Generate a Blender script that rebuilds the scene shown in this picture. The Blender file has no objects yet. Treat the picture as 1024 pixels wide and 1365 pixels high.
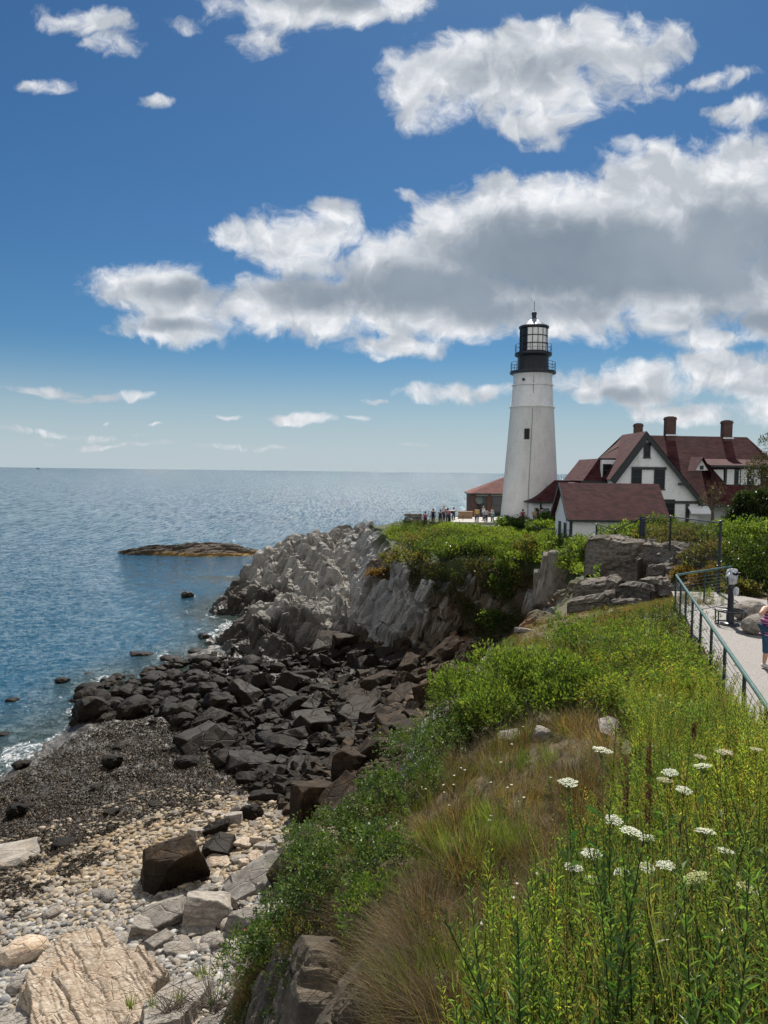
SUN_E, SKY_S, EXPO = 5.0, .05, .45
CLOUD_LO, CLOUD_HI, CLOUD_D1, CLOUD_D2 = (9.0, 9.6, 10.4), (14.4, 14.5, 14.7), (3.2, 4.0, 4.9), (4.9, 5.7, 6.6)
SEA_A, SEA_B, SEA_C = 1.0, 2.0, 2.4
import bpy, bmesh, math, random
import numpy as np
from mathutils import Vector, Matrix
R = math.radians
rng = np.random.default_rng(11)
random.seed(5)
scene = bpy.context.scene
col = scene.collection
# ------------------------------------------------------------------ camera
EYE = np.array([0., 0., 18.])
FPX, CX, CY = 986.0, 512.0, 682.5
PITCH, ROLL = R(-3.117), R(0.705)
fwd = np.array([0, math.cos(PITCH), math.sin(PITCH)])
up0 = np.array([0, -math.sin(PITCH), math.cos(PITCH)])
rgt0 = np.array([1., 0, 0])
rgt = math.cos(ROLL) * rgt0 + math.sin(ROLL) * up0
upv = math.cos(ROLL) * up0 - math.sin(ROLL) * rgt0
cam = bpy.data.cameras.new('camera')
cam.sensor_fit = 'VERTICAL'; cam.sensor_height = 36; cam.sensor_width = 27
cam.lens = 36 * FPX / 1365; cam.clip_start = 0.05; cam.clip_end = 90000
camo = bpy.data.objects.new('camera', cam); col.objects.link(camo)
m = Matrix.Identity(4)
for i in range(3):
    m[i][0] = rgt[i]; m[i][1] = upv[i]; m[i][2] = -fwd[i]; m[i][3] = EYE[i]
camo.matrix_world = m
scene.camera = camo

def ray(px, py):
    px = np.asarray(px, float); py = np.asarray(py, float)
    return fwd + ((px - CX) / FPX)[..., None] * rgt + ((CY - py) / FPX)[..., None] * upv
def W(px, py, Y):
    """world point on the sight line of a photo pixel at distance Y"""
    d = ray(px, py); return EYE + d * (Y / d[..., 1])[..., None]
def G(px, py, z):
    d = ray(px, py); return EYE + d * ((z - EYE[2]) / d[..., 2])[..., None]

# ------------------------------------------------------------------ noise
def _h(ix, iy, s):
    with np.errstate(over='ignore'):
        h = (ix.astype(np.int64) * 374761393 + iy.astype(np.int64) * 668265263 + int(s) * 1274126177) & 0xffffffff
        h = ((h ^ (h >> 13)) * 1274126177) & 0xffffffff
        h = ((h ^ (h >> 16)) * 2246822519) & 0xffffffff
        h = h ^ (h >> 15)
    return (h & 0xffffff) / float(0xffffff)
def vnoise(x, y, s=0):
    ix = np.floor(x); iy = np.floor(y); fx = x - ix; fy = y - iy
    fx = fx * fx * (3 - 2 * fx); fy = fy * fy * (3 - 2 * fy)
    a = _h(ix, iy, s); b = _h(ix + 1, iy, s); c = _h(ix, iy + 1, s); d = _h(ix + 1, iy + 1, s)
    return (a * (1 - fx) + b * fx) * (1 - fy) + (c * (1 - fx) + d * fx) * fy
def fbm(x, y, o=4, s=0):
    t = 0; a = .5; n = 0
    for k in range(o):
        t = t + a * vnoise(x * 2 ** k + 17.3 * k, y * 2 ** k - 9.1 * k, s + k); n += a; a *= .5
    return t / n
def vor(x, y, s=0):
    """jittered cells: two random values, offset to the cell centre, edge distance"""
    ix = np.floor(x); iy = np.floor(y)
    b1 = np.full(x.shape, 9.); b2 = np.full(x.shape, 9.)
    r1 = np.zeros_like(x); r2 = np.zeros_like(x); r3 = np.zeros_like(x); dx = np.zeros_like(x); dy = np.zeros_like(x)
    for i in (-1, 0, 1):
        for j in (-1, 0, 1):
            cx = ix + i; cy = iy + j
            ox = cx + .1 + .8 * _h(cx, cy, s) - x; oy = cy + .1 + .8 * _h(cx, cy, s + 50) - y
            d = ox * ox + oy * oy
            m = d < b1
            b2 = np.where(m, b1, np.minimum(b2, d))
            b1 = np.where(m, d, b1)
            r1 = np.where(m, _h(cx, cy, s + 90), r1); r2 = np.where(m, _h(cx, cy, s + 130), r2); r3 = np.where(m, _h(cx, cy, s + 170), r3)
            dx = np.where(m, -ox, dx); dy = np.where(m, -oy, dy)
    return r1, r2, r3, dx, dy, np.sqrt(b2) - np.sqrt(b1)
def block(x, y, cell, asp, ang, s, tilt=.7, warp=.25):
    """fractured rock: every cell a tilted facet at its own height; about -1..1"""
    wx = x + warp * cell * (fbm(x / cell, y / cell, 2, s + 7) - .5) * 2; wy = y + warp * cell * (fbm(x / cell + 31, y / cell, 2, s + 9) - .5) * 2
    c, sn = math.cos(ang), math.sin(ang)
    u = (wx * c + wy * sn) / (cell * asp); v = (-wx * sn + wy * c) / cell
    r1, r2, r3, dx, dy, e = vor(u, v, s)
    return (r1 - .5) * 2 + tilt * ((r2 - .5) * dx + (r3 - .5) * dy) * 2 - np.clip(.10 - e, 0, .1) * 3.5, r2, e
def sstep(a, b, x):
    t = np.clip((x - a) / (b - a), 0, 1); return t * t * (3 - 2 * t)
class RBF:
    def __init__(s, P, c=2.5):
        P = np.asarray(P, float); s.p = P[:, :2]; s.c = c; n = len(P)
        A = np.sqrt(((s.p[:, None] - s.p[None]) ** 2).sum(-1) + c * c) + np.eye(n) * -0.3
        M = np.zeros((n + 1, n + 1)); M[:n, :n] = A; M[:n, n] = 1; M[n, :n] = 1
        s.w = np.linalg.solve(M, np.r_[P[:, 2], 0])
    def __call__(s, x, y):
        o = np.zeros(x.shape)
        for i, (a, b) in enumerate(s.p): o += s.w[i] * np.sqrt((x - a) ** 2 + (y - b) ** 2 + s.c ** 2)
        return o + s.w[-1]
def polysd(x, y, poly):
    """signed distance, positive inside, and index of the nearest edge"""
    P = np.asarray(poly, float); n = len(P)
    d = np.full(x.shape, 1e9); ins = np.zeros(x.shape, bool); idx = np.zeros(x.shape, int)
    for i in range(n):
        a = P[i]; b = P[(i + 1) % n]; e = b - a
        t = np.clip(((x - a[0]) * e[0] + (y - a[1]) * e[1]) / (e @ e), 0, 1)
        q = (x - a[0] - t * e[0]) ** 2 + (y - a[1] - t * e[1]) ** 2
        m = q < d; d = np.where(m, q, d); idx = np.where(m, i, idx)
        if b[1] != a[1]:
            c = ((a[1] > y) != (b[1] > y)) & (x < (b[0] - a[0]) * (y - a[1]) / (b[1] - a[1]) + a[0]); ins ^= c
    return np.where(ins, 1, -1) * np.sqrt(d), idx

# ------------------------------------------------------------------ object helpers
def tag(o, label=None, cat=None, group=None, kind=None):
    if label: o['label'] = label
    if cat: o['category'] = cat
    if group: o['group'] = group
    if kind: o['kind'] = kind
    return o
def empty(name, loc=(0, 0, 0), rz=0):
    o = bpy.data.objects.new(name, None); col.objects.link(o); o.location = loc; o.rotation_euler = (0, 0, rz); o.empty_display_size = .2; return o
def npmesh(name, V, F, mat=None, C=None, smooth=False, attrs=None):
    """mesh from numpy arrays: V (n,3), F list of (k,3)/(k,4) index arrays"""
    me = bpy.data.meshes.new(name); V = np.asarray(V, np.float32)
    F = [np.asarray(f, np.int32) for f in (F if isinstance(F, (list, tuple)) else [F]) if len(f)]
    me.vertices.add(len(V)); me.vertices.foreach_set('co', V.ravel())
    tot = np.concatenate([np.full(len(f), f.shape[1], np.int32) for f in F]); idx = np.concatenate([f.ravel() for f in F])
    me.loops.add(len(idx)); me.loops.foreach_set('vertex_index', idx)
    me.polygons.add(len(tot)); st = np.zeros(len(tot), np.int32); st[1:] = np.cumsum(tot)[:-1]
    me.polygons.foreach_set('loop_start', st); me.polygons.foreach_set('loop_total', tot)
    me.polygons.foreach_set('use_smooth', np.full(len(tot), bool(smooth)))
    if C is not None:
        a = me.color_attributes.new('Col', 'FLOAT_COLOR', 'POINT'); C = np.asarray(C, np.float32)
        a.data.foreach_set('color', np.c_[C, np.ones(len(C), np.float32)].astype(np.float32).ravel())
    for k, v in (attrs or {}).items():
        a = me.attributes.new(k, 'FLOAT', 'POINT'); a.data.foreach_set('value', np.asarray(v, np.float32))
    me.update(calc_edges=True); me.validate()
    if mat: me.materials.append(mat)
    return me
def link(name, me, parent=None, loc=None):
    o = bpy.data.objects.new(name, me); col.objects.link(o)
    if parent: o.parent = parent
    if loc is not None: o.location = loc
    return o
class Acc:
    """collects shapes into one mesh"""
    def __init__(s): s.V = []; s.T = []; s.Q = []; s.C = []; s.n = 0
    def add(s, V, T=None, Q=None, C=None):
        V = np.asarray(V, float).reshape(-1, 3)
        s.V.append(V)
        if T is not None and len(T): s.T.append(np.asarray(T) + s.n)
        if Q is not None and len(Q): s.Q.append(np.asarray(Q) + s.n)
        C = np.ones(3) * .5 if C is None else np.asarray(C, float)
        s.C.append(np.broadcast_to(C, (len(V), 3))); s.n += len(V); return s
    def box(s, a, b, rz=0, piv=None, C=None):
        a = np.asarray(a, float); b = np.asarray(b, float)
        V = np.array([[x, y, z] for z in (a[2], b[2]) for y in (a[1], b[1]) for x in (a[0], b[0])])
        if rz:
            p = np.asarray(piv if piv is not None else (a + b) / 2); c, n = math.cos(rz), math.sin(rz); d = V - p
            V = np.c_[d[:, 0] * c - d[:, 1] * n, d[:, 0] * n + d[:, 1] * c, d[:, 2]] + p
        return s.add(V, Q=[[0, 2, 3, 1], [4, 5, 7, 6], [0, 1, 5, 4], [2, 6, 7, 3], [0, 4, 6, 2], [1, 3, 7, 5]], C=C)
    def tube(s, P, r, k=6, C=None, cap=True):
        P = np.asarray(P, float); n = len(P); r = np.broadcast_to(np.asarray(r, float), (n,))
        T = np.gradient(P, axis=0); T /= np.linalg.norm(T, axis=1)[:, None] + 1e-9
        ref = np.array([0, 0, 1.]) if abs(T[0][2]) < .9 else np.array([1., 0, 0])
        A = np.cross(T, ref); A /= np.linalg.norm(A, axis=1)[:, None] + 1e-9; B = np.cross(T, A)
        an = np.arange(k) * 2 * math.pi / k
        V = P[:, None] + r[:, None, None] * (np.cos(an)[None, :, None] * A[:, None] + np.sin(an)[None, :, None] * B[:, None])
        i = np.arange(n - 1)[:, None] * k; j = np.arange(k)[None]; j2 = (j + 1) % k
        Q = np.stack([i + j, i + j2, i + k + j2, i + k + j], -1).reshape(-1, 4)
        s.add(V.reshape(-1, 3), Q=Q, C=C)
        if cap and k > 3:
            if k == 4: return s
            for base in (0, (n - 1) * k):
                c = P[0] if base == 0 else P[-1]
                s.add(np.vstack([V.reshape(-1, 3)[base:base + k], c]), T=[[q, (q + 1) % k, k] for q in range(k)], C=C)
        return s
    def lathe(s, prof, k=32, c=(0, 0, 0), a0=0, a1=2 * math.pi, C=None):
        prof = np.asarray(prof, float); full = abs(a1 - a0 - 2 * math.pi) < 1e-6
        an = np.linspace(a0, a1, k + 1)[:k if full else k + 1]; kk = len(an)
        V = np.stack([prof[:, None, 0] * np.cos(an), prof[:, None, 0] * np.sin(an), np.broadcast_to(prof[:, None, 1], (len(prof), kk))], -1) + np.asarray(c)
        i = np.arange(len(prof) - 1)[:, None] * kk; j = np.arange(kk if full else kk - 1)[None]; j2 = (j + 1) % kk
        Q = np.stack([i + j, i + j2, i + kk + j2, i + kk + j], -1).reshape(-1, 4)
        return s.add(V.reshape(-1, 3), Q=Q, C=C)
    def poly(s, P, thick=None, C=None):
        """flat polygon, optionally a prism pushed along a vector"""
        P = np.asarray(P, float); n = len(P)
        fan = [[0, i, i + 1] for i in range(1, n - 1)]
        if thick is None: return s.add(P, T=fan, C=C)
        Q = P + np.asarray(thick); s.add(np.vstack([P, Q]), T=fan + [[n, n + i + 1, n + i] for i in range(1, n - 1)], Q=[[i, n + i, n + (i + 1) % n, (i + 1) % n] for i in range(n)], C=C)
        return s
    def arrays(s):
        V = np.vstack(s.V); C = np.vstack(s.C)
        T = np.vstack(s.T) if s.T else np.zeros((0, 3), int); Q = np.vstack(s.Q) if s.Q else np.zeros((0, 4), int)
        return V, T, Q, C
    def mesh(s, name, mat=None, smooth=False):
        V, T, Q, C = s.arrays(); return npmesh(name, V, [T, Q], mat, C, smooth)
    def build(s, name, mat=None, parent=None, loc=None, smooth=False): return link(name, s.mesh(name, mat, smooth), parent, loc)

# ------------------------------------------------------------------ materials
class NT:
    def __init__(s, tree): s.t = tree
    def n(s, typ, _in=None, **kw):
        nd = s.t.nodes.new(typ)
        for k, v in kw.items(): setattr(nd, k, v)
        for k, v in (_in or {}).items():
            if isinstance(v, bpy.types.NodeSocket): s.t.links.new(v, nd.inputs[k])
            else: nd.inputs[k].default_value = v
        return nd
    def math(s, op, a, b=None, c=None, clamp=False):
        i = {0: a}
        if b is not None: i[1] = b
        if c is not None: i[2] = c
        nd = s.n('ShaderNodeMath', i, operation=op); nd.use_clamp = clamp; return nd.outputs[0]
    def mix(s, f, a, b, blend='MIX'):
        nd = s.n('ShaderNodeMix', data_type='RGBA', blend_type=blend); nd.clamp_factor = True
        for k, v in ((0, f), (6, a), (7, b)):
            if isinstance(v, bpy.types.NodeSocket): s.t.links.new(v, nd.inputs[k])
            else: nd.inputs[k].default_value = v if k == 0 else (tuple(v) + (1,))[:4]
        return nd.outputs[2]
    def noise(s, vec, scale, detail=4, rough=.55, dist=0, out='Fac'):
        return s.n('ShaderNodeTexNoise', {'Vector': vec, 'Scale': scale, 'Detail': detail, 'Roughness': rough, 'Distortion': dist}).outputs[out]
    def ramp(s, f, a, b, clamp=True):
        return s.n('ShaderNodeMapRange', {0: f, 1: a, 2: b, 3: 0., 4: 1.}, clamp=clamp).outputs[0]
    def scalev(s, v, sc): return s.n('ShaderNodeVectorMath', {0: v, 1: sc}, operation='MULTIPLY').outputs[0]
def newmat(name):
    m = bpy.data.materials.new(name); m.use_nodes = True; t = m.node_tree
    b = t.nodes['Principled BSDF']; return m, NT(t), b
def mat_simple(name, c, rough=.6, metal=0., var=.15, scale=6., bump=.0, bscale=40., spec=.5, dirt=None):
    """paint / metal / cloth with a little unevenness"""
    m, t, b = newmat(name)
    g = t.n('ShaderNodeNewGeometry').outputs['Position']
    f = t.noise(g, scale, 5, .6)
    c2 = tuple(max(0, x * (1 - var)) for x in c); c3 = tuple(min(1, x * (1 + var)) for x in c)
    cc = t.mix(t.ramp(f, .3, .7), c2, c3)
    if dirt:
        cc = t.mix(t.math('MULTIPLY', t.ramp(t.noise(t.scalev(g, (1.2, 1.2, .25)), 2.2, 6, .65), .5, .75), dirt[3]), cc, dirt[:3])
    t.t.links.new(cc, b.inputs['Base Color'])
    b.inputs['Roughness'].default_value = rough; b.inputs['Metallic'].default_value = metal; b.inputs['Specular IOR Level'].default_value = spec
    if bump:
        bn = t.n('ShaderNodeBump', {'Height': t.noise(g, bscale, 4, .6), 'Strength': bump, 'Distance': .02}); t.t.links.new(bn.outputs[0], b.inputs['Normal'])
    return m
def mat_leaf(name, trans=.35, rough=.5, tint=(1, 1, 1)):
    m, t, b = newmat(name)
    a = t.n('ShaderNodeAttribute', attribute_name='Col').outputs['Color']
    a = t.mix(1., a, tint, 'MULTIPLY')
    g = t.n('ShaderNodeNewGeometry').outputs['Position']
    a = t.mix(t.ramp(t.noise(g, 22., 2), .35, .7), t.mix(1., a, (.82, .86, .8), 'MULTIPLY'), a)
    t.t.links.new(a, b.inputs['Base Color']); b.inputs['Roughness'].default_value = rough; b.inputs['Specular IOR Level'].default_value = .35
    tr = t.n('ShaderNodeBsdfTranslucent'); t.t.links.new(t.mix(1., a, (1.5, 1.45, .7), 'MULTIPLY'), tr.inputs['Color'])
    mx = t.n('ShaderNodeMixShader', {0: trans}); t.t.links.new(b.outputs[0], mx.inputs[1]); t.t.links.new(tr.outputs[0], mx.inputs[2])
    t.t.links.new(mx.outputs[0], t.t.nodes['Material Output'].inputs['Surface']); return m
# ------------------------------------------------------------------ sun, sky and clouds
SUN_EL, SUN_AZ = R(50), R(10)
sun = bpy.data.lights.new('sun', 'SUN'); sun.energy = SUN_E; sun.angle = R(.53); sun.color = (1, .95, .87)
suno = bpy.data.objects.new('sun', sun); col.objects.link(suno)
sd = Vector((math.sin(SUN_AZ) * math.cos(SUN_EL), math.cos(SUN_AZ) * math.cos(SUN_EL), math.sin(SUN_EL)))
suno.rotation_euler = sd.to_track_quat('Z', 'Y').to_euler(); suno.location = (0, 0, 60)
world = bpy.data.worlds.new('World'); scene.world = world; world.use_nodes = True
wt = NT(world.node_tree); bg = world.node_tree.nodes['Background']
sky = wt.n('ShaderNodeTexSky', sky_type='NISHITA', sun_disc=False, sun_elevation=SUN_EL, sun_rotation=SUN_AZ, air_density=1.0, dust_density=.3, ozone_density=1.6, altitude=0)
bg.inputs['Strength'].default_value = SKY_S
skyc = wt.n('ShaderNodeHueSaturation', {'Color': sky.outputs[0], 'Saturation': 1.12, 'Value': 1.0}).outputs[0]
dirn = wt.n('ShaderNodeTexCoord').outputs['Generated']
skyc = wt.mix(1., skyc, (.42, .70, .90), 'MULTIPLY')
sx = wt.n('ShaderNodeSeparateXYZ', {0: dirn})
skyc = wt.mix(wt.n('ShaderNodeMapRange', {0: sx.outputs[2], 1: .0, 2: .17, 3: .9, 4: 0.}, interpolation_type='SMOOTHSTEP').outputs[0], skyc, (7.4, 8.6, 9.4))
yy = wt.math('MAXIMUM', sx.outputs[1], .05)
uv = wt.n('ShaderNodeCombineXYZ', {0: wt.math('DIVIDE', sx.outputs[0], yy), 1: wt.math('DIVIDE', sx.outputs[2], yy), 2: 0.}).outputs[0]
def warp(v, sc, amp, off):
    nz = wt.n('ShaderNodeTexNoise', {'Vector': wt.n('ShaderNodeVectorMath', {0: v, 1: (off, off * .7, 0)}, operation='ADD').outputs[0], 'Scale': sc, 'Detail': 3, 'Roughness': .55}).outputs['Color']
    d = wt.n('ShaderNodeVectorMath', {0: nz, 1: (.5, .5, .5)}, operation='SUBTRACT').outputs[0]
    d = wt.n('ShaderNodeVectorMath', {0: d, 1: (amp, amp * .48, 0)}, operation='MULTIPLY').outputs[0]
    return wt.n('ShaderNodeVectorMath', {0: v, 1: d}, operation='ADD').outputs[0]
uvw = warp(warp(uv, 7., .10, 0), 26., .035, 3.3)
uvs = warp(uv, 9., .10, 5.1)
def uvof(px, py):
    d = ray(px, py); return d[0] / d[1], d[2] / d[1]
def blobs(vec, L):
    acc = None
    for px, py, rx, ry, w in L:
        u, v = uvof(px, py)
        mp = wt.n('ShaderNodeMapping', {'Vector': vec, 'Location': (u, v, 0), 'Rotation': (0, 0, -ROLL), 'Scale': (rx / FPX, ry / FPX, 1)}, vector_type='TEXTURE').outputs[0]
        d = wt.n('ShaderNodeVectorMath', {0: mp, 1: mp}, operation='DOT_PRODUCT').outputs['Value']
        f = wt.math('MULTIPLY_ADD', d, -w, w)
        acc = f if acc is None else wt.n('ShaderNodeMath', {0: acc, 1: f, 2: .25}, operation='SMOOTH_MAX').outputs[0]
    return acc
CL = [(220,392,105,46,1),(225,440,90,28,.9),(330,312,75,26,.8),(395,325,95,55,1),(440,290,45,28,.8),(400,410,180,52,1),(560,385,170,80,1.25),(600,315,75,50,1),(660,275,90,55,1),(760,320,200,100,1.4),(900,295,190,110,1.4),(850,370,220,70,1.2),(1010,260,150,105,1.1),(700,405,210,55,1.2),(880,400,200,62,1),(1060,400,170,75,1),(530,466,80,20,.9),(950,455,100,18,.8),(495,482,22,8,.6),(1200,300,230,170,1.1),
 (690,95,150,66,1.15),(705,110,95,40,1),(800,65,100,52,.9),(605,108,110,50,1.),(625,140,75,34,.8),(560,150,40,34,.7),(725,48,70,38,.9),(715,160,75,24,.7),(880,55,40,30,.6),(735,185,36,14,.5),(530,95,40,22,.6),(850,115,50,18,.5),
 (410,12,150,32,.9),(520,5,60,24,.8),(350,45,40,26,.5),(95,25,85,22,.7),(150,62,42,24,.7),(55,115,42,14,.6),(205,132,32,10,.5),(245,30,28,12,.4),
 (965,100,55,18,.7),(995,150,62,24,.8),(840,192,42,13,.5),(1010,205,60,25,.7),(540,262,22,9,.3),
 (840,512,120,34,.9),(985,500,110,42,1),(930,548,140,18,.8),(585,525,60,16,.9),(670,522,45,12,.7),(1080,530,100,40,1),
 (408,556,56,9,.8),(55,519,40,7,.45),(125,527,34,5,.4),(170,526,26,6,.5),(496,533,22,5,.6),(310,556,14,4,.5),(220,567,16,4,.5),(90,577,110,5,.3),(170,592,100,4,.25),(320,596,70,4,.25),(470,553,18,4,.5),(150,559,12,3,.4),(545,595,30,4,.4)]
DK = [(800,352,285,74,1.2),(575,385,165,44,1.),(690,330,120,50,.8),(420,395,120,30,.75),(250,388,95,22,.7),(990,330,140,85,1.1),(235,437,80,13,.7),(700,88,110,30,.55),(820,528,110,12,.5),(980,425,150,26,.7),(420,0,110,18,.6),(690,415,150,25,.75),(980,520,90,10,.4),(1200,300,220,150,1)]
fb = wt.noise(uvw, 16., 9, .62)
fb2 = wt.noise(uvs, 5., 5, .5)
M = blobs(uvw, CL)
M = wt.math('MAXIMUM', M, -1.2)
dens = wt.math('ADD', M, wt.math('MULTIPLY_ADD', fb, 2.7, -1.4))
dens = wt.math('ADD', dens, wt.math('MULTIPLY_ADD', fb2, .8, -.4))
alpha = wt.n('ShaderNodeMapRange', {0: dens, 1: -.06, 2: .70, 3: 0., 4: 1.}, interpolation_type='SMOOTHSTEP').outputs[0]
dk = blobs(uvs, DK)
dkn = wt.math('ADD', wt.math('MAXIMUM', dk, -.6), wt.math('MULTIPLY_ADD', wt.noise(uvw, 11., 7, .6), 1.5, -.75))
dkn = wt.math('ADD', dkn, wt.math('MULTIPLY_ADD', dens, .22, -.18))
dkf = wt.n('ShaderNodeMapRange', {0: dkn, 1: -.15, 2: .95, 3: 0., 4: 1.}, interpolation_type='SMOOTHSTEP').outputs[0]
puff = wt.ramp(wt.noise(uvw, 34., 6, .6), .3, .7)
# billows: the side of every puff towards the sun is brighter than the side away from it
up_ = wt.n('ShaderNodeVectorMath', {0: uvw, 1: (.004, .022, 0)}, operation='ADD').outputs[0]
rel = wt.math('SUBTRACT', wt.noise(uvw, 13., 5, .5), wt.noise(up_, 13., 5, .5))
white = wt.mix(wt.ramp(rel, -.10, .07), tuple(v * .86 for v in CLOUD_LO), wt.mix(puff, CLOUD_LO, CLOUD_HI))
ccol = wt.mix(dkf, white, wt.mix(wt.ramp(fb2, .3, .7), CLOUD_D1, CLOUD_D2))
front = wt.math('GREATER_THAN', sx.outputs[1], .06)
al = wt.math('MULTIPLY', wt.math('MULTIPLY', alpha, front), .97)
final = wt.mix(al, skyc, ccol)
# added unseen bright cloud behind the viewer: neutral fill for the shaded sides
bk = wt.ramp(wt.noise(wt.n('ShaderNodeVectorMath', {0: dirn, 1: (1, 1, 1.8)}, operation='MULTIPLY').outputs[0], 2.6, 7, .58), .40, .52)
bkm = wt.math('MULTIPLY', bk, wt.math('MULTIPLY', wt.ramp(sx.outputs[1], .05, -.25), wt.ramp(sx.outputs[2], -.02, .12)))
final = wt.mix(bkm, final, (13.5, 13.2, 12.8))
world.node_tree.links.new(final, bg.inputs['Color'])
world.cycles.sampling_method = 'MANUAL'; world.cycles.sample_map_resolution = 512
vs = scene.view_settings; vs.view_transform = 'Standard'; vs.look = 'None'; vs.gamma = 1; vs.use_curve_mapping = False; vs.exposure = EXPO
scene.cycles.max_bounces = 6; scene.cycles.diffuse_bounces = 3; scene.cycles.glossy_bounces = 3; scene.cycles.transmission_bounces = 4; scene.cycles.transparent_max_bounces = 6
scene.cycles.sample_clamp_indirect = 4; scene.cycles.use_denoising = True
try: scene.cycles.denoiser = 'OPENIMAGEDENOISE'
except Exception: pass
# ------------------------------------------------------------------ the lie of the land
def PY(L): return [tuple(W(a, b, Y)) for a, b, Y in L]
def PZ(L): return [tuple(G(a, b, z)) for a, b, z in L]
LOWER = RBF(PZ([(0,1030,0),(30,1014,0),(60,1000,0),(95,965,0),(150,908,0),(235,882,0),(280,855,0),(292,800,0.1),(308,768,0.2),
  (0,1120,.8),(0,1200,1.3),(100,1060,.7),(180,960,.7),(200,1000,.8),(200,1080,1.2),(330,960,1.2),(330,1040,1.3),(260,910,.6),
  (100,1140,1.5),(300,1090,1.7),(100,1200,1.9),(250,1200,2.2),(100,1280,2.4),(300,1250,2.8),(0,1340,2.6),(200,1320,2.9),
  (400,900,1.3),(340,890,.7),(450,1000,2),(500,900,2.5),(500,1000,3),(600,880,4),(440,1080,2.9),(560,930,3.5),(620,890,4.4),(400,960,1.7)])
  + PY([(530,705,82),(500,701,90),(440,702,95),(380,718,98),(345,740,100),(322,770,99),(350,800,88),(430,770,82),(400,760,88),(480,740,78),(500,770,70),(522,760,67),
  (470,700,93),(410,712,97),(365,822,82.5),(415,812,79.5),(330,812,88.5),(455,795,76.5),(395,776,76.5),(350,798,77.5),(440,790,72.5),(480,815,68),(420,850,67),(345,862,70),(500,850,65.7),(560,872,59.5)])
  + [(-40,40,-3),(-30,60,-2.2),(-34,90,-3),(-60,60,-5),(-60,110,-6),(-10,116,-1),(2,112,4),(-26,112,-3),(-30,103,-2.5),(-45,28,-3),(-30,34,-1.6),
     (0,20,4.2),(-4,12,4.2),(3,30,4.6),(6,45,5),(-4,4,4.4),(-15,15,2.6),(-12,5,3.2),(12,50,6),(14,60,8),(8,70,8),(20,90,9),(40,60,8),(10,10,5),(30,30,6),(4,100,8.5),(40,120,2),(-24,46,-.6),(-22,56,-.8),(-20,66,-.8),(-19,76,-.7)], 2.5)
UPPER = RBF([(0,-6,16.5),(0,0,16.4),(-2,1,15.6),(1,2.5,15.65),(3,3,15.6),(6,3,15.4),(1,5,14.7),(3,6,14.75),(1.2,8.5,13.7),(4,10,14.1),(4,12,13.75),(6,9,13.9),(7,14,13.65),(10,24,13.65),(8,17,13.65),(12,26,13.65),(14,20,13.65),(10,12,13.65),(9,7,13.9),
  (-1.2,8,12.4),(.2,9,12.95),(0,4,14.4)] + PZ([(800,975,13.95),(900,800,13.6),(690,995,13.3)]) + [tuple(W(750,832,29.5)-[0,0,.4]),tuple(W(800,803,33)-[0,0,.3]),tuple(W(640,890,25)-[0,0,.4]),tuple(W(560,1015,16)-[0,0,.4]),tuple(W(470,1095,12)-[0,0,.4]),
  (12,28,13.2),(12,32,12.3),(9.5,36,11.0),(12,40,11.6),(14,36,12.1),(16.5,36,13.0),(18,41,13.2),(22,30,13.8),(16,45,12.7),(13,50,11.4),(19,50,13.0),(28,42,13.9),(24,60,12.5),(16,58,12.3),(14.4,62,12.4),(12,62,11.2),
  (7,63,10.8),(2,66,10.0),(10,66,11.7),(5,72,11.8),(12,74,12.5),(2,76,11.2),(8,82,12.7),(17,86,12.6),(26,72,12.4),(40,80,12.4),(3,88,12.2),(0,95,11),(20,100,12.3),(40,110,12)], 3.0)
LAND = [(.6,-14),(-.9,1.5),(.1,4.2),(.3,6),(.4,7.2),(-.1,9),(-.75,11),(-.4,13),(.8,16),(3.2,25),(5.4,32),(8.2,37.5),(11,43.5),(13.2,50),(13.2,55),(11,59.4),(8,61),(4,62.2),(1.4,65),(.5,70),(.2,78),(-1.5,86),(-2,95),(3,106),(30,116),(70,116),(70,-14)]
CW = [4,4.5,5,5,4.5,4.5,4.5,4,3.5,3,3,3.5,3.5,3,2.6,2.6,2.2,2.2,2.4,2.4,2.5,2.5,3,4,4,4,4]      # how far each stretch of cliff leans out
CW = np.array(CW, float)
LEDGE = [tuple(W(a, b, Y)[:2]) for a, b, Y in [(535,700,84),(440,698,97),(340,735,104),(290,780,104),(280,800,99),(270,860,76),(330,880,67),(430,868,66),(500,862,64),(560,878,58.5),(640,862,58),(600,740,62)]]
FIELD = [tuple(G(a, b, 1.5)[:2]) for a, b in [(262,880),(480,858),(640,868),(640,930),(560,1010),(470,1120),(400,1130),(330,1070),(240,960),(90,985),(90,930),(150,900)]]
PEB = [tuple(G(a, b, 2)[:2]) for a, b in [(-60,1200),(60,1140),(200,1080),(300,1052),(380,1060),(470,1120),(430,1400),(-80,1420)]]
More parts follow.
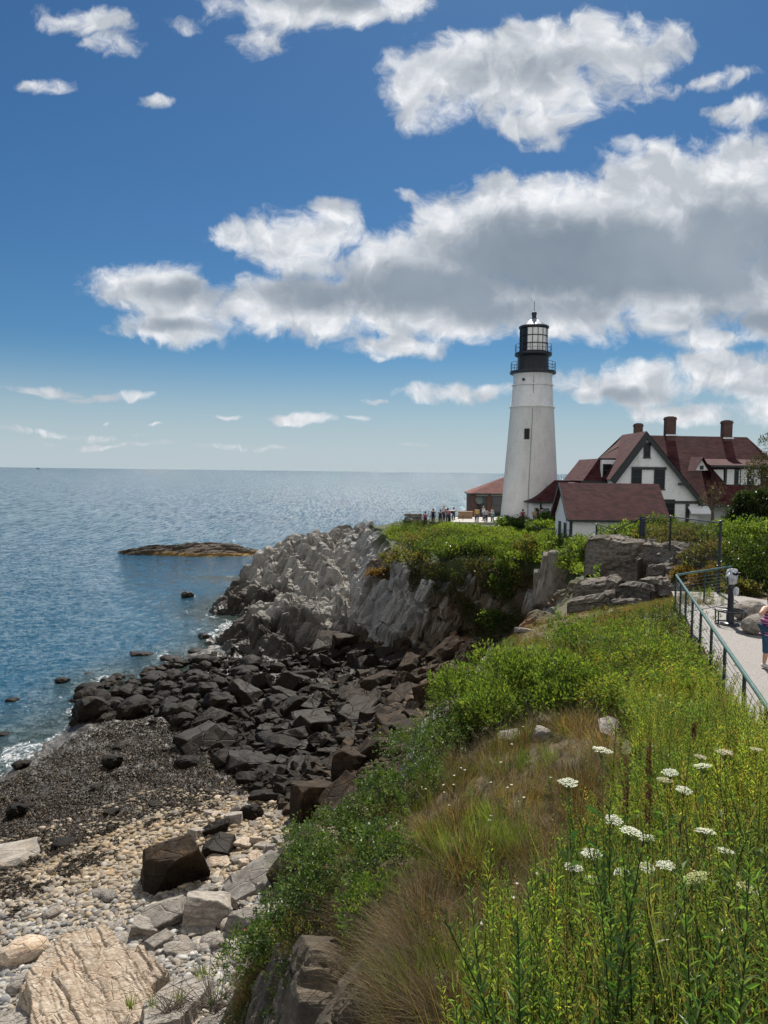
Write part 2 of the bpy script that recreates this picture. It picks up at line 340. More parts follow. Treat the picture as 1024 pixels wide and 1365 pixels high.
def land(x, y):
    """heights and masks at plan positions"""
    nx = x + 1.1 * (fbm(x / 2.6, y / 2.6, 3, 3) - .5) + .35 * (fbm(x / .7, y / .7, 2, 5) - .5)
    ny = y + 1.1 * (fbm(x / 2.6 + 40, y / 2.6, 3, 4) - .5) + .35 * (fbm(x / .7 + 9, y / .7, 2, 6) - .5)
    near = sstep(18, 6, y)
    led, _ = polysd(x, y, LEDGE); Rk = sstep(-2.2, 1.2, led + 1.6 * (fbm(x / 3, y / 3, 2, 14) - .5))
    def warped(x, y): return x + (nx - x) * (1 - near) + .25 * near * (nx - x), y + (ny - y) * (1 - near) + .25 * near * (ny - y)
    u, ei = polysd(*warped(x, y), LAND); w = CW[ei]
    K0 = sstep(-1.6, -1.1, u / w) * (1 - sstep(.05, .35, u / w)); q0 = np.clip(np.maximum(Rk, K0), 0, 1)
    lo = LOWER(x, y); hi = UPPER(x, y)
    lo = np.where(lo < -1, np.maximum(lo, -6), lo)
    fld, _ = polysd(x, y, FIELD); B = sstep(-1.5, 1., fld) * (1 - Rk)
    peb, _ = polysd(x, y, PEB); Pm = sstep(-1.2, 1.2, peb + 2.2 * (fbm(x / 2.2, y / 2.2, 3, 15) - .5))
    c = np.clip(1 + u / w, 0, 1)
    prof = np.where(c < 1, c ** 1.0, 1); prof = prof * prof * (3 - 2 * prof) * .6 + prof * .4
    K = sstep(-1.15, -.8, u / w) * (1 - sstep(-.05, .25, u / w))           # on a cliff face
    b1, r1, e1 = block(x, y, 3.0, 2.2, R(35), 21, .9); b2, r2, e2 = block(x, y, 1.05, 2.6, R(35), 22, .9); b3, r3, e3 = block(x, y, .38, 2.2, R(40), 23, .9)
    rk = np.maximum(Rk, .9 * K)
    h = lo + (hi - lo) * prof
    B2 = np.clip(B, 0, 1) * (1 - prof)
    h = h + B2 * (.8 * (fbm(x / 1.5, y / 1.5, 4, 24) - .5) + .04 * b3)
    wd = (1 - Rk) * (1 - B) * (1 - prof) * (1 - Pm)
    h = h + wd * ((fbm(x / 1.6, y / 1.6, 4, 31) - .5) * .5 + (fbm(x / .22, y / .22, 2, 33) - .5) * .10)
    h = h + Pm * (1 - prof) * (1 - Rk) * (fbm(x / 2.5, y / 2.5, 3, 35) - .5) * .3
    flat = sstep(-.2, .6, x - (5.96 + .3 * (y - 12))) * sstep(28, 26, y)      # the gravel walk
    h = h + sstep(.0, .6, u / w) * (1 - flat) * ((fbm(x / 1.3, y / 1.3, 4, 37) - .5) * .35)
    h = np.where((u > 0) & (flat > 0), h * (1 - flat) + 13.6 * flat, h)
    return dict(h=h, u=u / w, K=K, R=Rk, B=B2, P=Pm * (1 - prof), prof=prof, wd=wd, b2=b2, r1=r1, r2=r2, r3=r3, e1=e1, e2=e2)
_gx = np.arange(-34, 36, .11); _gy = np.arange(.5, 114, .13)
_GX, _GY = np.meshgrid(_gx, _gy, indexing='ij'); _GH = land(_GX.ravel(), _GY.ravel())['h'].reshape(_GX.shape)
def hz(x, y):
    """ground height, read off a fine raster of land()"""
    x = np.clip((np.asarray(x, float) + 34) / .11, 0, len(_gx) - 1.001); y = np.clip((np.asarray(y, float) - .5) / .13, 0, len(_gy) - 1.001)
    i = x.astype(int); j = y.astype(int); f = x - i; g = y - j
    return (_GH[i, j] * (1 - f) + _GH[i + 1, j] * f) * (1 - g) + (_GH[i, j + 1] * (1 - f) + _GH[i + 1, j + 1] * f) * g
def hit(px, py, y0=1.5, y1=125, n=420):
    """where the sight line of a photo pixel meets the ground"""
    px = np.atleast_1d(np.asarray(px, float)); py = np.atleast_1d(np.asarray(py, float)); d = ray(px, py); d = d / d[:, 1:2]
    Y = y0 * (y1 / y0) ** np.linspace(0, 1, n)
    P = EYE + d[:, None] * Y[None, :, None]
    H = hz(P[..., 0].ravel(), P[..., 1].ravel()).reshape(P.shape[:2])
    b = np.maximum(H, -.0) >= P[..., 2]; k = b.argmax(1); ok = b.any(1)
    k = np.maximum(k, 1); i = np.arange(len(px))
    a0 = P[i, k - 1, 2] - H[i, k - 1]; a1 = P[i, k, 2] - H[i, k]; f = np.clip(a0 / (a0 - a1 + 1e-9), 0, 1)[:, None]
    Q = P[i, k - 1] * (1 - f) + P[i, k] * f
    return Q, ok
# ---- the sheet itself, finer where the picture looks closer
rr = [1.0]
while rr[-1] < 122:
    r = rr[-1]; s = .0026 * r
    if 55 < r < 70: s = .055
    elif 70 <= r < 104: s = .11
    elif 5 < r < 15: s = .03
    rr.append(r + s)
rr = np.array(rr); aa = np.radians(np.linspace(-43, 43, 900))
RR, AA = np.meshgrid(rr, aa, indexing='ij'); X = RR * np.sin(AA); Y = RR * np.cos(AA)
L = land(X.ravel(), Y.ravel()); Z = L['h'].reshape(X.shape)
# bare rock: blocks and planks standing proud of one another along the face, leaning with the strata
E1 = np.array([.50, .22, .84]); E1 /= np.linalg.norm(E1); E2 = np.cross(E1, [.35, -1, .1]); E2 /= np.linalg.norm(E2); E3 = np.cross(E1, E2)
def vor3(u, v, w, s):
    iu, iv, iw = np.floor(u), np.floor(v), np.floor(w); b1 = np.full(u.shape, 9.); b2 = np.full(u.shape, 9.); o = [np.zeros_like(u) for _ in range(6)]
    for i in (-1, 0, 1):
        for j in (-1, 0, 1):
            for k in (-1, 0, 1):
                cu, cv, cw = iu + i, iv + j, iw + k; q = cu * 7919 + cw * 104729
                ou = cu + .12 + .76 * _h(q, cv, s) - u; ov = cv + .12 + .76 * _h(q, cv, s + 1) - v; ow = cw + .12 + .76 * _h(q, cv, s + 2) - w
                d = np.maximum(np.maximum(np.abs(ou), np.abs(ov)), np.abs(ow)) * .75 + .25 * np.sqrt(ou * ou + ov * ov + ow * ow); m = d < b1
                b2 = np.where(m, b1, np.minimum(b2, d)); b1 = np.where(m, d, b1)
                for n_, val in enumerate((_h(q, cv, s + 3), _h(q, cv, s + 4), _h(q, cv, s + 5), -ou, -ov, -ow)): o[n_] = np.where(m, val, o[n_])
    return o[0], o[1], o[2], o[3], o[4], o[5], b2 - b1
du = np.stack([np.gradient(A_, axis=0) for A_ in (X, Y, Z)], -1); dv = np.stack([np.gradient(A_, axis=1) for A_ in (X, Y, Z)], -1)
NN = np.cross(dv, du); NN /= np.linalg.norm(NN, axis=-1, keepdims=True) + 1e-9; NN[NN[..., 2] < 0] *= -1
RKM = np.maximum(L['R'] * (1 - L['prof']), np.clip(L['K'] * 1.2, 0, 1)).reshape(X.shape) * sstep(-1.6, .2, Z)
sel = (RKM > .01) & (Z > -1.4); P3 = np.stack([X, Y, Z], -1)[sel]; rkm = RKM[sel]; sc_ = np.where(P3[:, 1] < 30, .55, 1.0)
# ledges: the slope broken into treads and risers along the gently dipping beds
for nb, thk, cl_, k_, sd_ in (((.30, -.12, .94), 2.4, 8., .62, 301), ((.24, -.10, .96), .85, 4.5, .45, 311)):
    nb = np.array(nb) / np.linalg.norm(nb); ra = vor(P3[:, 0] / cl_ + .35 * P3[:, 1] / cl_, P3[:, 1] / cl_, sd_)[0]
    b_ = P3 @ nb + 1.2 * (fbm(P3[:, 0] / 3.1, P3[:, 1] / 3.1, 2, sd_ + 5) - .5) * thk; t_ = b_ / thk + ra * (0. if thk > 1 else .45); f_ = t_ - np.floor(t_)
    P3 = P3 + nb * ((thk * (sstep(.62, .98, f_) - f_)) * k_ * rkm * np.where(P3[:, 1] < 30, .4, 1.))[:, None]
wob = np.stack([fbm(P3[:, 0] / 1.6 + P3[:, 2] / 2, P3[:, 1] / 1.6 - P3[:, 2] / 2.3, 3, 200 + q_) - .5 for q_ in range(3)], -1); PW = P3 + wob * (.45 * sc_)[:, None]
disp = np.zeros(len(P3)); tone = np.zeros(len(P3))
ledge_ = sstep(-.3, .3, L['R'].reshape(X.shape)[sel] - L['K'].reshape(X.shape)[sel])
for (ca, cb, cc), amp_, sd_ in (((7.5, 3.6, 4.0), .80, 211), ((3.0, 1.25, 1.6), .52, 221), ((1.5, .6, .8), .13, 231), ((.55, .26, .3), .05, 241)):
    U3, V3, W3 = (PW @ E1) / (ca * sc_), (PW @ E2) / (cb * sc_), (PW @ E3) / (cc * sc_)
    a1, a2, a3, du_, dv_, dw_, ed_ = vor3(U3, V3, W3, sd_)
    disp += amp_ * sc_ * ((a1 - .5) * 1.5 + 1.3 * ((a2 - .5) * du_ + (a3 - .5) * dv_ + (a1 - .5) * dw_) - np.clip(.07 - ed_, 0, .07) * 12)
    tone += (a2 - .5) * {211: .4, 221: .5, 231: .5, 241: .25}[sd_]
disp *= rkm; nsel = NN[sel]; PX = P3 + nsel * disp[:, None]
X2, Y2, Z2 = X.copy(), Y.copy(), Z.copy(); X2[sel], Y2[sel], Z2[sel] = PX.T
TONE = np.zeros(X.shape); TONE[sel] = tone; TONE = TONE.ravel(); zf2 = Z2.ravel()
n0, n1 = X.shape
g = (np.arange(n0 - 1)[:, None] * n1 + np.arange(n1 - 1)[None]); F = np.stack([g, g + 1, g + n1 + 1, g + n1], -1).reshape(-1, 4)
zf = Z.ravel()
keep = zf[F].max(1) > -1.3
F = F[keep]; used = np.zeros(n0 * n1, bool); used[F.ravel()] = True; rm = np.cumsum(used) - 1; F = rm[F]
V = np.c_[X2.ravel(), Y2.ravel(), zf2][used]; TONE = TONE[used]
x, y, z = X.ravel()[used], Y.ravel()[used], zf[used]; L = {k: v[used] for k, v in L.items()}
q1 = np.clip(.5 + TONE, 0, 1)
def cmix(a, b, f): f = np.asarray(f)[:, None]; return np.asarray(a) * (1 - f) + np.asarray(b) * f
n_big = fbm(x / 4, y / 4, 4, 71); n_sm = fbm(x / .35, y / .35, 3, 72); n_md = fbm(x / 1.1, y / 1.1, 3, 73)
C = np.tile(np.array([.045, .036, .022]), (len(x), 1))
C = cmix(C, (.02, .017, .011), sstep(.45, .75, n_sm) * .8)
C = cmix(C, (.075, .05, .02), sstep(.5, .7, n_md) * .5)
C = cmix(C, (.30, .25, .18), L['P'])
C = cmix(C, (.05, .043, .036), L['B'])
rock = np.array([.285, .272, .248]) * np.clip(.95 + .75 * TONE, .4, 1.5)[:, None] * (.85 + .3 * n_sm)[:, None]
rock = cmix(rock, (.33, .29, .23), sstep(.55, .8, n_md) * .35)
wet = sstep(5.4, 3.1, z + 1.3 * (n_big - .5) * 2 + .8 * (n_md - .5))
rock = cmix(rock, np.array([.042, .034, .026]), wet)
rock = cmix(rock, (.02, .018, .013), sstep(1.3, .6, z + .5 * (n_md - .5)))
C = C * (1 - L['R'])[:, None] + rock * L['R'][:, None]
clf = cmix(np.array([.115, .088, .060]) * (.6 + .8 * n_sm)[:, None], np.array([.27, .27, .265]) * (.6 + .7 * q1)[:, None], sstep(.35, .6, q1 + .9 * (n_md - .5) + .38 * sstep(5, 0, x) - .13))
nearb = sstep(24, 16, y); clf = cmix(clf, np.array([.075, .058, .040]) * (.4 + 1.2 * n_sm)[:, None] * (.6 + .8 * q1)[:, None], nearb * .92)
clf = cmix(clf, (.24, .10, .03), sstep(.60, .72, fbm(x / 1.5, z / 1.3, 3, 81)) * .7 * sstep(4, 7, x) * sstep(13, 10, x))
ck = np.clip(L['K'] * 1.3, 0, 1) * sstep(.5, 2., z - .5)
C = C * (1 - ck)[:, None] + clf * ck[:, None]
top = sstep(-.12, .1, L['u'] + .25 * (n_md - .5))
soil = cmix(np.array([.10, .072, .036]) * (.7 + .6 * n_sm)[:, None], (.045, .06, .018), sstep(30, 50, y))
C = C * (1 - top)[:, None] + soil * top[:, None]
wetm = sstep(2.0, .9, z) * (1 - L['P'] * .7) * (1 - top)
m, t, b = newmat('ground_rock')
ca = t.n('ShaderNodeAttribute', attribute_name='Col').outputs['Color']; pos = t.n('ShaderNodeNewGeometry').outputs['Position']
wa = t.n('ShaderNodeAttribute', attribute_name='wet').outputs['Fac']; ra = t.n('ShaderNodeAttribute', attribute_name='rock').outputs['Fac']
# strata: fine streaks running along the bedding
rot = t.n('ShaderNodeMapping', {'Vector': pos, 'Rotation': (R(20), R(35), R(35)), 'Scale': (1, 6, 6)}).outputs[0]
st = t.noise(rot, 1.6, 6, .6); fine = t.noise(pos, 9., 6, .65); fine2 = t.noise(pos, 40., 3, .6)
c1 = t.mix(1., ca, t.mix(t.ramp(st, .3, .72), (.62, .61, .6), (1.22, 1.2, 1.16)), 'MULTIPLY')
c1 = t.mix(t.math('MULTIPLY', ra, .9), ca, c1)
c1 = t.mix(1., c1, t.mix(t.ramp(fine, .3, .7), (.72, .72, .72), (1.25, 1.24, 1.22)), 'MULTIPLY')
t.t.links.new(c1, b.inputs['Base Color'])
t.t.links.new(t.math('MULTIPLY_ADD', wa, -.5, .9), b.inputs['Roughness'])
hgt = t.math('ADD', t.math('MULTIPLY', st, .8), t.math('ADD', t.math('MULTIPLY', fine, .5), t.math('MULTIPLY', fine2, .18)))
bn = t.n('ShaderNodeBump', {'Height': hgt, 'Strength': .75, 'Distance': .09}); t.t.links.new(bn.outputs[0], b.inputs['Normal'])
GROUND_MAT = m
tag(link('terrain', npmesh('terrain', V, F, m, C, False, {'wet': wetm, 'rock': np.clip(L['R'] + ck, 0, 1)})), kind='structure')
del X, Y, Z, RR, AA, X2, Y2, V, F, zf

# ------------------------------------------------------------------ the sea
wr = [16.]
while wr[-1] < 60000: wr.append(wr[-1] * (1.006 if wr[-1] < 180 else 1.06))
wr = np.array(wr); wa_ = np.radians(np.linspace(-75, 75, 620))
RR, AA = np.meshgrid(wr, wa_, indexing='ij'); x = (RR * np.sin(AA)).ravel(); y = (RR * np.cos(AA)).ravel()
inn = (x > -75) & (x < 8) & (y < 125); foam = np.zeros(x.shape); deep = np.ones(x.shape)
xi, yi = x[inn], y[inn]; hl = land(xi, yi)['h']
fo = sstep(-1.9, -.15, hl + .9 * (fbm(xi / 2.2, yi / 2.2, 3, 91) - .5) * 2) * sstep(-1, .4, hl + 1.5) * .9
swash = sstep(.5, .72, fbm((xi * .8 + yi * .35) / 1.3, (yi * .9 - xi * .4) / 3.6, 4, 92))
wave_zone = sstep(-30, -22, xi) * sstep(66, 50, yi) * sstep(28, 34, yi)
foam[inn] = np.minimum(.62, fo * .75 * swash + .45 * wave_zone * swash * sstep(-2.6, -.6, hl) )
deep[inn] = sstep(-.2, -2.4, hl)
for a, bq, rr_ in [(250,795,2.2),(330,742,3)]:
    c = G(a, bq, 0); d = np.hypot(x - c[0], (y - c[1]) * .8); foam = np.maximum(foam, .7 * sstep(rr_, rr_ * .4, d) * sstep(.4, .65, fbm(x / .8, y / .8, 3, 94)))
z = np.zeros(x.shape); 
amp = sstep(160, 60, np.hypot(x, y))
far = np.clip((np.hypot(x, y) - 110) / 220, 0, 1)
z = amp * (.16 * (fbm((x + .5 * y) / 3.2, (y - .5 * x) / 7., 3, 95) - .5) + .10 * (fbm(x / .9, y / 1.6, 2, 96) - .5))
n0, n1 = RR.shape
g = (np.arange(n0 - 1)[:, None] * n1 + np.arange(n1 - 1)[None]); F = np.stack([g, g + 1, g + n1 + 1, g + n1], -1).reshape(-1, 4)
m, t, b = newmat('sea_water')
pos = t.n('ShaderNodeNewGeometry').outputs['Position']
fa = t.n('ShaderNodeAttribute', attribute_name='foam').outputs['Fac']; da = t.n('ShaderNodeAttribute', attribute_name='deep').outputs['Fac']
big = t.noise(t.scalev(pos, (.006, .02, 1)), 1., 4, .6)
wc = t.mix(t.ramp(big, .3, .7), (.014, .058, .100), (.020, .080, .130))
wc = t.mix(da, (.035, .05, .045), wc)
fn = t.noise(t.scalev(pos, (1., .6, 1)), 3.2, 7, .78, .6); fm = t.math('MULTIPLY', t.ramp(t.math('ADD', fa, t.math('MULTIPLY_ADD', fn, 2.4, -1.6)), .10, .62), t.ramp(fa, .04, .22))
cap = t.math('MULTIPLY', t.ramp(t.noise(t.scalev(pos, (.25, .8, 1)), 1., 5, .75), .735, .78), .6)
fm = t.math('MAXIMUM', fm, cap)
t.t.links.new(t.mix(fm, wc, (.8, .82, .82)), b.inputs['Base Color'])
t.t.links.new(t.math('MULTIPLY_ADD', fm, .5, .06), b.inputs['Roughness']); b.inputs['IOR'].default_value = 1.28
def slope(vec, sc, amp):
    nz = t.n('ShaderNodeTexNoise', {'Vector': vec, 'Scale': sc, 'Detail': 3, 'Roughness': .6}).outputs['Color']
    d = t.n('ShaderNodeVectorMath', {0: nz, 1: (.5, .5, .5)}, operation='SUBTRACT').outputs[0]
    return t.n('ShaderNodeVectorMath', {0: d, 1: (amp, amp, 0)}, operation='MULTIPLY').outputs[0]
s1 = slope(t.scalev(pos, (.7, 1, 0)), .55, SEA_A); s2 = slope(t.scalev(pos, (.8, 1, 0)), 2.3, SEA_B); s3 = slope(pos, 9., SEA_C)
ff = t.n('ShaderNodeAttribute', attribute_name='far').outputs['Fac']
s4 = t.n('ShaderNodeVectorMath', {0: slope(t.scalev(pos, (1.7, .13, 0)), 1., 3.6), 1: t.n('ShaderNodeCombineXYZ', {0: ff, 1: ff, 2: 0.}).outputs[0]}, operation='MULTIPLY').outputs[0]
nn = t.n('ShaderNodeVectorMath', {0: s1, 1: s2}, operation='ADD').outputs[0]; nn = t.n('ShaderNodeVectorMath', {0: nn, 1: s4}, operation='ADD').outputs[0]; nn = t.n('ShaderNodeVectorMath', {0: nn, 1: s3}, operation='ADD').outputs[0]
nn = t.n('ShaderNodeVectorMath', {0: nn, 1: (0, 0, 1)}, operation='ADD').outputs[0]; nn = t.n('ShaderNodeVectorMath', {0: nn}, operation='NORMALIZE').outputs[0]
t.t.links.new(nn, b.inputs['Normal'])
tag(link('sea', npmesh('sea', np.c_[x, y, z], F, m, None, True, {'foam': foam, 'deep': deep, 'far': far})), kind='structure')
del RR, AA, F
# ------------------------------------------------------------------ building materials
def mat_wall(name, c, course, bump, axis_free=True, rough=.75, dirt=(.3, .27, .22, .35), joint=.12):
    """painted brick or clapboard: horizontal courses cut into the paint"""
    m, t, b = newmat(name); pos = t.n('ShaderNodeNewGeometry').outputs['Position']
    z = t.n('ShaderNodeSeparateXYZ', {0: pos}).outputs[2]
    fr = t.math('FRACT', t.math('DIVIDE', t.math('ADD', z, t.math('MULTIPLY', t.noise(pos, 1.3, 3), .05 if course < .1 else .01)), course))
    ln = t.ramp(fr, 0, joint)
    blot = t.noise(t.scalev(pos, (1, 1, .35)), 1.2, 6, .65); speck = t.noise(pos, 7., 4, .6)
    cc = t.mix(t.math('MULTIPLY', t.ramp(blot, .48, .75), dirt[3]), c, dirt[:3])
    cc = t.mix(1., cc, t.mix(t.ramp(speck, .3, .7), (.88, .88, .88), (1.06, 1.06, 1.05)), 'MULTIPLY')
    t.t.links.new(cc, b.inputs['Base Color']); b.inputs['Roughness'].default_value = rough; b.inputs['Specular IOR Level'].default_value = .25
    hgt = t.math('ADD', t.math('MULTIPLY', ln, .6 if course < .1 else .5), t.math('MULTIPLY', speck, .9 if course < .1 else .1))
    if course >= .1: hgt = t.math('ADD', hgt, t.math('MULTIPLY', fr, -.5))
    bn = t.n('ShaderNodeBump', {'Height': hgt, 'Strength': bump, 'Distance': .05}); t.t.links.new(bn.outputs[0], b.inputs['Normal']); return m
def mat_roof(name, c=(.056, .0155, .0175)):
    m, t, b = newmat(name); pos = t.n('ShaderNodeNewGeometry').outputs['Position']
    s = t.n('ShaderNodeSeparateXYZ', {0: pos}); row = t.math('DIVIDE', s.outputs[2], .15); fr = t.math('FRACT', row)
    cell = t.n('ShaderNodeTexWhiteNoise', {'Vector': t.n('ShaderNodeCombineXYZ', {0: t.math('FLOOR', t.math('MULTIPLY', t.math('ADD', s.outputs[0], s.outputs[1]), 2.6)), 1: t.math('FLOOR', row), 2: 0.}).outputs[0]}).outputs['Value']
    cc = t.mix(cell, tuple(v * .6 for v in c), tuple(v * 1.4 for v in c))
    cc = t.mix(t.math('MULTIPLY', t.ramp(t.noise(pos, .8, 5, .6), .45, .75), .35), cc, (.12, .06, .05))
    t.t.links.new(cc, b.inputs['Base Color']); b.inputs['Roughness'].default_value = .85; b.inputs['Specular IOR Level'].default_value = .2
    bn = t.n('ShaderNodeBump', {'Height': t.math('ADD', t.math('MULTIPLY', fr, -.8), t.math('MULTIPLY', cell, .4)), 'Strength': .6, 'Distance': .04}); t.t.links.new(bn.outputs[0], b.inputs['Normal']); return m
def mat_brick(name, c=(.15, .042, .026), dark=.6):
    m, t, b = newmat(name); pos = t.n('ShaderNodeNewGeometry').outputs['Position']; s = t.n('ShaderNodeSeparateXYZ', {0: pos})
    v = t.n('ShaderNodeCombineXYZ', {0: t.math('ADD', s.outputs[0], s.outputs[1]), 1: s.outputs[2], 2: 0.}).outputs[0]
    br = t.n('ShaderNodeTexBrick', {'Vector': v, 'Color1': c + (1,), 'Color2': tuple(x * dark for x in c) + (1,), 'Mortar': (.22, .17, .14, 1), 'Scale': 1., 'Mortar Size': .008, 'Brick Width': .22, 'Row Height': .075})
    cc = t.mix(t.math('MULTIPLY', t.ramp(t.noise(pos, 1.2, 5, .6), .45, .7), .4), br.outputs['Color'], tuple(x * .6 for x in c))
    t.t.links.new(cc, b.inputs['Base Color']); b.inputs['Roughness'].default_value = .85
    bn = t.n('ShaderNodeBump', {'Height': br.outputs['Fac'], 'Strength': -.4, 'Distance': .02}); t.t.links.new(bn.outputs[0], b.inputs['Normal']); return m
M_white = mat_wall('white_painted_brick', (.86, .86, .85), .085, .95, dirt=(.42, .40, .36, .35))
M_clap = mat_wall('white_clapboard', (.84, .85, .86), .13, .55, dirt=(.5, .5, .48, .25))
M_roof = mat_roof('maroon_shingle'); M_brick = mat_brick('red_brick'); M_chim = mat_brick('chimney_brick', (.085, .03, .025))
M_black = mat_simple('black_iron', (.012, .014, .02), .38, 0, .3, 3, .1, 30, .5)
M_trim = mat_simple('dark_green_trim', (.018, .026, .026), .5, 0, .3, 4)
M_dglass = mat_simple('dark_window_glass', (.008, .011, .014), .15, 0, .3, 2, 0, 40, .3)
M_wtrim = mat_simple('white_trim', (.75, .76, .76), .5, 0, .06, 4)
M_pale = mat_simple('pale_lantern_blind', (.82, .80, .76), .45, 0, .12, 3)
M_zinc = mat_simple('lantern_roof_metal', (.62, .62, .63), .28, .6, .2, 3)
M_grey = mat_simple('grey_board', (.18, .21, .21), .6, 0, .2, 8)
M_stone = mat_simple('pale_stone', (.36, .34, .30), .85, 0, .3, 3, .6, 8)
M_pave = mat_simple('pale_concrete', (.36, .34, .30), .85, 0, .12, 2, .3, 20)

# ------------------------------------------------------------------ the lighthouse
LY = 88.0; ax = W(706, 690, LY); LX = ax[0]
def lz(py): return W(712, py, LY)[2]
def lr(px): return px / FPX * LY / 2
root = empty('lighthouse', (LX, LY, ax[2] - .6)); B0 = ax[2] - .6
tag(root, 'tall white conical lighthouse tower with a black lantern room', 'lighthouse')
def Lz(py): return lz(py) - B0
a = Acc(); a.lathe([(lr(78), 0), (lr(56.5), Lz(546)), (lr(57.5), Lz(545)), (lr(59.5), Lz(544.2)), (lr(59.5), Lz(542.5)), (lr(56), Lz(541.5)), (lr(52.5), Lz(520)), (lr(50.5), Lz(509)), (lr(50), Lz(503)), (lr(53), Lz(499)), (lr(53), Lz(498))], 72); a.build('tower', M_white, root, smooth=True)
a = Acc(); a.lathe([(lr(53.5), Lz(515.2)), (lr(54.2), Lz(514.8)), (lr(54.2), Lz(513.8)), (lr(53), Lz(513.4))], 72); a.build('string_course', M_white, root)
a = Acc(); a.lathe([(lr(50), Lz(500)), (lr(60), Lz(498.6)), (lr(60.5), Lz(497)), (lr(60), Lz(495.6)), (lr(38), Lz(495.2))], 48); a.build('gallery_deck', M_black, root)
def railing(name, rad, z0, h, npost, bars, rt=.022):
    a = Acc(); an = np.linspace(0, 2 * math.pi, 49)
    for f in bars: a.tube(np.c_[rad * np.cos(an), rad * np.sin(an), np.full(49, z0 + h * f)], rt, 5, cap=False)
    for i in range(npost):
        q = 2 * math.pi * (i + .3) / npost; p = [rad * math.cos(q), rad * math.sin(q)]; a.tube([p + [z0], p + [z0 + h]], rt * 1.3, 5)
    a.build(name, M_black, root)
railing('gallery_railing', lr(58), Lz(496), 1.05, 14, (1, .66, .33))
a = Acc(); a.lathe([(lr(40), Lz(496)), (lr(40.5), Lz(492)), (lr(40.5), Lz(478)), (lr(43), Lz(475.5))], 40); a.build('watch_room', M_black, root, smooth=True)
a = Acc(); a.lathe([(lr(40), Lz(476.5)), (lr(48), Lz(474.5)), (lr(49), Lz(472.6)), (lr(48), Lz(471)), (lr(30), Lz(470.6))], 40); a.build('upper_deck', M_black, root)
railing('upper_railing', lr(47.5), Lz(471), .95, 12, (1, .5))
ltop, lbot = Lz(438), Lz(470.6); rad = lr(36)
for i in range(16):                              # panes of the lantern: some clear over dark, some backed by pale blinds
    q0 = 2 * math.pi * i / 16 + .12; q1 = q0 + 2 * math.pi / 16; mid = (q0 + q1) / 2
    pale = math.cos(mid - R(-52)) > .18
    a = Acc()
    for k in range(3):
        z0 = lbot + .12 + (ltop - lbot - .2) * k / 3; z1 = lbot + .12 + (ltop - lbot - .2) * (k + 1) / 3
        a.add([[rad * .985 * math.cos(q), rad * .985 * math.sin(q), z] for z in (z0 + .03, z1 - .03) for q in (q0, q1)], Q=[[0, 1, 3, 2]])
    o = a.build('lantern_pane', M_pale if pale else M_dglass, root)
    if pale: o['label'] = 'pale backed lantern pane'
    a = Acc(); a.tube([[rad * math.cos(q0), rad * math.sin(q0), lbot], [rad * math.cos(q0), rad * math.sin(q0), ltop]], .04, 5); a.build('mullion', M_black, root)
a = Acc()
for k in range(4):
    an = np.linspace(0, 2 * math.pi, 33); z = lbot + .1 + (ltop - lbot - .16) * k / 3; a.tube(np.c_[rad * np.cos(an), rad * np.sin(an), np.full(33, z)], .05, 5, cap=False)
a.build('lantern_bars', M_black, root)
a = Acc(); a.lathe([(lr(34), Lz(439)), (lr(39), Lz(437.8)), (lr(39.6), Lz(436)), (lr(37), Lz(434.8))], 40); a.build('lantern_cornice', M_black, root)
a = Acc(); a.lathe([(lr(37), Lz(435.2)), (lr(24), Lz(430)), (lr(8), Lz(425)), (.01, Lz(424.8))], 16); a.build('lantern_roof', M_zinc, root)
a = Acc(); a.lathe([(lr(7.5), Lz(436)), (lr(7.2), Lz(426.4)), (lr(9), Lz(426)), (lr(8.6), Lz(424.6)), (lr(5.4), Lz(423.8)), (lr(5.4), Lz(422.5)), (lr(6.6), Lz(421.6)), (lr(5.0), Lz(420.8)), (lr(6.6), Lz(419.6)), (lr(7), Lz(418)), (lr(5.8), Lz(416.4)), (lr(3), Lz(415.8)), (.01, Lz(415.6))], 20); a.build('vent_ball', M_black, root, smooth=True)
a = Acc(); a.tube([[0, 0, Lz(416)], [0, 0, Lz(402)]], .035, 5); a.build('lightning_rod', M_black, root)
def tower_r(z): return lr(78) + (lr(56.5) - lr(78)) * z / Lz(546)
def on_tower(px, py, out):                       # a point of the shell seen at this pixel
    z = Lz(py); r = tower_r(z) if py > 546 else lr(52.5); x = W(px, py, LY)[0] - LX; x = max(-r * .98, min(r * .98, x)); y = -math.sqrt(max(r * r - x * x, 0)); n = np.array([x, y, 0]) / r
    return np.array([x, y, z]) + n * out, n
p, n = on_tower(697, 580, .02); tn = np.array([-n[1], n[0], 0])
w_ = Acc(); fr = Acc()
for s0, s1, z0, z1, acc, o_ in ((-.3, .3, -.62, .62, fr, .03), (-.22, .22, -.54, .54, w_, .05)):
    c = [p + tn * s + n * o_ + [0, 0, z] for z in (z0, z1) for s in (s0, s1)]; c2 = [q - n * .4 for q in c]
    acc.add(np.array(c + c2), Q=[[0, 1, 3, 2], [0, 4, 5, 1], [2, 3, 7, 6], [0, 2, 6, 4], [1, 5, 7, 3]])
f = fr.build('window', mat_simple('dark_brown_frame', (.06, .03, .025), .6), root); w_.build('pane', M_dglass, f)
p, n = on_tower(694, 508.5, .0); a = Acc(); a.tube([p - n * .3, p + n * .06], .16, 12); a.build('vent_hole', M_black, root)
a = Acc(); a.tube([on_tower(a_, b_, .03)[0] for a_, b_ in [(706.5, 503), (706, 520), (705.5, 538), (704.5, 548), (702.5, 580), (700, 620), (698, 650), (696, 690)]], .03, 5); a.build('lightning_cable', M_grey, root)

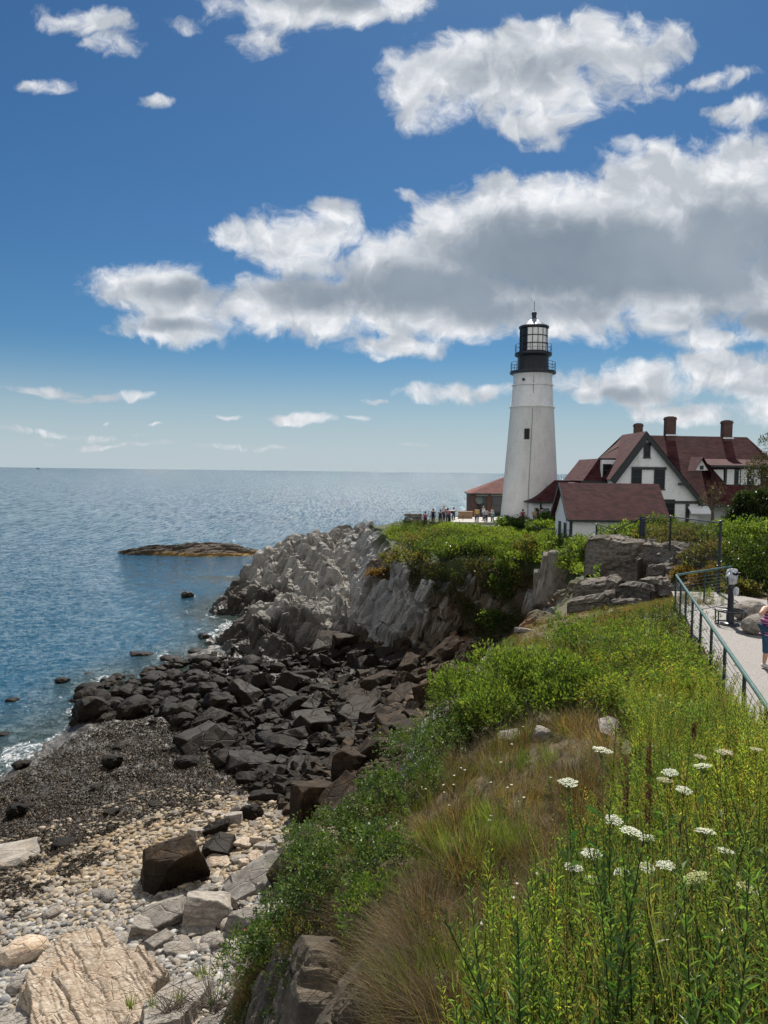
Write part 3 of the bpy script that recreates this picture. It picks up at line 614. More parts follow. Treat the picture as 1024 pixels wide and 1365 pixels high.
# ------------------------------------------------------------------ generic house pieces
def wall_window(parent, c, w, h, u=(1, 0, 0), out=(0, -1, 0), mull=1, frame=M_trim, pane=M_dglass, fw=.09, sill=True):
    """a framed window standing proud of a wall: c centre, u across, out outward"""
    c = np.asarray(c, float); u = np.asarray(u, float); out = np.asarray(out, float); up = np.array([0, 0, 1.])
    def bar(acc, u0, u1, z0, z1, d0, d1):
        V = [c + u * a_ + up * z + out * d for d in (d0, d1) for z in (z0, z1) for a_ in (u0, u1)]
        acc.add(V, Q=[[4, 5, 7, 6], [0, 1, 5, 4], [2, 6, 7, 3], [0, 4, 6, 2], [1, 3, 7, 5]])
    a = Acc(); W2, H2 = w / 2, h / 2
    bar(a, -W2, -W2 + fw, -H2, H2, -.05, .06); bar(a, W2 - fw, W2, -H2, H2, -.05, .06); bar(a, -W2 + fw, W2 - fw, H2 - fw, H2, -.05, .058); bar(a, -W2 + fw, W2 - fw, -H2, -H2 + fw, -.05, .058)
    for k in range(mull): bar(a, -W2 + fw, W2 - fw, -.03 + (k) * 0, .03, -.02, .045)
    f = a.build('window', frame, parent); b = Acc(); bar(b, -W2 + fw * .5, W2 - fw * .5, -H2 + fw * .5, H2 - fw * .5, -.05, .02); b.build('pane', pane, f)
    if sill: s = Acc(); bar(s, -W2 - .06, W2 + .06, -H2 - .07, -H2, -.05, .12); s.build('sill', frame, f)
    return f
def slab(P, t): # roof sheet with thickness below it
    P = np.asarray(P, float); n = np.cross(P[1] - P[0], P[2] - P[0]); n /= np.linalg.norm(n); n = n if n[2] > 0 else -n
    return P, -n * t

# ---- white outbuilding in front
root = empty('white_outbuilding', (14.4, 57, 12.2)); O = np.array([14.4, 57, 12.2]); tag(root, 'small white clapboard outbuilding with a plain maroon gable roof, nearest to the rocks', 'outbuilding')
Lx, Ly, ez, rz_ = 7.3, 5.0, 2.62, 5.1
a = Acc(); a.poly([[0, 0, 0], [Lx, 0, 0], [Lx, 0, ez], [0, 0, ez]]); a.poly([[0, Ly, 0], [Lx, Ly, 0], [Lx, Ly, ez], [0, Ly, ez]])
for x in (0, Lx): a.poly([[x, 0, 0], [x, Ly, 0], [x, Ly, ez], [x, Ly / 2, rz_ - .12], [x, 0, ez]])
a.build('wall', M_clap, root)
a = Acc()
for s in (0, 1):
    ye, yr = (-.35, Ly / 2) if s == 0 else (Ly + .35, Ly / 2)
    P, t_ = slab([[-.35, ye, ez - .3], [Lx + .35, ye, ez - .3], [Lx + .35, yr, rz_], [-.35, yr, rz_]], .12); a.poly(P, t_)
a.build('roof', M_roof, root)
a = Acc()
for s in (0, 1):                                  # barge boards on the near gable
    ye = -.42 if s == 0 else Ly + .42
    a.poly([[-.40, ye, ez - .52], [-.40, Ly / 2, rz_ - .28], [-.40, Ly / 2, rz_ + .02], [-.40, ye, ez - .27]], [.045, 0, 0])
a.box([-.3, -.40, ez - .47], [Lx + .3, -.36, ez - .31]); a.build('barge_board', M_trim, root)
a = Acc(); a.box([-.03, -.03, 0], [.16, .0, ez - .1]); a.box([-.03, 0, 0], [0, .16, ez - .1]); a.build('corner_board', M_trim, root)
a = Acc(); a.box([Lx - .16, -.03, 0], [Lx + .03, 0, ez - .1]); a.build('corner_board', M_trim, root)
a = Acc(); a.box([2.35, -.025, 0], [2.43, 0, ez - .2]); a.build('wall_batten', M_wtrim, root)
for yc in (1.5, 3.3): wall_window(root, (0, yc, 1.2), .75, 1.5, (0, 1, 0), (-1, 0, 0))

# ---- entry passage tied to the tower foot
root = empty('entry_passage', (0, 0, 0)); tag(root, 'low white passage with a swooping maroon hip roof joining the tower to the keepers house', 'building')
q = lambda px, py, Y: W(px, py, Y)
e0, e1 = q(705, 669, 82), q(790, 672, 82); r0 = q(739.5, 640, 84.5); r1 = q(812, 641, 84.5); zE = e0[2]; zR = r0[2]; zB = 12.0
a = Acc(); a.poly([[e0[0] + .5, 82.5, zB], [e1[0], 82.5, zB], [e1[0], 82.5, zE + .1], [e0[0] + .5, 82.5, zE + .1]]); a.poly([[e0[0] + .5, 82.5, zB], [e0[0] + .5, 87, zB], [e0[0] + .5, 87, zE + .1], [e0[0] + .5, 82.5, zE + .1]]); a.build('wall', M_clap, root)
a = Acc(); n = 8                                    # swept hip
ts = np.linspace(0, 1, n + 1); sw = ts ** 1.5
fr_ = np.array([[e0[0] + (r0[0] - e0[0]) * t_, 82 + 2.5 * t_, zE + (zR - zE) * s_] for t_, s_ in zip(ts, sw)])
bk_ = fr_.copy(); bk_[:, 1] = 84.5 + (84.5 - fr_[:, 1])
rt_ = fr_.copy(); rt_[:, 0] = r1[0] + .6
for i in range(n):
    a.add([fr_[i], fr_[i + 1], rt_[i + 1], rt_[i]], Q=[[0, 1, 2, 3]]); a.add([fr_[i], bk_[i], bk_[i + 1], fr_[i + 1]], Q=[[0, 1, 2, 3]]); b2 = bk_[i].copy(); b3 = bk_[i + 1].copy(); b2[0] = b3[0] = rt_[0, 0]; a.add([bk_[i], bk_[i + 1], b3, b2], Q=[[0, 1, 2, 3]])
a.build('roof', M_roof, root)
a = Acc(); a.box([e0[0] - .02, 81.97, zE - .14], [e1[0], 82.04, zE - .02]); a.box([e0[0] - .02, 82.04, zE - .14], [e0[0] + .05, 87, zE - .02]); a.build('eave_board', M_trim, root); a = Acc(); c_ = q(720.5, 690, 82.5)[0]; a.box([c_ - .09, 82.44, zB], [c_ + .09, 82.5, zE]); a.build('trim', M_trim, root)
w0 = q(715, 680, 82.5); wall_window(root, (w0[0], 82.5, w0[2]), .42, .5, mull=0)
w0 = q(727.5, 686, 82.5); a = Acc(); a.box([w0[0] - .36, 82.42, w0[2] - .75], [w0[0] + .36, 82.5, w0[2] + .72]); a.build('notice_board', M_grey, root)
w0 = q(718.5, 690, 82.5); a = Acc(); a.box([w0[0] - .28, 82.45, zB], [w0[0] + .05, 82.499, zB + 2.0]); a.build('door', M_trim, root)

# ---- brick fog signal house behind the tower
root = empty('brick_house', (0, 0, 0)); tag(root, 'low red brick house with a hipped roof, half hidden behind the lighthouse tower', 'building')
x0 = q(630, 660, 98)[0]; x1 = x0 + 10.2; zE = q(630, 656.5, 98)[2]; zR = q(672, 639.5, 101)[2] + .35; y0, y1 = 98.0, 105.0
a = Acc(); a.box([x0, y0, 11.5], [x1, y1, zE]); a.build('wall', M_brick, root)
a = Acc(); E = [[x0 - .35, y0 - .35, zE - .1], [x1 + .35, y0 - .35, zE - .1], [x1 + .35, y1 + .35, zE - .1], [x0 - .35, y1 + .35, zE - .1]]; Ra = [x0 + 4.6, (y0 + y1) / 2, zR]; Rb = [x1 - 3.2, (y0 + y1) / 2, zR]
a.poly([E[0], E[1], Rb, Ra]); a.poly([E[1], E[2], Rb]); a.poly([E[2], E[3], Ra, Rb]); a.poly([E[3], E[0], Ra]); a.poly(E); a.build('roof', mat_roof('rust_shingle', (.12, .036, .03)), root)
a = Acc(); a.box([x0 - .37, y0 - .38, zE - .26], [x1 + .37, y0 - .34, zE - .08]); a.box([x0 - .38, y0 - .34, zE - .26], [x0 - .34, y1, zE - .08]); a.build('eave_board', M_trim, root)
M_pane2 = mat_simple('grey_window_glass', (.03, .035, .04), .1, 0, .3, 2)
for px in (642.5, 662):
    c = q(px, 672, y0); f = wall_window(root, (c[0], y0, c[2] - .2), 1.35, 2.6, pane=M_pane2)
    a = Acc(); a.box([c[0] - .8, y0 - .1, c[2] + 1.1], [c[0] + .8, y0, c[2] + 1.3]); a.build('lintel', M_stone, f)
c = q(639, 669, y0); a = Acc(); a.lathe([(.02, -.14), (.5, -.12), (.55, 0), (.5, .1)], 20); o = a.build('fan_hood', M_grey, root); o.location = (c[0], y0 - .2, c[2] + .2); o.rotation_euler = (R(90), 0, 0)

# ---- the keepers' house
root = empty('keepers_house', (0, 0, 0)); tag(root, 'large white two storey house with steep maroon roofs, front gable and three brick chimneys', 'house')
GY = 67.5; RY = 73.8
ap = q(859.5, 576.5, GY); fl = q(811, 640, GY); frr = q(936.5, 670.5, GY); zb = 12.0
rl = q(853, 576.5, RY); rr_ = q(996, 581, RY); rz_ = (ap[2])
def on(px, py, Y=GY): return q(px, py, Y)
# gable wall with its outline under the barge boards
gl = on(818, 640); grt = on(931, 668)
a = Acc(); wx1 = on(917, 680)[0]
a.poly([[gl[0], GY, zb], [grt[0], GY, zb], [grt[0], GY, grt[2]], [ap[0], GY, ap[2] - .25], [gl[0], GY, gl[2]]], [0, .25, 0])
a.poly([[gl[0], GY + .25, zb], [gl[0], RY, zb], [gl[0], RY, gl[2]], [gl[0], GY + .25, gl[2]]]); a.poly([[grt[0], GY + .25, zb], [grt[0], RY, zb], [grt[0], RY, grt[2] - 1], [grt[0], GY + .25, grt[2] - 1]])
ml = on(770, 700, 70.5)[0]; mr = on(1040, 700, 69.5)[0]
a.box([ml + .8, 71.2, zb], [gl[0], 78, on(800, 645, 71)[2]]); a.box([grt[0], 70.2, zb], [mr, 78, on(990, 668, 70)[2] - .6])
a.build('wall', M_clap, root)
up_ = on(863, 622); a = Acc(); sl = (frr[0] - ap[0]) / (ap[2] - frr[2]); sl2 = (ap[0] - fl[0]) / (ap[2] - fl[2]); zz = up_[2]
a.poly([[ap[0] - (ap[2] - zz) * sl2 + .35, GY - .07, zz], [ap[0] + (ap[2] - zz) * sl - .35, GY - .07, zz], [ap[0], GY - .07, ap[2] - .5]], [0, .069, 0]); a.build('gable_panel', mat_wall('white_shingle', (.84, .85, .86), .2, .4, joint=.2), root)
# barge boards
a = Acc()
for f, d in ((fl, -1), (frr, 1)):
    dv = np.array([f[0] - ap[0], 0, f[2] - ap[2]]); dv /= np.linalg.norm(dv); nv = np.array([dv[2], 0, -dv[0]]); nv = nv if nv[2] < 0 else -nv
    wd = .62 if d < 0 else .34
    A_ = np.array([ap[0], GY - .45, ap[2] + .05]); B_ = np.array([f[0], GY - .45, f[2]])
    a.poly([A_, B_, B_ + nv * wd, A_ - np.array([0, 0, wd / abs(dv[0])])], [0, .10, 0] if d < 0 else [0, .097, 0])
    a.poly([A_ + [0, .1, 0], B_ + [0, .1, 0], B_ + [0, .6, 0] , A_ + [0, .6, 0]], nv * .1)
a.build('barge_board', M_trim, root)
# roofs
a = Acc(); ov = .5
for f in (fl, frr):                               # front gable planes running back into the ridge
    a.poly([[ap[0], GY - ov, ap[2] + .1], [f[0], GY - ov, f[2] + .05], [f[0], RY, f[2] + .05], [ap[0], RY, ap[2] + .1]])
eave = on(967, 673, 67.9); eR = on(1050, 676, 67.9); hipR = on(1022, 607, 71.5)
ridgeL = np.array([ap[0], RY, ap[2] + .1]); ridgeR = np.array([rr_[0], RY, ap[2] + .02])
ed = np.array([frr[0], 67.9, eave[2]]); er = np.array([eR[0], 67.9, eave[2]])
a.poly([ridgeL, ridgeR, [ridgeR[0] + 3.6, 69.2, ridgeR[2] - 5.2], er, ed]); a.poly([ridgeR, [ridgeR[0] + 3.6, 69.2, ridgeR[2] - 5.2], er + [2.6, 0, 0], er + [2.6, 11.8, 0]])
a.poly([ridgeL, ridgeR, er + [2.6, 11.8, 0], [ml, RY + 5.9, eave[2]]])
# left wing: flat hip above, steep slope below
tl = q(798.5, 610.5, 70.0); tr_ = q(834, 611, 70.0); hl = q(846, 582.5, RY); bl = q(777, 641, 69.4); br_ = q(822, 641, 69.4)
a.poly([tl, tr_, [ap[0], RY, ap[2] - .2], hl]); a.poly([tl, hl, [hl[0], RY + 4, tl[2]]]); a.poly([bl, [q(802, 611, 70.1)[0], 70.15, tl[2] - .05], [tl[0], 70.1, tl[2] - .05]]); a.poly([bl, br_, [br_[0], 70.7, tl[2] - .05], [tl[0], 70.1, tl[2] - .05]]); a.poly([bl, [tl[0], 70.1, tl[2] - .05], [tl[0], 77, tl[2] - .05], [bl[0], 77, bl[2]]])
a.build('roof', M_roof, root)
a = Acc(); a.poly([tl + [-.05, -.06, -.02], tr_ + [0, -.06, -.02], tr_ + [0, -.06, -.16], tl + [-.05, -.06, -.16]], [0, .05, 0]); a.build('eave_board', M_trim, root); a = Acc(); a.box([bl[0] - .1, 69.3, bl[2] - .28], [br_[0] + .2, 69.42, bl[2] + .02]); a.build('eave_board', M_trim, root); a = Acc(); a.box([ed[0] - .1, 67.8, eave[2] - .22], [er[0], 67.92, eave[2] - .02]); a.build('eave_board', M_trim, root)
# left dormer
d0, d1 = q(802.5, 613, 69.6), q(832, 638, 69.6); a = Acc(); a.box([d0[0], 69.6, d1[2]], [d1[0], 72, d0[2]]); dm = a.build('dormer', M_clap, root); c = q(809.5, 627, 69.6); wall_window(dm, (c[0], 69.6, c[2]), .85, 1.2)
# windows, bands of the front gable
for px, py, w, h in [(862.5, 600, .62, 1.35), (848.5, 635.5, .95, 1.75), (879, 637.5, 1.0, 2.0), (892, 678, 1.0, 1.7)]:
    c = on(px, py, GY - .07 if py < 622 else GY); wall_window(root, (c[0], c[1], c[2]), w, h)
def nx_():
    global a
    a.build('trim', M_trim, root); a = Acc()
a = Acc(); b0 = on(842, 622.5); a.box([b0[0], GY - .12, b0[2] - .22], [on(888, 622.5)[0], GY - .001, b0[2]]); nx_(); b0 = on(870, 669); a.box([b0[0], GY - .12, b0[2] - .12], [on(938, 669)[0], GY - .001, b0[2] + .12]); nx_(); b0 = on(916.5, 670); a.box([b0[0] - .16, GY - .1, zb], [b0[0] + .16, GY - .001, b0[2] - .13]); nx_(); b0 = on(873, 670); a.box([b0[0] - .1, GY - .1, zb], [b0[0] + .1, GY - .001, b0[2] - .13])
nx_(); b0 = on(914, 645); a.box([b0[0] - .75, GY - .5, b0[2] - .1], [b0[0] + .35, GY - .13, b0[2] + .08]); a.build('trim', M_trim, root)
b0 = on(929, 678); a = Acc(); a.poly([[b0[0] - .85, GY - .9, b0[2] - .35], [b0[0] + 1.0, GY - .9, b0[2] - .35], [b0[0] + 1.0, GY - .01, b0[2] + .25], [b0[0] - .85, GY - .01, b0[2] + .25]], [0, 0, -.1]); a.build('porch_hood', M_wtrim, root)
# long dormer on the right
z1, z0 = q(980, 621, 69.6)[2], q(980, 649, 69.6)[2]; xa, xb = q(944, 630, 69.6)[0], q(1034, 630, 69.6)[0]
a = Acc(); a.box([xa + .3, 69.6, z0 - 1.3], [xb, 72.5, z1]); dm = a.build('dormer', mat_roof('dormer_shingle', (.045, .014, .016)), root)
a = Acc(); a.poly([[xa, 69.1, z1 + .02], [xb + .4, 69.1, z1 + .02], [xb + .4, 73.2, z1 + 1.0], [xa, 73.2, z1 + 1.0]], [0, 0, -.12]); a.build('dormer_roof', M_roof, dm)
a = Acc(); a.box([xa, 69.03, z1 - .16], [xb + .4, 69.1, z1 + .04]); a.build('eave_board', M_trim, dm)
c0 = q(951, 626, 69.55); c1 = q(964.5, 626, 69.55); c2 = q(964.5, 641, 69.55); a = Acc(); a.poly([c0, c1, c2], [0, .049, 0])
for px in (974, 991, 1008):
    c = q(px, 635.5, 69.56); a.box([c[0] - .42, 69.56, c[2] - .78], [c[0] + .42, 69.6, c[2] + .7])
a.build('shutter_panel', M_wtrim, dm)
for px in (983, 1000): c = q(px, 635.5, 69.6); wall_window(dm, (c[0], 69.6, c[2] - .02), .62, 1.45)
c = q(967.3, 634, 69.6); a = Acc(); a.box([c[0] - .1, 69.53, c[2] - .9], [c[0] + .1, 69.599, c[2] + .75]); a.build('post', M_trim, dm)
# small triangular vent dormer
c = q(935.5, 622, 69.0); a = Acc(); hw, hh = .62, .95
a.poly([[c[0] - hw, 69.0, c[2] - .35], [c[0] + hw, 69.0, c[2] - .35], [c[0], 69.0, c[2] + hh - .35]], [0, .05, 0]); dm = a.build('vent_dormer', M_wtrim, root)
a = Acc(); hw += .2; hh += .25
a.poly([[c[0] - hw, 68.7, c[2] - .5], [c[0], 68.7, c[2] + hh - .35], [c[0], 71.5, c[2] + hh - .35], [c[0] - hw, 70.2, c[2] - .5]], [0, 0, .06]); a.poly([[c[0] + hw, 68.7, c[2] - .5], [c[0], 68.7, c[2] + hh - .35], [c[0], 71.5, c[2] + hh - .35], [c[0] + hw, 70.2, c[2] - .5]], [0, 0, .06]); a.build('vent_roof', M_roof, dm)
a = Acc(); a.box([c[0] - .16, 68.96, c[2] - .28], [c[0] + .16, 68.999, c[2] + .1]); a.build('louvre', M_trim, dm)
for px, pt, pb, wp, dy in ((851, 565, 586, 9.6, 1.2), (893.5, 556, 584, 12, 0), (969, 561, 588, 11, 0)):
    c = q(px, pt, RY + dy); b_ = q(px, pb, RY + dy); hw = wp / FPX * RY / 2
    a = Acc(); a.box([c[0] - hw, RY + dy - hw, b_[2] - 1.2], [c[0] + hw, RY + dy + hw, c[2]]); a.box([c[0] - hw - .05, RY + dy - hw - .05, c[2] - .28], [c[0] + hw + .05, RY + dy + hw + .05, c[2] - .12]); ch = a.build('chimney', M_chim, root)
    a = Acc(); a.box([c[0] - hw * .6, RY + dy - hw * .6, c[2]], [c[0] + hw * .6, RY + dy + hw * .6, c[2] + .06]); a.build('flue', M_black, ch)
    a = Acc(); a.box([c[0] - hw - .12, RY + dy - hw - .12, b_[2] + .2], [c[0] + hw + .12, RY + dy - hw - .055, b_[2] + .34]); a.build('flashing', M_zinc, ch)
# ------------------------------------------------------------------ loose rock
def rock_proto(kind, seed):
    """angular block, slab, rounded cobble or weedy boulder; about one unit long"""
    r = random.Random(seed); bm = bmesh.new()
    dims = {'block': (1, r.uniform(.6, .9), r.uniform(.5, .75)), 'slab': (1, r.uniform(.5, .8), r.uniform(.18, .32)), 'round': (1, r.uniform(.65, .85), r.uniform(.45, .65)), 'weedy': (1, r.uniform(.7, .9), r.uniform(.5, .7))}[kind]
    if kind in ('block', 'slab'):
        bmesh.ops.create_cube(bm, size=1)
        for v in bm.verts: v.co = Vector((v.co.x * dims[0], v.co.y * dims[1], v.co.z * dims[2])) + Vector((r.uniform(-1, 1), r.uniform(-1, 1), r.uniform(-.5, .5))) * .08
        for k in range(r.randint(8, 13)):
            n = Vector((r.gauss(0, 1) / dims[0], r.gauss(0, 1) / dims[1], r.gauss(0, .8) / dims[2])).normalized()
            sup = max(n.dot(v.co) for v in bm.verts)
            geo = bm.verts[:] + bm.edges[:] + bm.faces[:]
            bmesh.ops.bisect_plane(bm, geom=geo, plane_co=n * sup * r.uniform(.66, .94), plane_no=n, clear_outer=True)
            ed = [e for e in bm.edges if len(e.link_faces) < 2]
            if ed: bmesh.ops.contextual_create(bm, geom=ed)
        bmesh.ops.bevel(bm, geom=bm.edges[:], offset=.02, segments=1, affect='EDGES', profile=.6)
        bmesh.ops.triangulate(bm, faces=bm.faces[:])
        for it in range(2):
            L_ = [e for e in bm.edges if e.calc_length() > .16]
            if L_: bmesh.ops.subdivide_edges(bm, edges=L_, cuts=1); bmesh.ops.triangulate(bm, faces=[f for f in bm.faces if len(f.verts) > 3])
        amp = .05
    else:
        bmesh.ops.create_icosphere(bm, subdivisions=3, radius=.5)
        for v in bm.verts: v.co = Vector((v.co.x * dims[0], v.co.y * dims[1], v.co.z * dims[2]))
        amp = .05 if kind == 'round' else .10
        if kind == 'weedy':
            for k in range(4):
                n = Vector((r.gauss(0, 1), r.gauss(0, 1), r.gauss(0, .7))).normalized(); d = r.uniform(.26, .38) * 1
                for v in bm.verts:
                    q = n.dot(v.co)
                    if q > d * .9: v.co -= n * (q - d * .9) * .8
    V = np.array([v.co[:] for v in bm.verts]); 
    nz = fbm(V[:, 0] * 3 + seed, V[:, 1] * 3 + V[:, 2] * 2.3, 4, seed) - .5; nz2 = fbm(V[:, 0] * 9 + V[:, 2] * 7, V[:, 1] * 9 + seed, 2, seed + 3) - .5
    N = V / (np.linalg.norm(V, axis=1)[:, None] + 1e-6)
    V = V + N * (nz * amp * 2.2 + nz2 * amp)[:, None]
    bm.verts.ensure_lookup_table(); T = np.array([[v.index for v in f.verts] for f in bm.faces if len(f.verts) == 3]); bm.free()
    return V, T
BLOCKS = [rock_proto('block', 100 + i) for i in range(10)]; SLABS = [rock_proto('slab', 200 + i) for i in range(8)]; ROUNDS = [rock_proto('round', 300 + i) for i in range(8)]; WEEDY = [rock_proto('weedy', 400 + i) for i in range(8)]
def small_proto(seed, lumpy=.1):
    bm = bmesh.new(); bmesh.ops.create_icosphere(bm, subdivisions=2 if lumpy < .05 else 1, radius=.5); r = random.Random(seed)
    V = np.array([v.co[:] for v in bm.verts]) * [1, r.uniform(.6, .85), r.uniform(.38, .6)]
    V += V * (np.array([r.uniform(-1, 1) for _ in V])[:, None] * lumpy)
    bm.verts.ensure_lookup_table(); T = np.array([[v.index for v in f.verts] for f in bm.faces]); bm.free(); return V, T
PEBS = [small_proto(i, .03) for i in range(8)]; RUB = [small_proto(40 + i, .22) for i in range(8)]
def rotm(ax, ay, az):
    return np.array(Matrix.Rotation(az, 3, 'Z') @ Matrix.Rotation(ay, 3, 'Y') @ Matrix.Rotation(ax, 3, 'X'))
def scatter_mesh(protos, P, S, ang, tilt, C, rng_):
    """merge many small copies of prototype shapes into arrays"""
    a = Acc(); k = rng_.integers(0, len(protos), len(P))
    for j, (V, T) in enumerate(protos):
        i = np.where(k == j)[0]
        if not len(i): continue
        c, s = np.cos(ang[i]), np.sin(ang[i]); tx, ty = tilt[i, 0], tilt[i, 1]
        x = V[None, :, 0] * S[i, None, 0]; y = V[None, :, 1] * S[i, None, 1]; z = V[None, :, 2] * S[i, None, 2]
        z2 = z + x * tx[:, None] + y * ty[:, None]; x2 = x - z * tx[:, None]; y2 = y - z * ty[:, None]
        XX = np.stack([x2 * c[:, None] - y2 * s[:, None], x2 * s[:, None] + y2 * c[:, None], z2], -1) + P[i][:, None]
        TT = (T[None] + (np.arange(len(i)) * len(V))[:, None, None]).reshape(-1, 3)
        CC = np.repeat(C[i], len(V), 0)
        a.add(XX.reshape(-1, 3), T=TT, C=CC)
    return a
def mat_rock(name, mode):
    m, t, b = newmat(name); tc = t.n('ShaderNodeNewGeometry'); pos = tc.outputs['Position']; ob = t.n('ShaderNodeTexCoord').outputs['Object']; oi = t.n('ShaderNodeObjectInfo').outputs['Random']
    z = t.n('ShaderNodeSeparateXYZ', {0: pos}).outputs[2]
    st = t.noise(t.scalev(ob, (1.5, 3, 5)), 2.0, 8, .66); blot = t.noise(pos, 1.7, 6, .6); sp = t.noise(pos, 14, 4, .7)
    if mode == 'dark': cols = ((.013, .0085, .005), (.062, .041, .024), (.125, .08, .042))
    elif mode == 'tan': cols = ((.33, .25, .175), (.58, .50, .40), (.42, .29, .19))
    elif mode == 'wet': cols = ((.006, .0045, .003), (.020, .0145, .008), (.045, .029, .012))
    elif mode == 'bed': cols = ((.075, .066, .055), (.23, .21, .18), (.24, .17, .115))
    else: cols = ((.17, .155, .135), (.36, .33, .29), (.27, .21, .15))
    c = t.mix(t.ramp(st, .35, .68), cols[0], cols[1]); c = t.mix(t.math('MULTIPLY', t.ramp(blot, .52, .72), .6), c, cols[2])
    c = t.mix(1., c, t.mix(oi, (.75, .75, .76), (1.25, 1.22, 1.18)), 'MULTIPLY'); c = t.mix(1., c, t.mix(t.ramp(sp, .3, .7), (.7, .7, .7), (1.2, 1.2, 1.2)), 'MULTIPLY')
    if mode == 'dark':
        wet = t.ramp(t.math('ADD', z, t.math('MULTIPLY_ADD', blot, 1.8, -.9)), 4.6, 2.4); c = t.mix(wet, c, t.mix(t.ramp(sp, .4, .6), (.006, .0045, .003), (.022, .0155, .009)))
        t.t.links.new(t.math('MULTIPLY_ADD', wet, -.28, .82), b.inputs['Roughness'])
    b.inputs['Specular IOR Level'].default_value = .12 if mode in ('dark', 'wet') else .25
    if mode != 'dark': b.inputs['Roughness'].default_value = .5 if mode == 'wet' else .85
    t.t.links.new(c, b.inputs['Base Color'])
    crk = t.n('ShaderNodeTexVoronoi', {'Vector': t.scalev(ob, (1, 1.6, 3)), 'Scale': 1.6}, feature='DISTANCE_TO_EDGE').outputs['Distance']
    h = t.math('ADD', t.math('MULTIPLY', st, .9), t.math('MULTIPLY', sp, .5 if mode != 'wet' else 1.3))
    if mode != 'wet': h = t.math('ADD', h, t.math('MULTIPLY', t.ramp(crk, 0, .035), .6))
    bn = t.n('ShaderNodeBump', {'Height': h, 'Strength': .8, 'Distance': .06}); t.t.links.new(bn.outputs[0], b.inputs['Normal']); return m
M_rdark, M_rgrey, M_rtan, M_rwet = mat_rock('dark_shore_rock', 'dark'), mat_rock('grey_rock', 'grey'), mat_rock('tan_layered_rock', 'tan'), mat_rock('weed_covered_rock', 'wet')
def mat_vcol(name, rough=.7, bump=.3, bs=30, spec=.4):
    m, t, b = newmat(name); a = t.n('ShaderNodeAttribute', attribute_name='Col').outputs['Color']; pos = t.n('ShaderNodeNewGeometry').outputs['Position']; n = t.noise(pos, bs, 4, .65)
    t.t.links.new(t.mix(1., a, t.mix(t.ramp(n, .3, .7), (.7, .7, .7), (1.25, 1.24, 1.22)), 'MULTIPLY'), b.inputs['Base Color']); b.inputs['Roughness'].default_value = rough; b.inputs['Specular IOR Level'].default_value = spec
    bn = t.n('ShaderNodeBump', {'Height': n, 'Strength': bump, 'Distance': .02}); t.t.links.new(bn.outputs[0], b.inputs['Normal']); return m
M_peb = mat_vcol('beach_stone', .7, .25, 40, .3); M_rub = mat_vcol('rubble_stone', .8, .6, 18, .15)
proto_me = {}
def rock_obj(name, protos, k, mat, P, size, rot, label, group=None, cat='rock', squash=1., sink=.25):
    key = (id(protos), k, mat.name)
    if key not in proto_me: proto_me[key] = npmesh(name, protos[k][0], protos[k][1], mat, None, False)
    o = bpy.data.objects.new(name, proto_me[key]); col.objects.link(o); ext = float(np.ptp(protos[k][0][:, 2])) * size * squash
    o.location = (P[0], P[1], P[2] + ext * (.5 - sink)); o.rotation_euler = rot; o.scale = (size, size, size * squash)
    return tag(o, label, cat, group)
def poly_px(poly, n, r_):
    P = np.array(poly, float); lo, hi = P.min(0), P.max(0); out = np.zeros((0, 2))
    while len(out) < n:
        q = lo + r_.random((n * 3, 2)) * (hi - lo); s, _ = polysd(q[:, 0], q[:, 1], P); out = np.vstack([out, q[s > 0]])
    return out[:n]
r2 = np.random.default_rng(21)
# ---- the boulder field under the cliff: the largest as things, the rest as rubble
FZ = [(285,872),(350,885),(430,860),(480,848),(560,872),(632,872),(622,925),(575,990),(530,1050),(470,1105),(395,1085),(330,1050),(265,985),(215,955),(100,965),(95,935),(150,905),(235,885)]
px = poly_px(FZ, 1500, r2); H, ok = hit(px[:, 0], px[:, 1]); H = H[ok & (H[:, 1] > 26)]; placed = []
order = np.argsort(-r2.random(len(H)))
cnt = 0
for i in order:
    p = H[i]; dist = np.hypot(p[0], p[1]); big = r2.random()
    size = (.9 + 1.5 * big ** 2.4) * (1.15 if p[1] > 42 else 1.0)
    if any((p[0] - a[0]) ** 2 + (p[1] - a[1]) ** 2 < (.25 * (size + a[3])) ** 2 for a in placed): continue
    placed.append((p[0], p[1], p[2], size)); low = p[2] < 1.3 + .3 * r2.normal()
    yaw = R(35) + r2.normal() * .5
    if low:
        kind = 'weed'; o = rock_obj('boulder', WEEDY, int(r2.integers(0, 8)), M_rwet, p, size * 1.05, (0, 0, r2.random() * 6.28), 'rounded black boulder shaggy with wet seaweed, low on the shore', 'weed covered boulders low on the shore', 'boulder', .85)
    elif r2.random() < .58:
        o = rock_obj('boulder', SLABS, int(r2.integers(0, 8)), M_rdark, p, size * 1.3, (r2.normal() * .22, -.15 + r2.normal() * .25, yaw), 'long dark slab of slate tilted among the boulders below the cliff', 'dark slabs below the cliff', 'boulder', 1.2)
    else:
        o = rock_obj('boulder', BLOCKS, int(r2.integers(0, 10)), M_rdark, p, size, (r2.normal() * .3, r2.normal() * .3, yaw), 'angular dark brown block of rock in the boulder field below the cliff', 'angular boulders below the cliff', 'boulder')
    cnt += 1
    if cnt >= 285: break
px = poly_px(FZ, 6500, r2); H, ok = hit(px[:, 0], px[:, 1], n=300); H = H[ok & (H[:, 1] > 25)]; n = len(H)
s = (.18 + .75 * r2.random(n) ** 2.4); up_f = sstep(1.8, 4.4, H[:, 2] + .5 * r2.normal(size=n)); shade = .6 + .8 * r2.random(n)
C = (np.array([.012, .009, .006]) * (1 - up_f)[:, None] + np.array([.10, .070, .043]) * up_f[:, None]) * shade[:, None]
H[:, 2] += s * .12
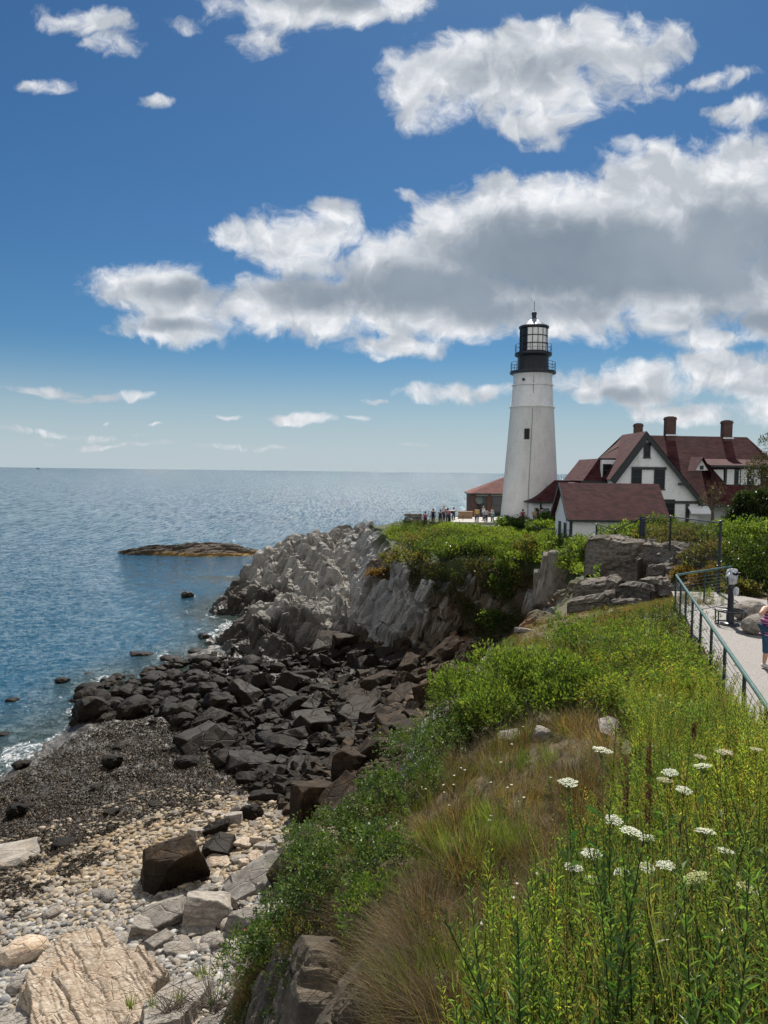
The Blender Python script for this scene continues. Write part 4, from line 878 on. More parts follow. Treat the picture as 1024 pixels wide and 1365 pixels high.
acc = scatter_mesh([(b[0], b[1]) for b in BLOCKS[:4] + SLABS[:4]], H, np.c_[s, s, s] * r2.uniform(.7, 1.2, (n, 3)), r2.random(n) * 6.28, r2.normal(size=(n, 2)) * .35, C, r2)
tag(acc.build('rubble', M_rub), kind='stuff')
# ---- seaweed carpet on the flat
SW = [(-30,1060),(30,1030),(95,985),(200,950),(270,975),(330,1035),(300,1062),(200,1085),(60,1150),(-40,1210)]
px = poly_px(SW, 330, r2); H, ok = hit(px[:, 0], px[:, 1]); H = H[ok]; cnt = 0; pl2 = []
for p in H[:60]:
    size = .5 + 1.2 * r2.random() ** 2.5
    if any((p[0] - a[0]) ** 2 + (p[1] - a[1]) ** 2 < (.5 * (size + a[2])) ** 2 for a in pl2): continue
    pl2.append((p[0], p[1], size)); rock_obj('boulder', WEEDY, int(r2.integers(0, 8)), M_rwet, p, size, (0, 0, r2.random() * 6.28), 'low black boulder draped in seaweed on the dark seaweed flat', 'boulders on the seaweed flat', 'boulder', .7, .35)
    cnt += 1
    if cnt >= 22: break
px = np.vstack([poly_px(SW, 26000, r2), poly_px([(95,985),(240,900),(400,900),(470,1010),(330,1060)], 9000, r2)]); H, ok = hit(px[:, 0], px[:, 1], 26, 75, 90); H = H[ok]; n = len(H)
ang = r2.random(n) * 6.28; ln = r2.uniform(.08, .26, n); wd = ln * r2.uniform(.14, .3, n); dx, dy = np.cos(ang), np.sin(ang); lift = r2.random(n) * .09
V = np.empty((n, 4, 3)); V[:, 0] = H + np.c_[-dx * ln / 2, -dy * ln / 2, lift * .3 + .01]; V[:, 2] = H + np.c_[dx * ln / 2, dy * ln / 2, r2.random(n) * .03 + .01]
V[:, 1] = H + np.c_[-dy * wd, dx * wd, lift + .03]; V[:, 3] = H + np.c_[dy * wd, -dx * wd, lift + .0]
C = np.array([.030, .020, .010]) * r2.uniform(.4, 1.6, (n, 1)) * np.array([1, 1, 1]) + np.array([.04, .022, 0]) * (r2.random((n, 1)) < .12)
tag(link('seaweed', npmesh('seaweed', V.reshape(-1, 3), [np.arange(n * 4).reshape(-1, 4)], mat_vcol('wet_seaweed', .6, .2, 60, .3), np.repeat(C, 4, 0))), kind='stuff')
# ---- shingle
PB = [(-40,1215),(60,1150),(140,1110),(220,1085),(300,1062),(345,1062),(395,1080),(455,1105),(440,1180),(380,1250),(330,1330),(300,1400),(-60,1420)]
px = poly_px(PB, 15000, r2); px = px[r2.random(len(px)) < 1]; H, ok = hit(px[:, 0], px[:, 1], 14, 42, 120); H = H[ok]; n = len(H)
far = sstep(24, 33, H[:, 1]); s = .08 + .27 * r2.random(n) ** 2.4 + .05 * far
warm = np.clip(sstep(1270, 1130, np.interp(H[:, 1], [18, 24, 30, 38], [1400, 1250, 1150, 1060])) + .25 * r2.normal(size=n), 0, 1)
pal = np.array([[.36, .355, .335], [.28, .27, .25], [.47, .45, .41], [.16, .16, .165], [.36, .31, .25]])[r2.integers(0, 5, n)]
palw = np.array([[.34, .24, .13], [.38, .28, .17], [.24, .17, .09], [.44, .36, .25], [.26, .21, .15]])[r2.integers(0, 5, n)]
C = (pal * (1 - warm)[:, None] + palw * warm[:, None]) * r2.uniform(.4, 1.15, (n, 1)); H[:, 2] += s * .10
S = np.c_[s * 1.15, s, s * r2.uniform(.7, 1, n)]
tag(scatter_mesh(PEBS, H, S, r2.random(n) * 6.28, r2.normal(size=(n, 2)) * .18, C, r2).build('pebbles', M_peb, smooth=True), kind='stuff')
for i, (a_, b_) in enumerate(poly_px(PB, 58, r2)):
    p = hit(a_, b_)[0][0]; big = r2.random()
    if p[1] < 14: continue
    rock_obj('cobble', ROUNDS, int(r2.integers(0, 8)), M_rtan if p[1] > 29 and r2.random() < .6 else M_rgrey, p, .42 + .5 * big ** 2, (r2.normal() * .1, r2.normal() * .1, r2.random() * 6.28), 'smooth sea worn stone bigger than the pebbles around it on the shingle', 'large rounded stones on the shingle', 'stone', .8)
px = poly_px([(240,1085),(330,1065),(440,1105),(440,1180),(370,1250),(300,1250),(200,1240),(215,1180)], 95, r2)
for a_, b_ in px:
    p = hit(a_, b_)[0][0]
    if p[1] < 15 or p[1] > 45: continue
    rock_obj('broken_rock', SLABS if r2.random() < .5 else BLOCKS, int(r2.integers(0, 8)), M_rgrey if r2.random() < .6 else M_rtan if r2.random() < .5 else M_rdark, p, .3 + .75 * r2.random() ** 2, (r2.normal() * .25, r2.normal() * .25, r2.random() * 6.28), 'broken angular stone among the pebbles near the foot of the bluff', 'broken stones on the shingle', 'stone')
# the border between weed and stones: strays of each among the other
px = poly_px([(-30,1130),(60,1100),(200,1050),(330,1040),(340,1062),(200,1095),(60,1165),(-30,1220)], 900, r2); H, ok = hit(px[:, 0], px[:, 1], 20, 45, 120); H = H[ok]; n = len(H); s = .1 + .22 * r2.random(n) ** 2
C = np.array([[.30, .23, .14], [.2, .16, .11], [.36, .3, .22]])[r2.integers(0, 3, n)] * r2.uniform(.4, 1.1, (n, 1)); tag(scatter_mesh(PEBS, H + [0, 0, .03], np.c_[s * 1.15, s, s * .85], r2.random(n) * 6.28, r2.normal(size=(n, 2)) * .2, C, r2).build('stray_pebbles', M_peb, smooth=True), kind='stuff')
px = poly_px([(-30,1205),(60,1145),(200,1080),(330,1055),(345,1075),(200,1112),(70,1190),(-30,1250)], 2600, r2); H, ok = hit(px[:, 0], px[:, 1], 20, 45, 120); H = H[ok]; H = H[fbm(H[:, 0] / .9, H[:, 1] / .9, 3, 17) > .5]; n = len(H)
ang = r2.random(n) * 6.28; ln = r2.uniform(.12, .4, n); wd = ln * .16; dx, dy = np.cos(ang), np.sin(ang); V = np.stack([H + np.c_[-dx * ln / 2, -dy * ln / 2, np.full(n, .1)], H + np.c_[-dy * wd, dx * wd, np.full(n, .16)], H + np.c_[dx * ln / 2, dy * ln / 2, np.full(n, .1)], H + np.c_[dy * wd, -dx * wd, np.full(n, .12)]], 1)
tag(link('stray_seaweed', npmesh('stray_seaweed', V.reshape(-1, 3), [np.arange(n * 4).reshape(-1, 4)], mat_vcol('stray_weed', .6, .2, 60, .3), np.repeat(np.array([.03, .021, .011]) * r2.uniform(.5, 1.6, (n, 1)), 4, 0))), kind='stuff')
# ---- the boulders on the shingle one can tell apart: px, py, size, proto, kind, rotation, label
NB = [(226,1168,2.5,BLOCKS,2,M_rdark,(.15,-.35,.5),'largest dark cracked boulder standing on the pebble beach',.95),
 (336,1086,1.15,WEEDY,1,M_rwet,(0,0,1.),'black seaweed topped boulder where the pebbles meet the dark rocks',1.),
 (286,1106,1.35,SLABS,1,M_rdark,(.1,-.25,.3),'low dark wedge of rock behind the largest beach boulder',1.5),
 (292,1134,1.35,BLOCKS,5,M_rdark,(.2,.3,.2),'brown block with a shadowed hollow, right behind the largest beach boulder',.85),
 (320,1146,.85,ROUNDS,2,M_rgrey,(0,.1,.3),'smooth rounded tan boulder beside the long split slab',.8),
 (345,1175,2.3,SLABS,3,M_rgrey,(.1,-.30,.55),'long tilted grey slab split by cracks on the pebbles',1.5),
 (395,1165,2.0,BLOCKS,7,M_rdark,(.2,-.6,.9),'upright grey and black block leaning against the foot of the bluff',1.1),
 (405,1120,1.7,SLABS,5,M_rdark,(.1,-.2,.4),'flat dark ledge above the upright block at the bluff foot',1.3),
 (222,1222,1.45,BLOCKS,3,M_rgrey,(.3,-.25,.3),'pale pointed wedge of rock in front of the largest beach boulder',.8),
 (278,1222,1.5,BLOCKS,8,M_rgrey,(-.2,.15,.2),'square grey boulder with a bright face left of the rose bush',.9),
 (330,1232,1.2,BLOCKS,0,M_rgrey,(.1,.1,.7),'brown grey boulder tucked beneath the left side of the rose bush',.8),
 (195,1240,.9,BLOCKS,6,M_rgrey,(.1,.2,.1),'small grey block with one straight crack among the pebbles',.75),
 (212,1258,.85,BLOCKS,1,M_rgrey,(.1,-.1,.8),'stubby beige block just above the tan layered ledge',.7),
 (142,1262,1.3,ROUNDS,4,M_rgrey,(0,0,.25),'low long grey boulder behind the tan layered ledge',.55),
 (32,1274,1.5,ROUNDS,1,M_rtan,(.1,-.1,.5),'big smooth brown boulder at the left edge of the shingle',.85),
 (60,1305,1.25,ROUNDS,6,M_rgrey,(0,.2,.6),'grey boulder leaning on the left end of the tan ledge',.7),
 (238,1268,1.0,SLABS,4,M_rgrey,(.2,.1,.2),'whitish slab lying on the pebbles right of the tan ledge',1.2),
 (292,1262,.6,ROUNDS,5,M_rgrey,(0,0,.2),'blue grey egg shaped stone on the pale pebbles',1.),
 (85,1122,1.0,ROUNDS,3,M_rwet,(0,0,.2),'dark flat boulder lying on the ochre pebbles',.5),
 (145,1085,.95,WEEDY,5,M_rwet,(0,0,.7),'lone dark lump of weedy rock at the edge of the seaweed flat',.8),
 (5,1138,2.8,SLABS,2,M_rgrey,(.05,-.05,.6),'broad pale ledge at the left edge between seaweed and pebbles',.6),
 (150,1018,1.3,WEEDY,3,M_rwet,(0,0,.4),'smooth bluish black boulder in the middle of the seaweed flat',.9),
 (122,948,3.0,WEEDY,0,M_rwet,(0,.1,.3),'largest black boulder at the water edge, shaggy with seaweed',1.0),
 (180,945,3.0,WEEDY,6,M_rwet,(0,-.05,.9),'broad domed black boulder inland of the largest water edge boulder',.8),
 (178,920,2.2,SLABS,0,M_rdark,(0,0,.1),'flat pale topped slab above the black water edge boulders',1.1),
 (20,1085,1.3,WEEDY,2,M_rwet,(0,0,.2),'round black boulder at the left edge of the seaweed flat',1.0),
 (30,1020,1.2,WEEDY,4,M_rwet,(0,0,.9),'small black boulder awash where the surf reaches the seaweed',.9)]
for a_, b_, size, pr, k, mt, rot, lab, sq in NB:
    p = hit(a_, b_ + size * .12 * FPX / 40)[0][0]; rock_obj('boulder', pr, k, mt, p, size, rot, lab, None, 'boulder', sq, .18)
# ---- rocks standing in the water
M_alg = mat_rock('dark_reef_rock', 'wet')
for a_, b_, w_, pr, k, lab, sq in [(249,796,22,WEEDY,2,'lone black pointed rock breaking the water off the cliff',.9),(273,850,24,WEEDY,1,'black rock in the water touching the foot of the near headland',.7),
 (190,872,28,SLABS,2,'long low brown rock awash in the shallows, farthest from shore',.8),(228,878,30,ROUNDS,0,'ochre brown rock awash near the boulder shore',.5),(207,902,38,SLABS,6,'flat ochre slab at the water line above the surf',.9),(84,908,22,WEEDY,3,'small dark rock ringed by foam well out in the surf',.6),(14,934,22,WEEDY,5,'black round rock at the left edge of the sea',.7),(118,897,12,ROUNDS,3,'tiny pale rock among the breaking foam',.5),(262,868,30,ROUNDS,7,'tan rounded rock between water and black boulders',.6),(2,980,26,WEEDY,7,'low rock awash at the very left edge of the surf',.5)]:
    g_ = G(a_, b_, 0.0); sz = w_ / FPX * g_[1]; p = np.array([g_[0], g_[1], -.1]); rock_obj('sea_rock', pr, k, M_rdark if pr is SLABS or pr is ROUNDS else M_alg, p, sz, (0, .08, .2 * k), lab, None, 'rock', sq, .3)
# ---- the low reef out in the sea
def outcrop(name, cx, cy, lx, ly, hgt, seed, mat, label, n=(170, 70), cell=1.3, rz=0., base=-.6, asp=3., cat='rock', steep=.5, pal=None):
    u = np.linspace(-1, 1, n[0]); v = np.linspace(-1, 1, n[1]); U, Vv = np.meshgrid(u, v, indexing='ij'); d = np.sqrt(U * U + Vv * Vv)
    x = U * lx; y = Vv * ly
    prof = np.clip(1 - d ** 2 + .7 * (fbm(x / (lx * .35) + seed, y / (ly * .5), 4, seed) - .5), -.2, 1)
    prof = np.sign(prof) * np.abs(prof) ** steep
    b1, q_, e_ = block(x.ravel(), y.ravel(), cell, asp, R(15), seed, .8); b2, q2, e_ = block(x.ravel(), y.ravel(), cell * .36, asp, R(15), seed + 1, .8)
    z = base + (hgt - base) * np.clip(prof, 0, 1) * (.75 + .25 * fbm(x / 5, y / 5, 2, seed)) + (.30 * b1 + .12 * b2).reshape(x.shape) * cell * .8 * np.clip(prof * 3, 0, 1)
    g = (np.arange(n[0] - 1)[:, None] * n[1] + np.arange(n[1] - 1)[None]); F = np.stack([g, g + n[1], g + n[1] + 1, g + 1], -1).reshape(-1, 4)
    zf = z.ravel(); C = None
    if pal is not None: C = pal(x.ravel(), y.ravel(), zf, q_)
    o = link(name, npmesh(name, np.c_[x.ravel(), y.ravel(), zf], F, mat, C), None, (cx, cy, 0)); o.rotation_euler = (0, 0, rz); return tag(o, label, cat)
def reef_pal(x, y, z, q):
    c = np.array([.065, .052, .038]) * (.5 + .9 * q)[:, None]; w = sstep(.9, .35, z + .3 * (fbm(x / 1.2, y / 1.2, 3, 5) - .5)); c = cmix(c, np.array([.17, .105, .03]), w); return cmix(c, (.02, .017, .012), sstep(-6, -11, x) * .9)
g_ = G(262, 739, 0.); outcrop('sea_ledge', g_[0] + .5, g_[1] + 2, 18.5, 6.5, 2.3, 5, M_rub, 'low long reef of dark rock with an ochre weed band, out in the sea', (260, 80), 1.5, R(2), -.7, 3., 'reef', .75, reef_pal)
# ---- the tan layered ledge at the bottom left and its grey neighbour
def layered(name, poly_px_, ztop, thick, mat, label, dip=(0, 0), layers=5, seed=0, cat='ledge', step=.09, grain=0.):
    """a ledge of split beds: each bed a sheet of its own outline, stepped back from the one below"""
    base = np.array([G(a, b, ztop)[:2] for a, b in poly_px_]); c = base.mean(0); a = Acc(); r_ = random.Random(seed)
    ga = R(grain)
    for k in range(layers):
        zt = ztop - thick * (layers - 1 - k) / layers; zb_ = ztop - thick * (layers - k) / layers - .02
        sc = 1 + .05 * (layers - 1 - k) / layers; sh_ = np.array([r_.uniform(-.12, .12), r_.uniform(-.12, .12)])
        P = []
        n = len(base)
        for i in range(n):
            for f in np.linspace(0, 1, 7)[:-1]:
                q_ = base[i] * (1 - f) + base[(i + 1) % n] * f
                P.append(c + sh_ + (q_ - c) * sc * (1 + r_.uniform(-.035, .03)))
        P = np.array(P)
        # the bed's top, meshed finely and split along the grain
        lo, hi = P.min(0), P.max(0); nx = max(8, int((hi[0] - lo[0]) / .035)); ny = max(8, int((hi[1] - lo[1]) / .035))
        gx, gy = np.meshgrid(np.linspace(lo[0], hi[0], nx), np.linspace(lo[1], hi[1], ny), indexing='ij'); x, y = gx.ravel(), gy.ravel()
        s_, _ = polysd(x, y, P)
        b1, _, _ = block(x, y, .5, 7., ga, seed + 3 * k, .8); b2, _, _ = block(x, y, .11, 10., ga, seed + 50 + k, 1.2)
        drop = sstep(.03, -.02, s_)
        hz_ = zt + (dip[0] * (x - c[0]) + dip[1] * (y - c[1])) + (b1 * step + b2 * step * .35) - drop * (zt - zb_ + .12)
        g = (np.arange(nx - 1)[:, None] * ny + np.arange(ny - 1)[None]); F = np.stack([g, g + ny, g + ny + 1, g + 1], -1).reshape(-1, 4)
        F = F[(s_[F] > -.12).any(1)]; us = np.zeros(len(x), bool); us[F.ravel()] = True; rm = np.cumsum(us) - 1
        a.add(np.c_[x, y, hz_][us], Q=rm[F])
    V, T, Q, C = a.arrays(); o3 = V.mean(0); return tag(link(name, npmesh(name, V - o3, [T, Q], mat), None, o3), label, cat)
M_rtan2 = mat_rock('tan_bedded_rock', 'tan')
layered('rock_ledge', [(30,1302),(80,1266),(108,1260),(140,1254),(168,1275),(205,1318),(190,1345),(140,1362),(90,1380),(40,1375)], 3.75, .8, M_rtan2, 'broad tan ledge of splintered layered rock at the bottom left', (-.08, .26), 3, 3, 'ledge', .06, -48)
layered('rock_ledge', [(172,1276),(196,1266),(228,1290),(205,1312),(185,1300)], 3.6, .6, M_rtan2, 'narrow ribbed orange ledge just right of the broad tan one', (-.05, .2), 3, 9, 'ledge', .055, -48)
layered('rock_ledge', [(185,1330),(215,1300),(245,1285),(280,1305),(262,1345),(235,1385),(185,1385)], 3.75, 1.0, M_rgrey, 'smooth grey green rock face beside the tan ledge at the bottom', (.2, -.25), 3, 12, 'ledge', .03, 30)
layered('rock_ledge', [(-30,1365),(10,1340),(50,1322),(60,1345),(25,1385),(-20,1400)], 3.3, .7, M_rgrey, 'broken pale grey ledge in the bottom left corner', (.1, -.1), 3, 15, 'ledge', .06, 50)
# ---- beds of rock stepping up behind the meadow: px, py of the near bottom edge, width, height px, depth m, Y, yaw, tilt
M_rgr2 = mat_rock('bedded_grey_rock', 'bed')
def bed(px0, py0, px1, py1, hpx, depth, Y0, Y1, label, seed, mat=M_rgr2, tdip=.06):
    """a long block: front edge from one photo point to another, its top dipping back"""
    A_ = W(px0, py0, Y0); B_ = W(px1, py1, Y1); h = hpx / FPX * (Y0 + Y1) / 2; L_ = B_ - A_; ln = np.linalg.norm(L_[:2])
    n = max(24, int(ln / .09)); nd = 16; nh = 8
    prof = [(0, -.6)] + [(.02 * math.sin(k * 2.1 + seed), f) for k, f in enumerate(np.linspace(.0, 1, nh))] + [(f * depth, 1) for f in np.linspace(.06, 1, nd)] + [(depth, -.6)]
    u = np.linspace(0, 1, n); pr = np.array(prof); U, K_ = np.meshgrid(u, np.arange(len(pr)), indexing='ij')
    out = np.array([L_[1], -L_[0]]) / ln                            # towards the viewer
    dd = pr[K_, 0]; hh = np.clip(pr[K_, 1], -.6, 1) * h * (.72 + .5 * fbm(U * ln / 1.5 + seed * 3.1, U * 0 + seed, 2, seed + 2))
    xs = U * ln; n1_ = block(xs.ravel(), (hh * 1.3).ravel() + dd.ravel(), .55, 3.5, R(4), seed, .7)[0].reshape(U.shape); n2_ = block(xs.ravel(), (hh + dd).ravel(), .2, 4, R(4), seed + 7, .7)[0].reshape(U.shape)
    edge = np.clip(np.minimum(U, 1 - U) * n / 2.5, 0, 1)
    topn = (K_ > nh)
    z = A_[2] + U * L_[2] + hh + np.where(topn, .13 * n1_ + .07 * n2_ - tdip * dd + .10 * dd, 0) * edge - (1 - edge) * .25 * h
    off = np.where(topn, 0, .10 * n1_ + .05 * n2_) + .55 * (fbm(xs / 1.4 + seed, hh, 3, seed) - .5)
    X_ = A_[0] + U * L_[0] + out[0] * (off - dd); Y_ = A_[1] + U * L_[1] + out[1] * (off - dd)
    m_ = len(pr); g = (np.arange(n - 1)[:, None] * m_ + np.arange(m_ - 1)[None]); F = np.stack([g, g + m_, g + m_ + 1, g + 1], -1).reshape(-1, 4)
    a = Acc(); V = np.stack([X_, Y_, z], -1); a.add(V.reshape(-1, 3), Q=F)
    for e_ in (0, n - 1): a.poly(V[e_])
    V, T, Q, C = a.arrays(); o3 = V.mean(0); return tag(link('rock_bed', npmesh('rock_bed', V - o3, [T, Q], mat), None, o3), label, 'rock')
bed(778,748,866,754,29,2.2,45,42,'massive dark bed of rock below the white outbuilding, its top pale',1)
bed(858,748,908,760,26,1.6,42,38,'dark bed continuing the massive one to the right, under the fence post',2)
bed(898,765,944,775,30,1.5,37,33,'rust brown block of rock just behind the corner of the green railing',3)
bed(800,768,850,762,20,1.6,41,40,'tilted pointed slab with a bright edge below the massive dark bed',4,M_rgr2,.25)
bed(862,770,886,772,20,1.0,37,36,'squat block with a bright top and black hollow under it',5)
bed(884,775,902,775,22,1.0,36,35,'smaller squat block leaning right of the bright topped one',6)
bed(848,781,925,793,12,1.2,36,31,'long thin stepping bed running to the railing corner',7)
bed(822,792,868,800,17,1.5,36,34,'brown fronted bed broken into blocks in the middle of the rocks',8)
bed(764,790,822,788,15,1.8,39,38,'streaked grey bed at the left end of the rocks by the cove',9)
bed(757,810,812,807,10,1.6,37,36,'low left bed of pale splinters at the edge of the meadow',10)
bed(806,811,858,815,11,1.5,35,33,'low bed with a row of bright stones along the meadow edge',11)
bed(790,801,834,799,9,1.4,37,36,'thin middle bed between the streaked and the low splintered ones',12)
# rocks showing in the grass, and by the walk
for a_, b_, sz, pr, k, lab, sq, mt in [(812,975,.62,SLABS,1,'pale flat rock lying in the grass, rightmost of the three',.9,M_rgrey),(725,985,.38,BLOCKS,2,'small pointed grey rock in the grass, middle of the three',.9,M_rgrey),(680,992,.48,BLOCKS,6,'dull rounded rock in the grass below the green shrubs',.9,M_rgrey),
   (600,1336,.30,BLOCKS,4,'whitish jagged rock at the edge of the bluff near the bottom',.9,M_rgrey),(577,1347,.22,BLOCKS,8,'small broken white rock beside the jagged one at the bluff edge',.9,M_rgrey),(700,842,.8,SLABS,3,'angular slab at the brow of the meadow above the cove',1.2,M_rgrey)]:
    p = hit(a_, b_)[0][0]; rock_obj('rock', pr, k, mt, p, sz, (.2, -.15, .3 + k), lab, None, 'rock', sq, .3)
for a_, b_, Y_, sz, k, lab in [(1011,829,20.2,1.0,1,'big smooth pale boulder on the gravel beside the viewer'),(1000,815,22.2,1.15,5,'grey rounded boulder behind the pale one on the gravel')]:
    p = W(a_, b_, Y_); p[2] = 13.66; rock_obj('walk_boulder', ROUNDS, k, mat_rock('pale_granite', 'grey') if k == 1 else M_rgrey, p, sz, (0, 0, .2), lab, None, 'boulder', 1.0, .12)
# leaning pillars at the brink of the cove
for a_, b_, Y_, hh, lab, k in [(742,790,54,4.6,'left of two upright grey rock pillars in the cliff by the white outbuilding',0),(753,788,53.5,4.9,'right of two upright grey rock pillars in the cliff by the white outbuilding',3),(728,800,55,4.0,'darker rock pillar leaning at the left of the pair of grey pillars',5)]:
    p = W(a_, b_, Y_); p[2] -= .5
    o = rock_obj('rock_pillar', SLABS, k, M_rgr2, p, hh * .8, (R(18), R(-72), R(60)), lab, None, 'rock', 1.0, .5); o.location.z = p[2] + hh * .32
# ------------------------------------------------------------------ plants
r3 = np.random.default_rng(33)
M_leaf = mat_leaf('green_leaf', .52, .36); M_leafd = mat_leaf('glossy_dark_leaf', .28, .42); M_dry = mat_leaf('dry_grass_blade', .42, .7); M_flower = mat_leaf('petal', .25, .6)
M_stem = mat_simple('green_brown_stem', (.09, .12, .035), .7, 0, .3, 20); M_wood = mat_simple('grey_twig', (.11, .085, .06), .85, 0, .3, 20, .3, 60)
def nrm(v): return v / (np.linalg.norm(v, axis=-1, keepdims=True) + 1e-9)
def leaf_arr(b, d, L, w, C, r_, droop=.15, fold=.25, fine=False):
    """many folded leaves at once: b base, d direction, L length, w width, C colour"""
    N = len(b); d = nrm(d); L = np.broadcast_to(L, (N,))[:, None]; w = np.broadcast_to(w, (N,))[:, None]
    ref = nrm(np.c_[r_.normal(0, .35, N), r_.normal(0, .35, N), np.ones(N)])
    s = nrm(np.cross(d, ref)); n = np.cross(s, d)
    dz = np.array([0, 0, 1.])
    if not fine:
        V = np.stack([b, b + d * L * .48 + s * w / 2 + n * w * fold, b + d * L - dz * L * droop, b + d * L * .48 - s * w / 2 + n * w * fold], 1)
        T = np.array([[0, 1, 2], [0, 2, 3]])
    else:
        m1 = b + d * L * .33 - dz * L * droop * .08; m2 = b + d * L * .68 - dz * L * droop * .4; tp = b + d * L - dz * L * droop
        V = np.stack([b, m1 + s * w * .46 + n * w * fold, m1, m1 - s * w * .46 + n * w * fold, m2 + s * w * .40 + n * w * fold, m2, m2 - s * w * .40 + n * w * fold, tp], 1)
        T = np.array([[0, 1, 2], [0, 2, 3], [1, 4, 5], [1, 5, 2], [2, 5, 6], [2, 6, 3], [4, 7, 5], [5, 7, 6]])
    k = V.shape[1]; TT = (T[None] + (np.arange(N) * k)[:, None, None]).reshape(-1, 3)
    return V.reshape(-1, 3), TT, np.repeat(np.broadcast_to(C, (N, 3)), k, 0)
def jitc(c, n, r_, v=.25, hue=.12):
    c = np.asarray(c, float); return np.clip(c * r_.uniform(1 - v, 1 + v, (n, 1)) * (1 + hue * r_.normal(size=(n, 3))), .004, .95)
GREENS = [(.115, .18, .045), (.085, .15, .038), (.18, .215, .06), (.055, .10, .028)]
def weed_proto(H, r_, leafL=.085, wid=.2, step=.018, up_=.75, col_=GREENS[0], fine=False, spread=0., base=.1, tipc=None):
    """upright stem with leaves spiralling up it"""
    a = Acc(); n = int((H * (1 - base)) / step); t = np.linspace(base, 1, n); lean = r_.normal(0, .07, 2)
    def stem(t_): return np.stack([lean[0] * H * t_ ** 2, lean[1] * H * t_ ** 2, H * t_], -1)
    a.tube(stem(np.linspace(0, 1, 6)), np.linspace(.0042, .0015, 6) * (1 + H * .3), 3, np.array([.06, .07, .02]), False)
    ph = np.arange(n) * 2.4 + r_.random() * 6; el = up_ + r_.normal(0, .18, n) - .35 * (1 - t)
    d = np.stack([np.cos(ph) * np.cos(el), np.sin(ph) * np.cos(el), np.sin(el)], -1)
    L = leafL * (.55 + .75 * np.sin(np.pi * np.clip(t * .85 + .1, 0, 1))) * r_.uniform(.75, 1.2, n)
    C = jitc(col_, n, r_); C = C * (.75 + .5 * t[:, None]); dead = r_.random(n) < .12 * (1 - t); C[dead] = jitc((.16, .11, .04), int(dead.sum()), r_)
    if tipc is not None: C = C * (1 - (t[:, None] > .85)) + np.asarray(tipc) * (t[:, None] > .85)
    V, T, Cc = leaf_arr(stem(t), d, L, L * wid, C, r_, .10, .22, fine); a.add(V, T=T, C=Cc); return a.arrays()
def tuft_proto(n, H, r_, cols, w=.004, spread=.12, curve=.5):
    ang = r_.random(n) * 6.283; rad = spread * np.sqrt(r_.random(n)); b = np.c_[np.cos(ang) * rad, np.sin(ang) * rad, np.zeros(n)]
    L = H * r_.uniform(.5, 1.1, n); out = np.c_[np.cos(ang + r_.normal(0, .6, n)), np.sin(ang + r_.normal(0, .6, n)), np.zeros(n)]; cv = curve * r_.uniform(.2, 1.2, n)
    s = np.c_[-np.sin(ang), np.cos(ang), np.zeros(n)] * w / 2; z = np.array([0, 0, 1.])
    p1 = b + z * L[:, None] * .5 + out * (cv * L * .18)[:, None]; p2 = b + z * (L * (1 - .25 * cv))[:, None] + out * (cv * L * .75)[:, None]
    V = np.stack([b - s, b + s, p1 + s * .8, p1 - s * .8, p2], 1).reshape(-1, 3); o = (np.arange(n) * 5)[:, None]
    T = np.vstack([o + [0, 1, 2], o + [0, 2, 3], o + [3, 2, 4]]); C = np.asarray(cols)[r_.integers(0, len(cols), n)] * r_.uniform(.7, 1.3, (n, 1))
    return V, T, np.zeros((0, 4), int), np.repeat(C, 5, 0)
def scatter_plants(protos, P, S, yaw, lean, tint, r_, kidx=None):
    a = Acc(); k = r_.integers(0, len(protos), len(P)) if kidx is None else kidx
    for j, (V, T, Q, C) in enumerate(protos):
        i = np.where(k == j)[0]
        if not len(i): continue
        c, s = np.cos(yaw[i])[:, None], np.sin(yaw[i])[:, None]; v = V[None] * S[i][:, None, None]
        x = v[..., 0] * c - v[..., 1] * s + lean[i, 0][:, None] * v[..., 2]; y = v[..., 0] * s + v[..., 1] * c + lean[i, 1][:, None] * v[..., 2]
        XX = np.stack([x, y, v[..., 2]], -1) + P[i][:, None]; off = (np.arange(len(i)) * len(V))[:, None, None]
        a.add(XX.reshape(-1, 3), T=(T[None] + off).reshape(-1, 3), Q=(Q[None] + off).reshape(-1, 4) if len(Q) else None, C=(C[None] * tint[i][:, None]).reshape(-1, 3))
    return a
def plan_pts(n, y0, y1, fx0, fx1, r_, pw=1.4):
    """ground positions, denser towards the viewer; fx0, fx1 give the left and right bounds at a distance"""
    u = r_.random(n); Y = (y0 ** (1 - pw) + u * (y1 ** (1 - pw) - y0 ** (1 - pw))) ** (1 / (1 - pw)) if pw != 1 else y0 * (y1 / y0) ** u
    a_, b_ = fx0(Y), fx1(Y); X = a_ + (b_ - a_) * r_.random(n); return np.c_[X, Y, hz(X, Y)]
def interp(L): L = np.array(L); return lambda y: np.interp(y, L[:, 0], L[:, 1])
LIPX = interp([(1.5, -.7), (4, .25), (6, .45), (7.2, .5), (9, .1), (11, -.6), (13, -.3), (16, .9), (25, 3.3), (32, 5.5), (37.5, 8.3)])
GB = interp([(1.5, .2), (3, .35), (4.5, .7), (5.5, 1.2), (7, 2.2), (9, 3.2), (11, 3.8), (13, 4.2), (15, 4.7), (17, 5.2), (20, 6), (36, 9)])   # where the green weeds begin
RAILX = lambda y: 5.96 + .3 * (y - 12)
RIGHT = lambda y: np.where(y < 11, np.minimum(.72 * y + .6, RAILX(y) - .1), RAILX(y) - .12)
BR = [(.20, .128, .064), (.15, .098, .048), (.27, .19, .105), (.10, .073, .037), (.13, .125, .05)]; GR = [(.13, .19, .035), (.10, .15, .03), (.22, .19, .07)]
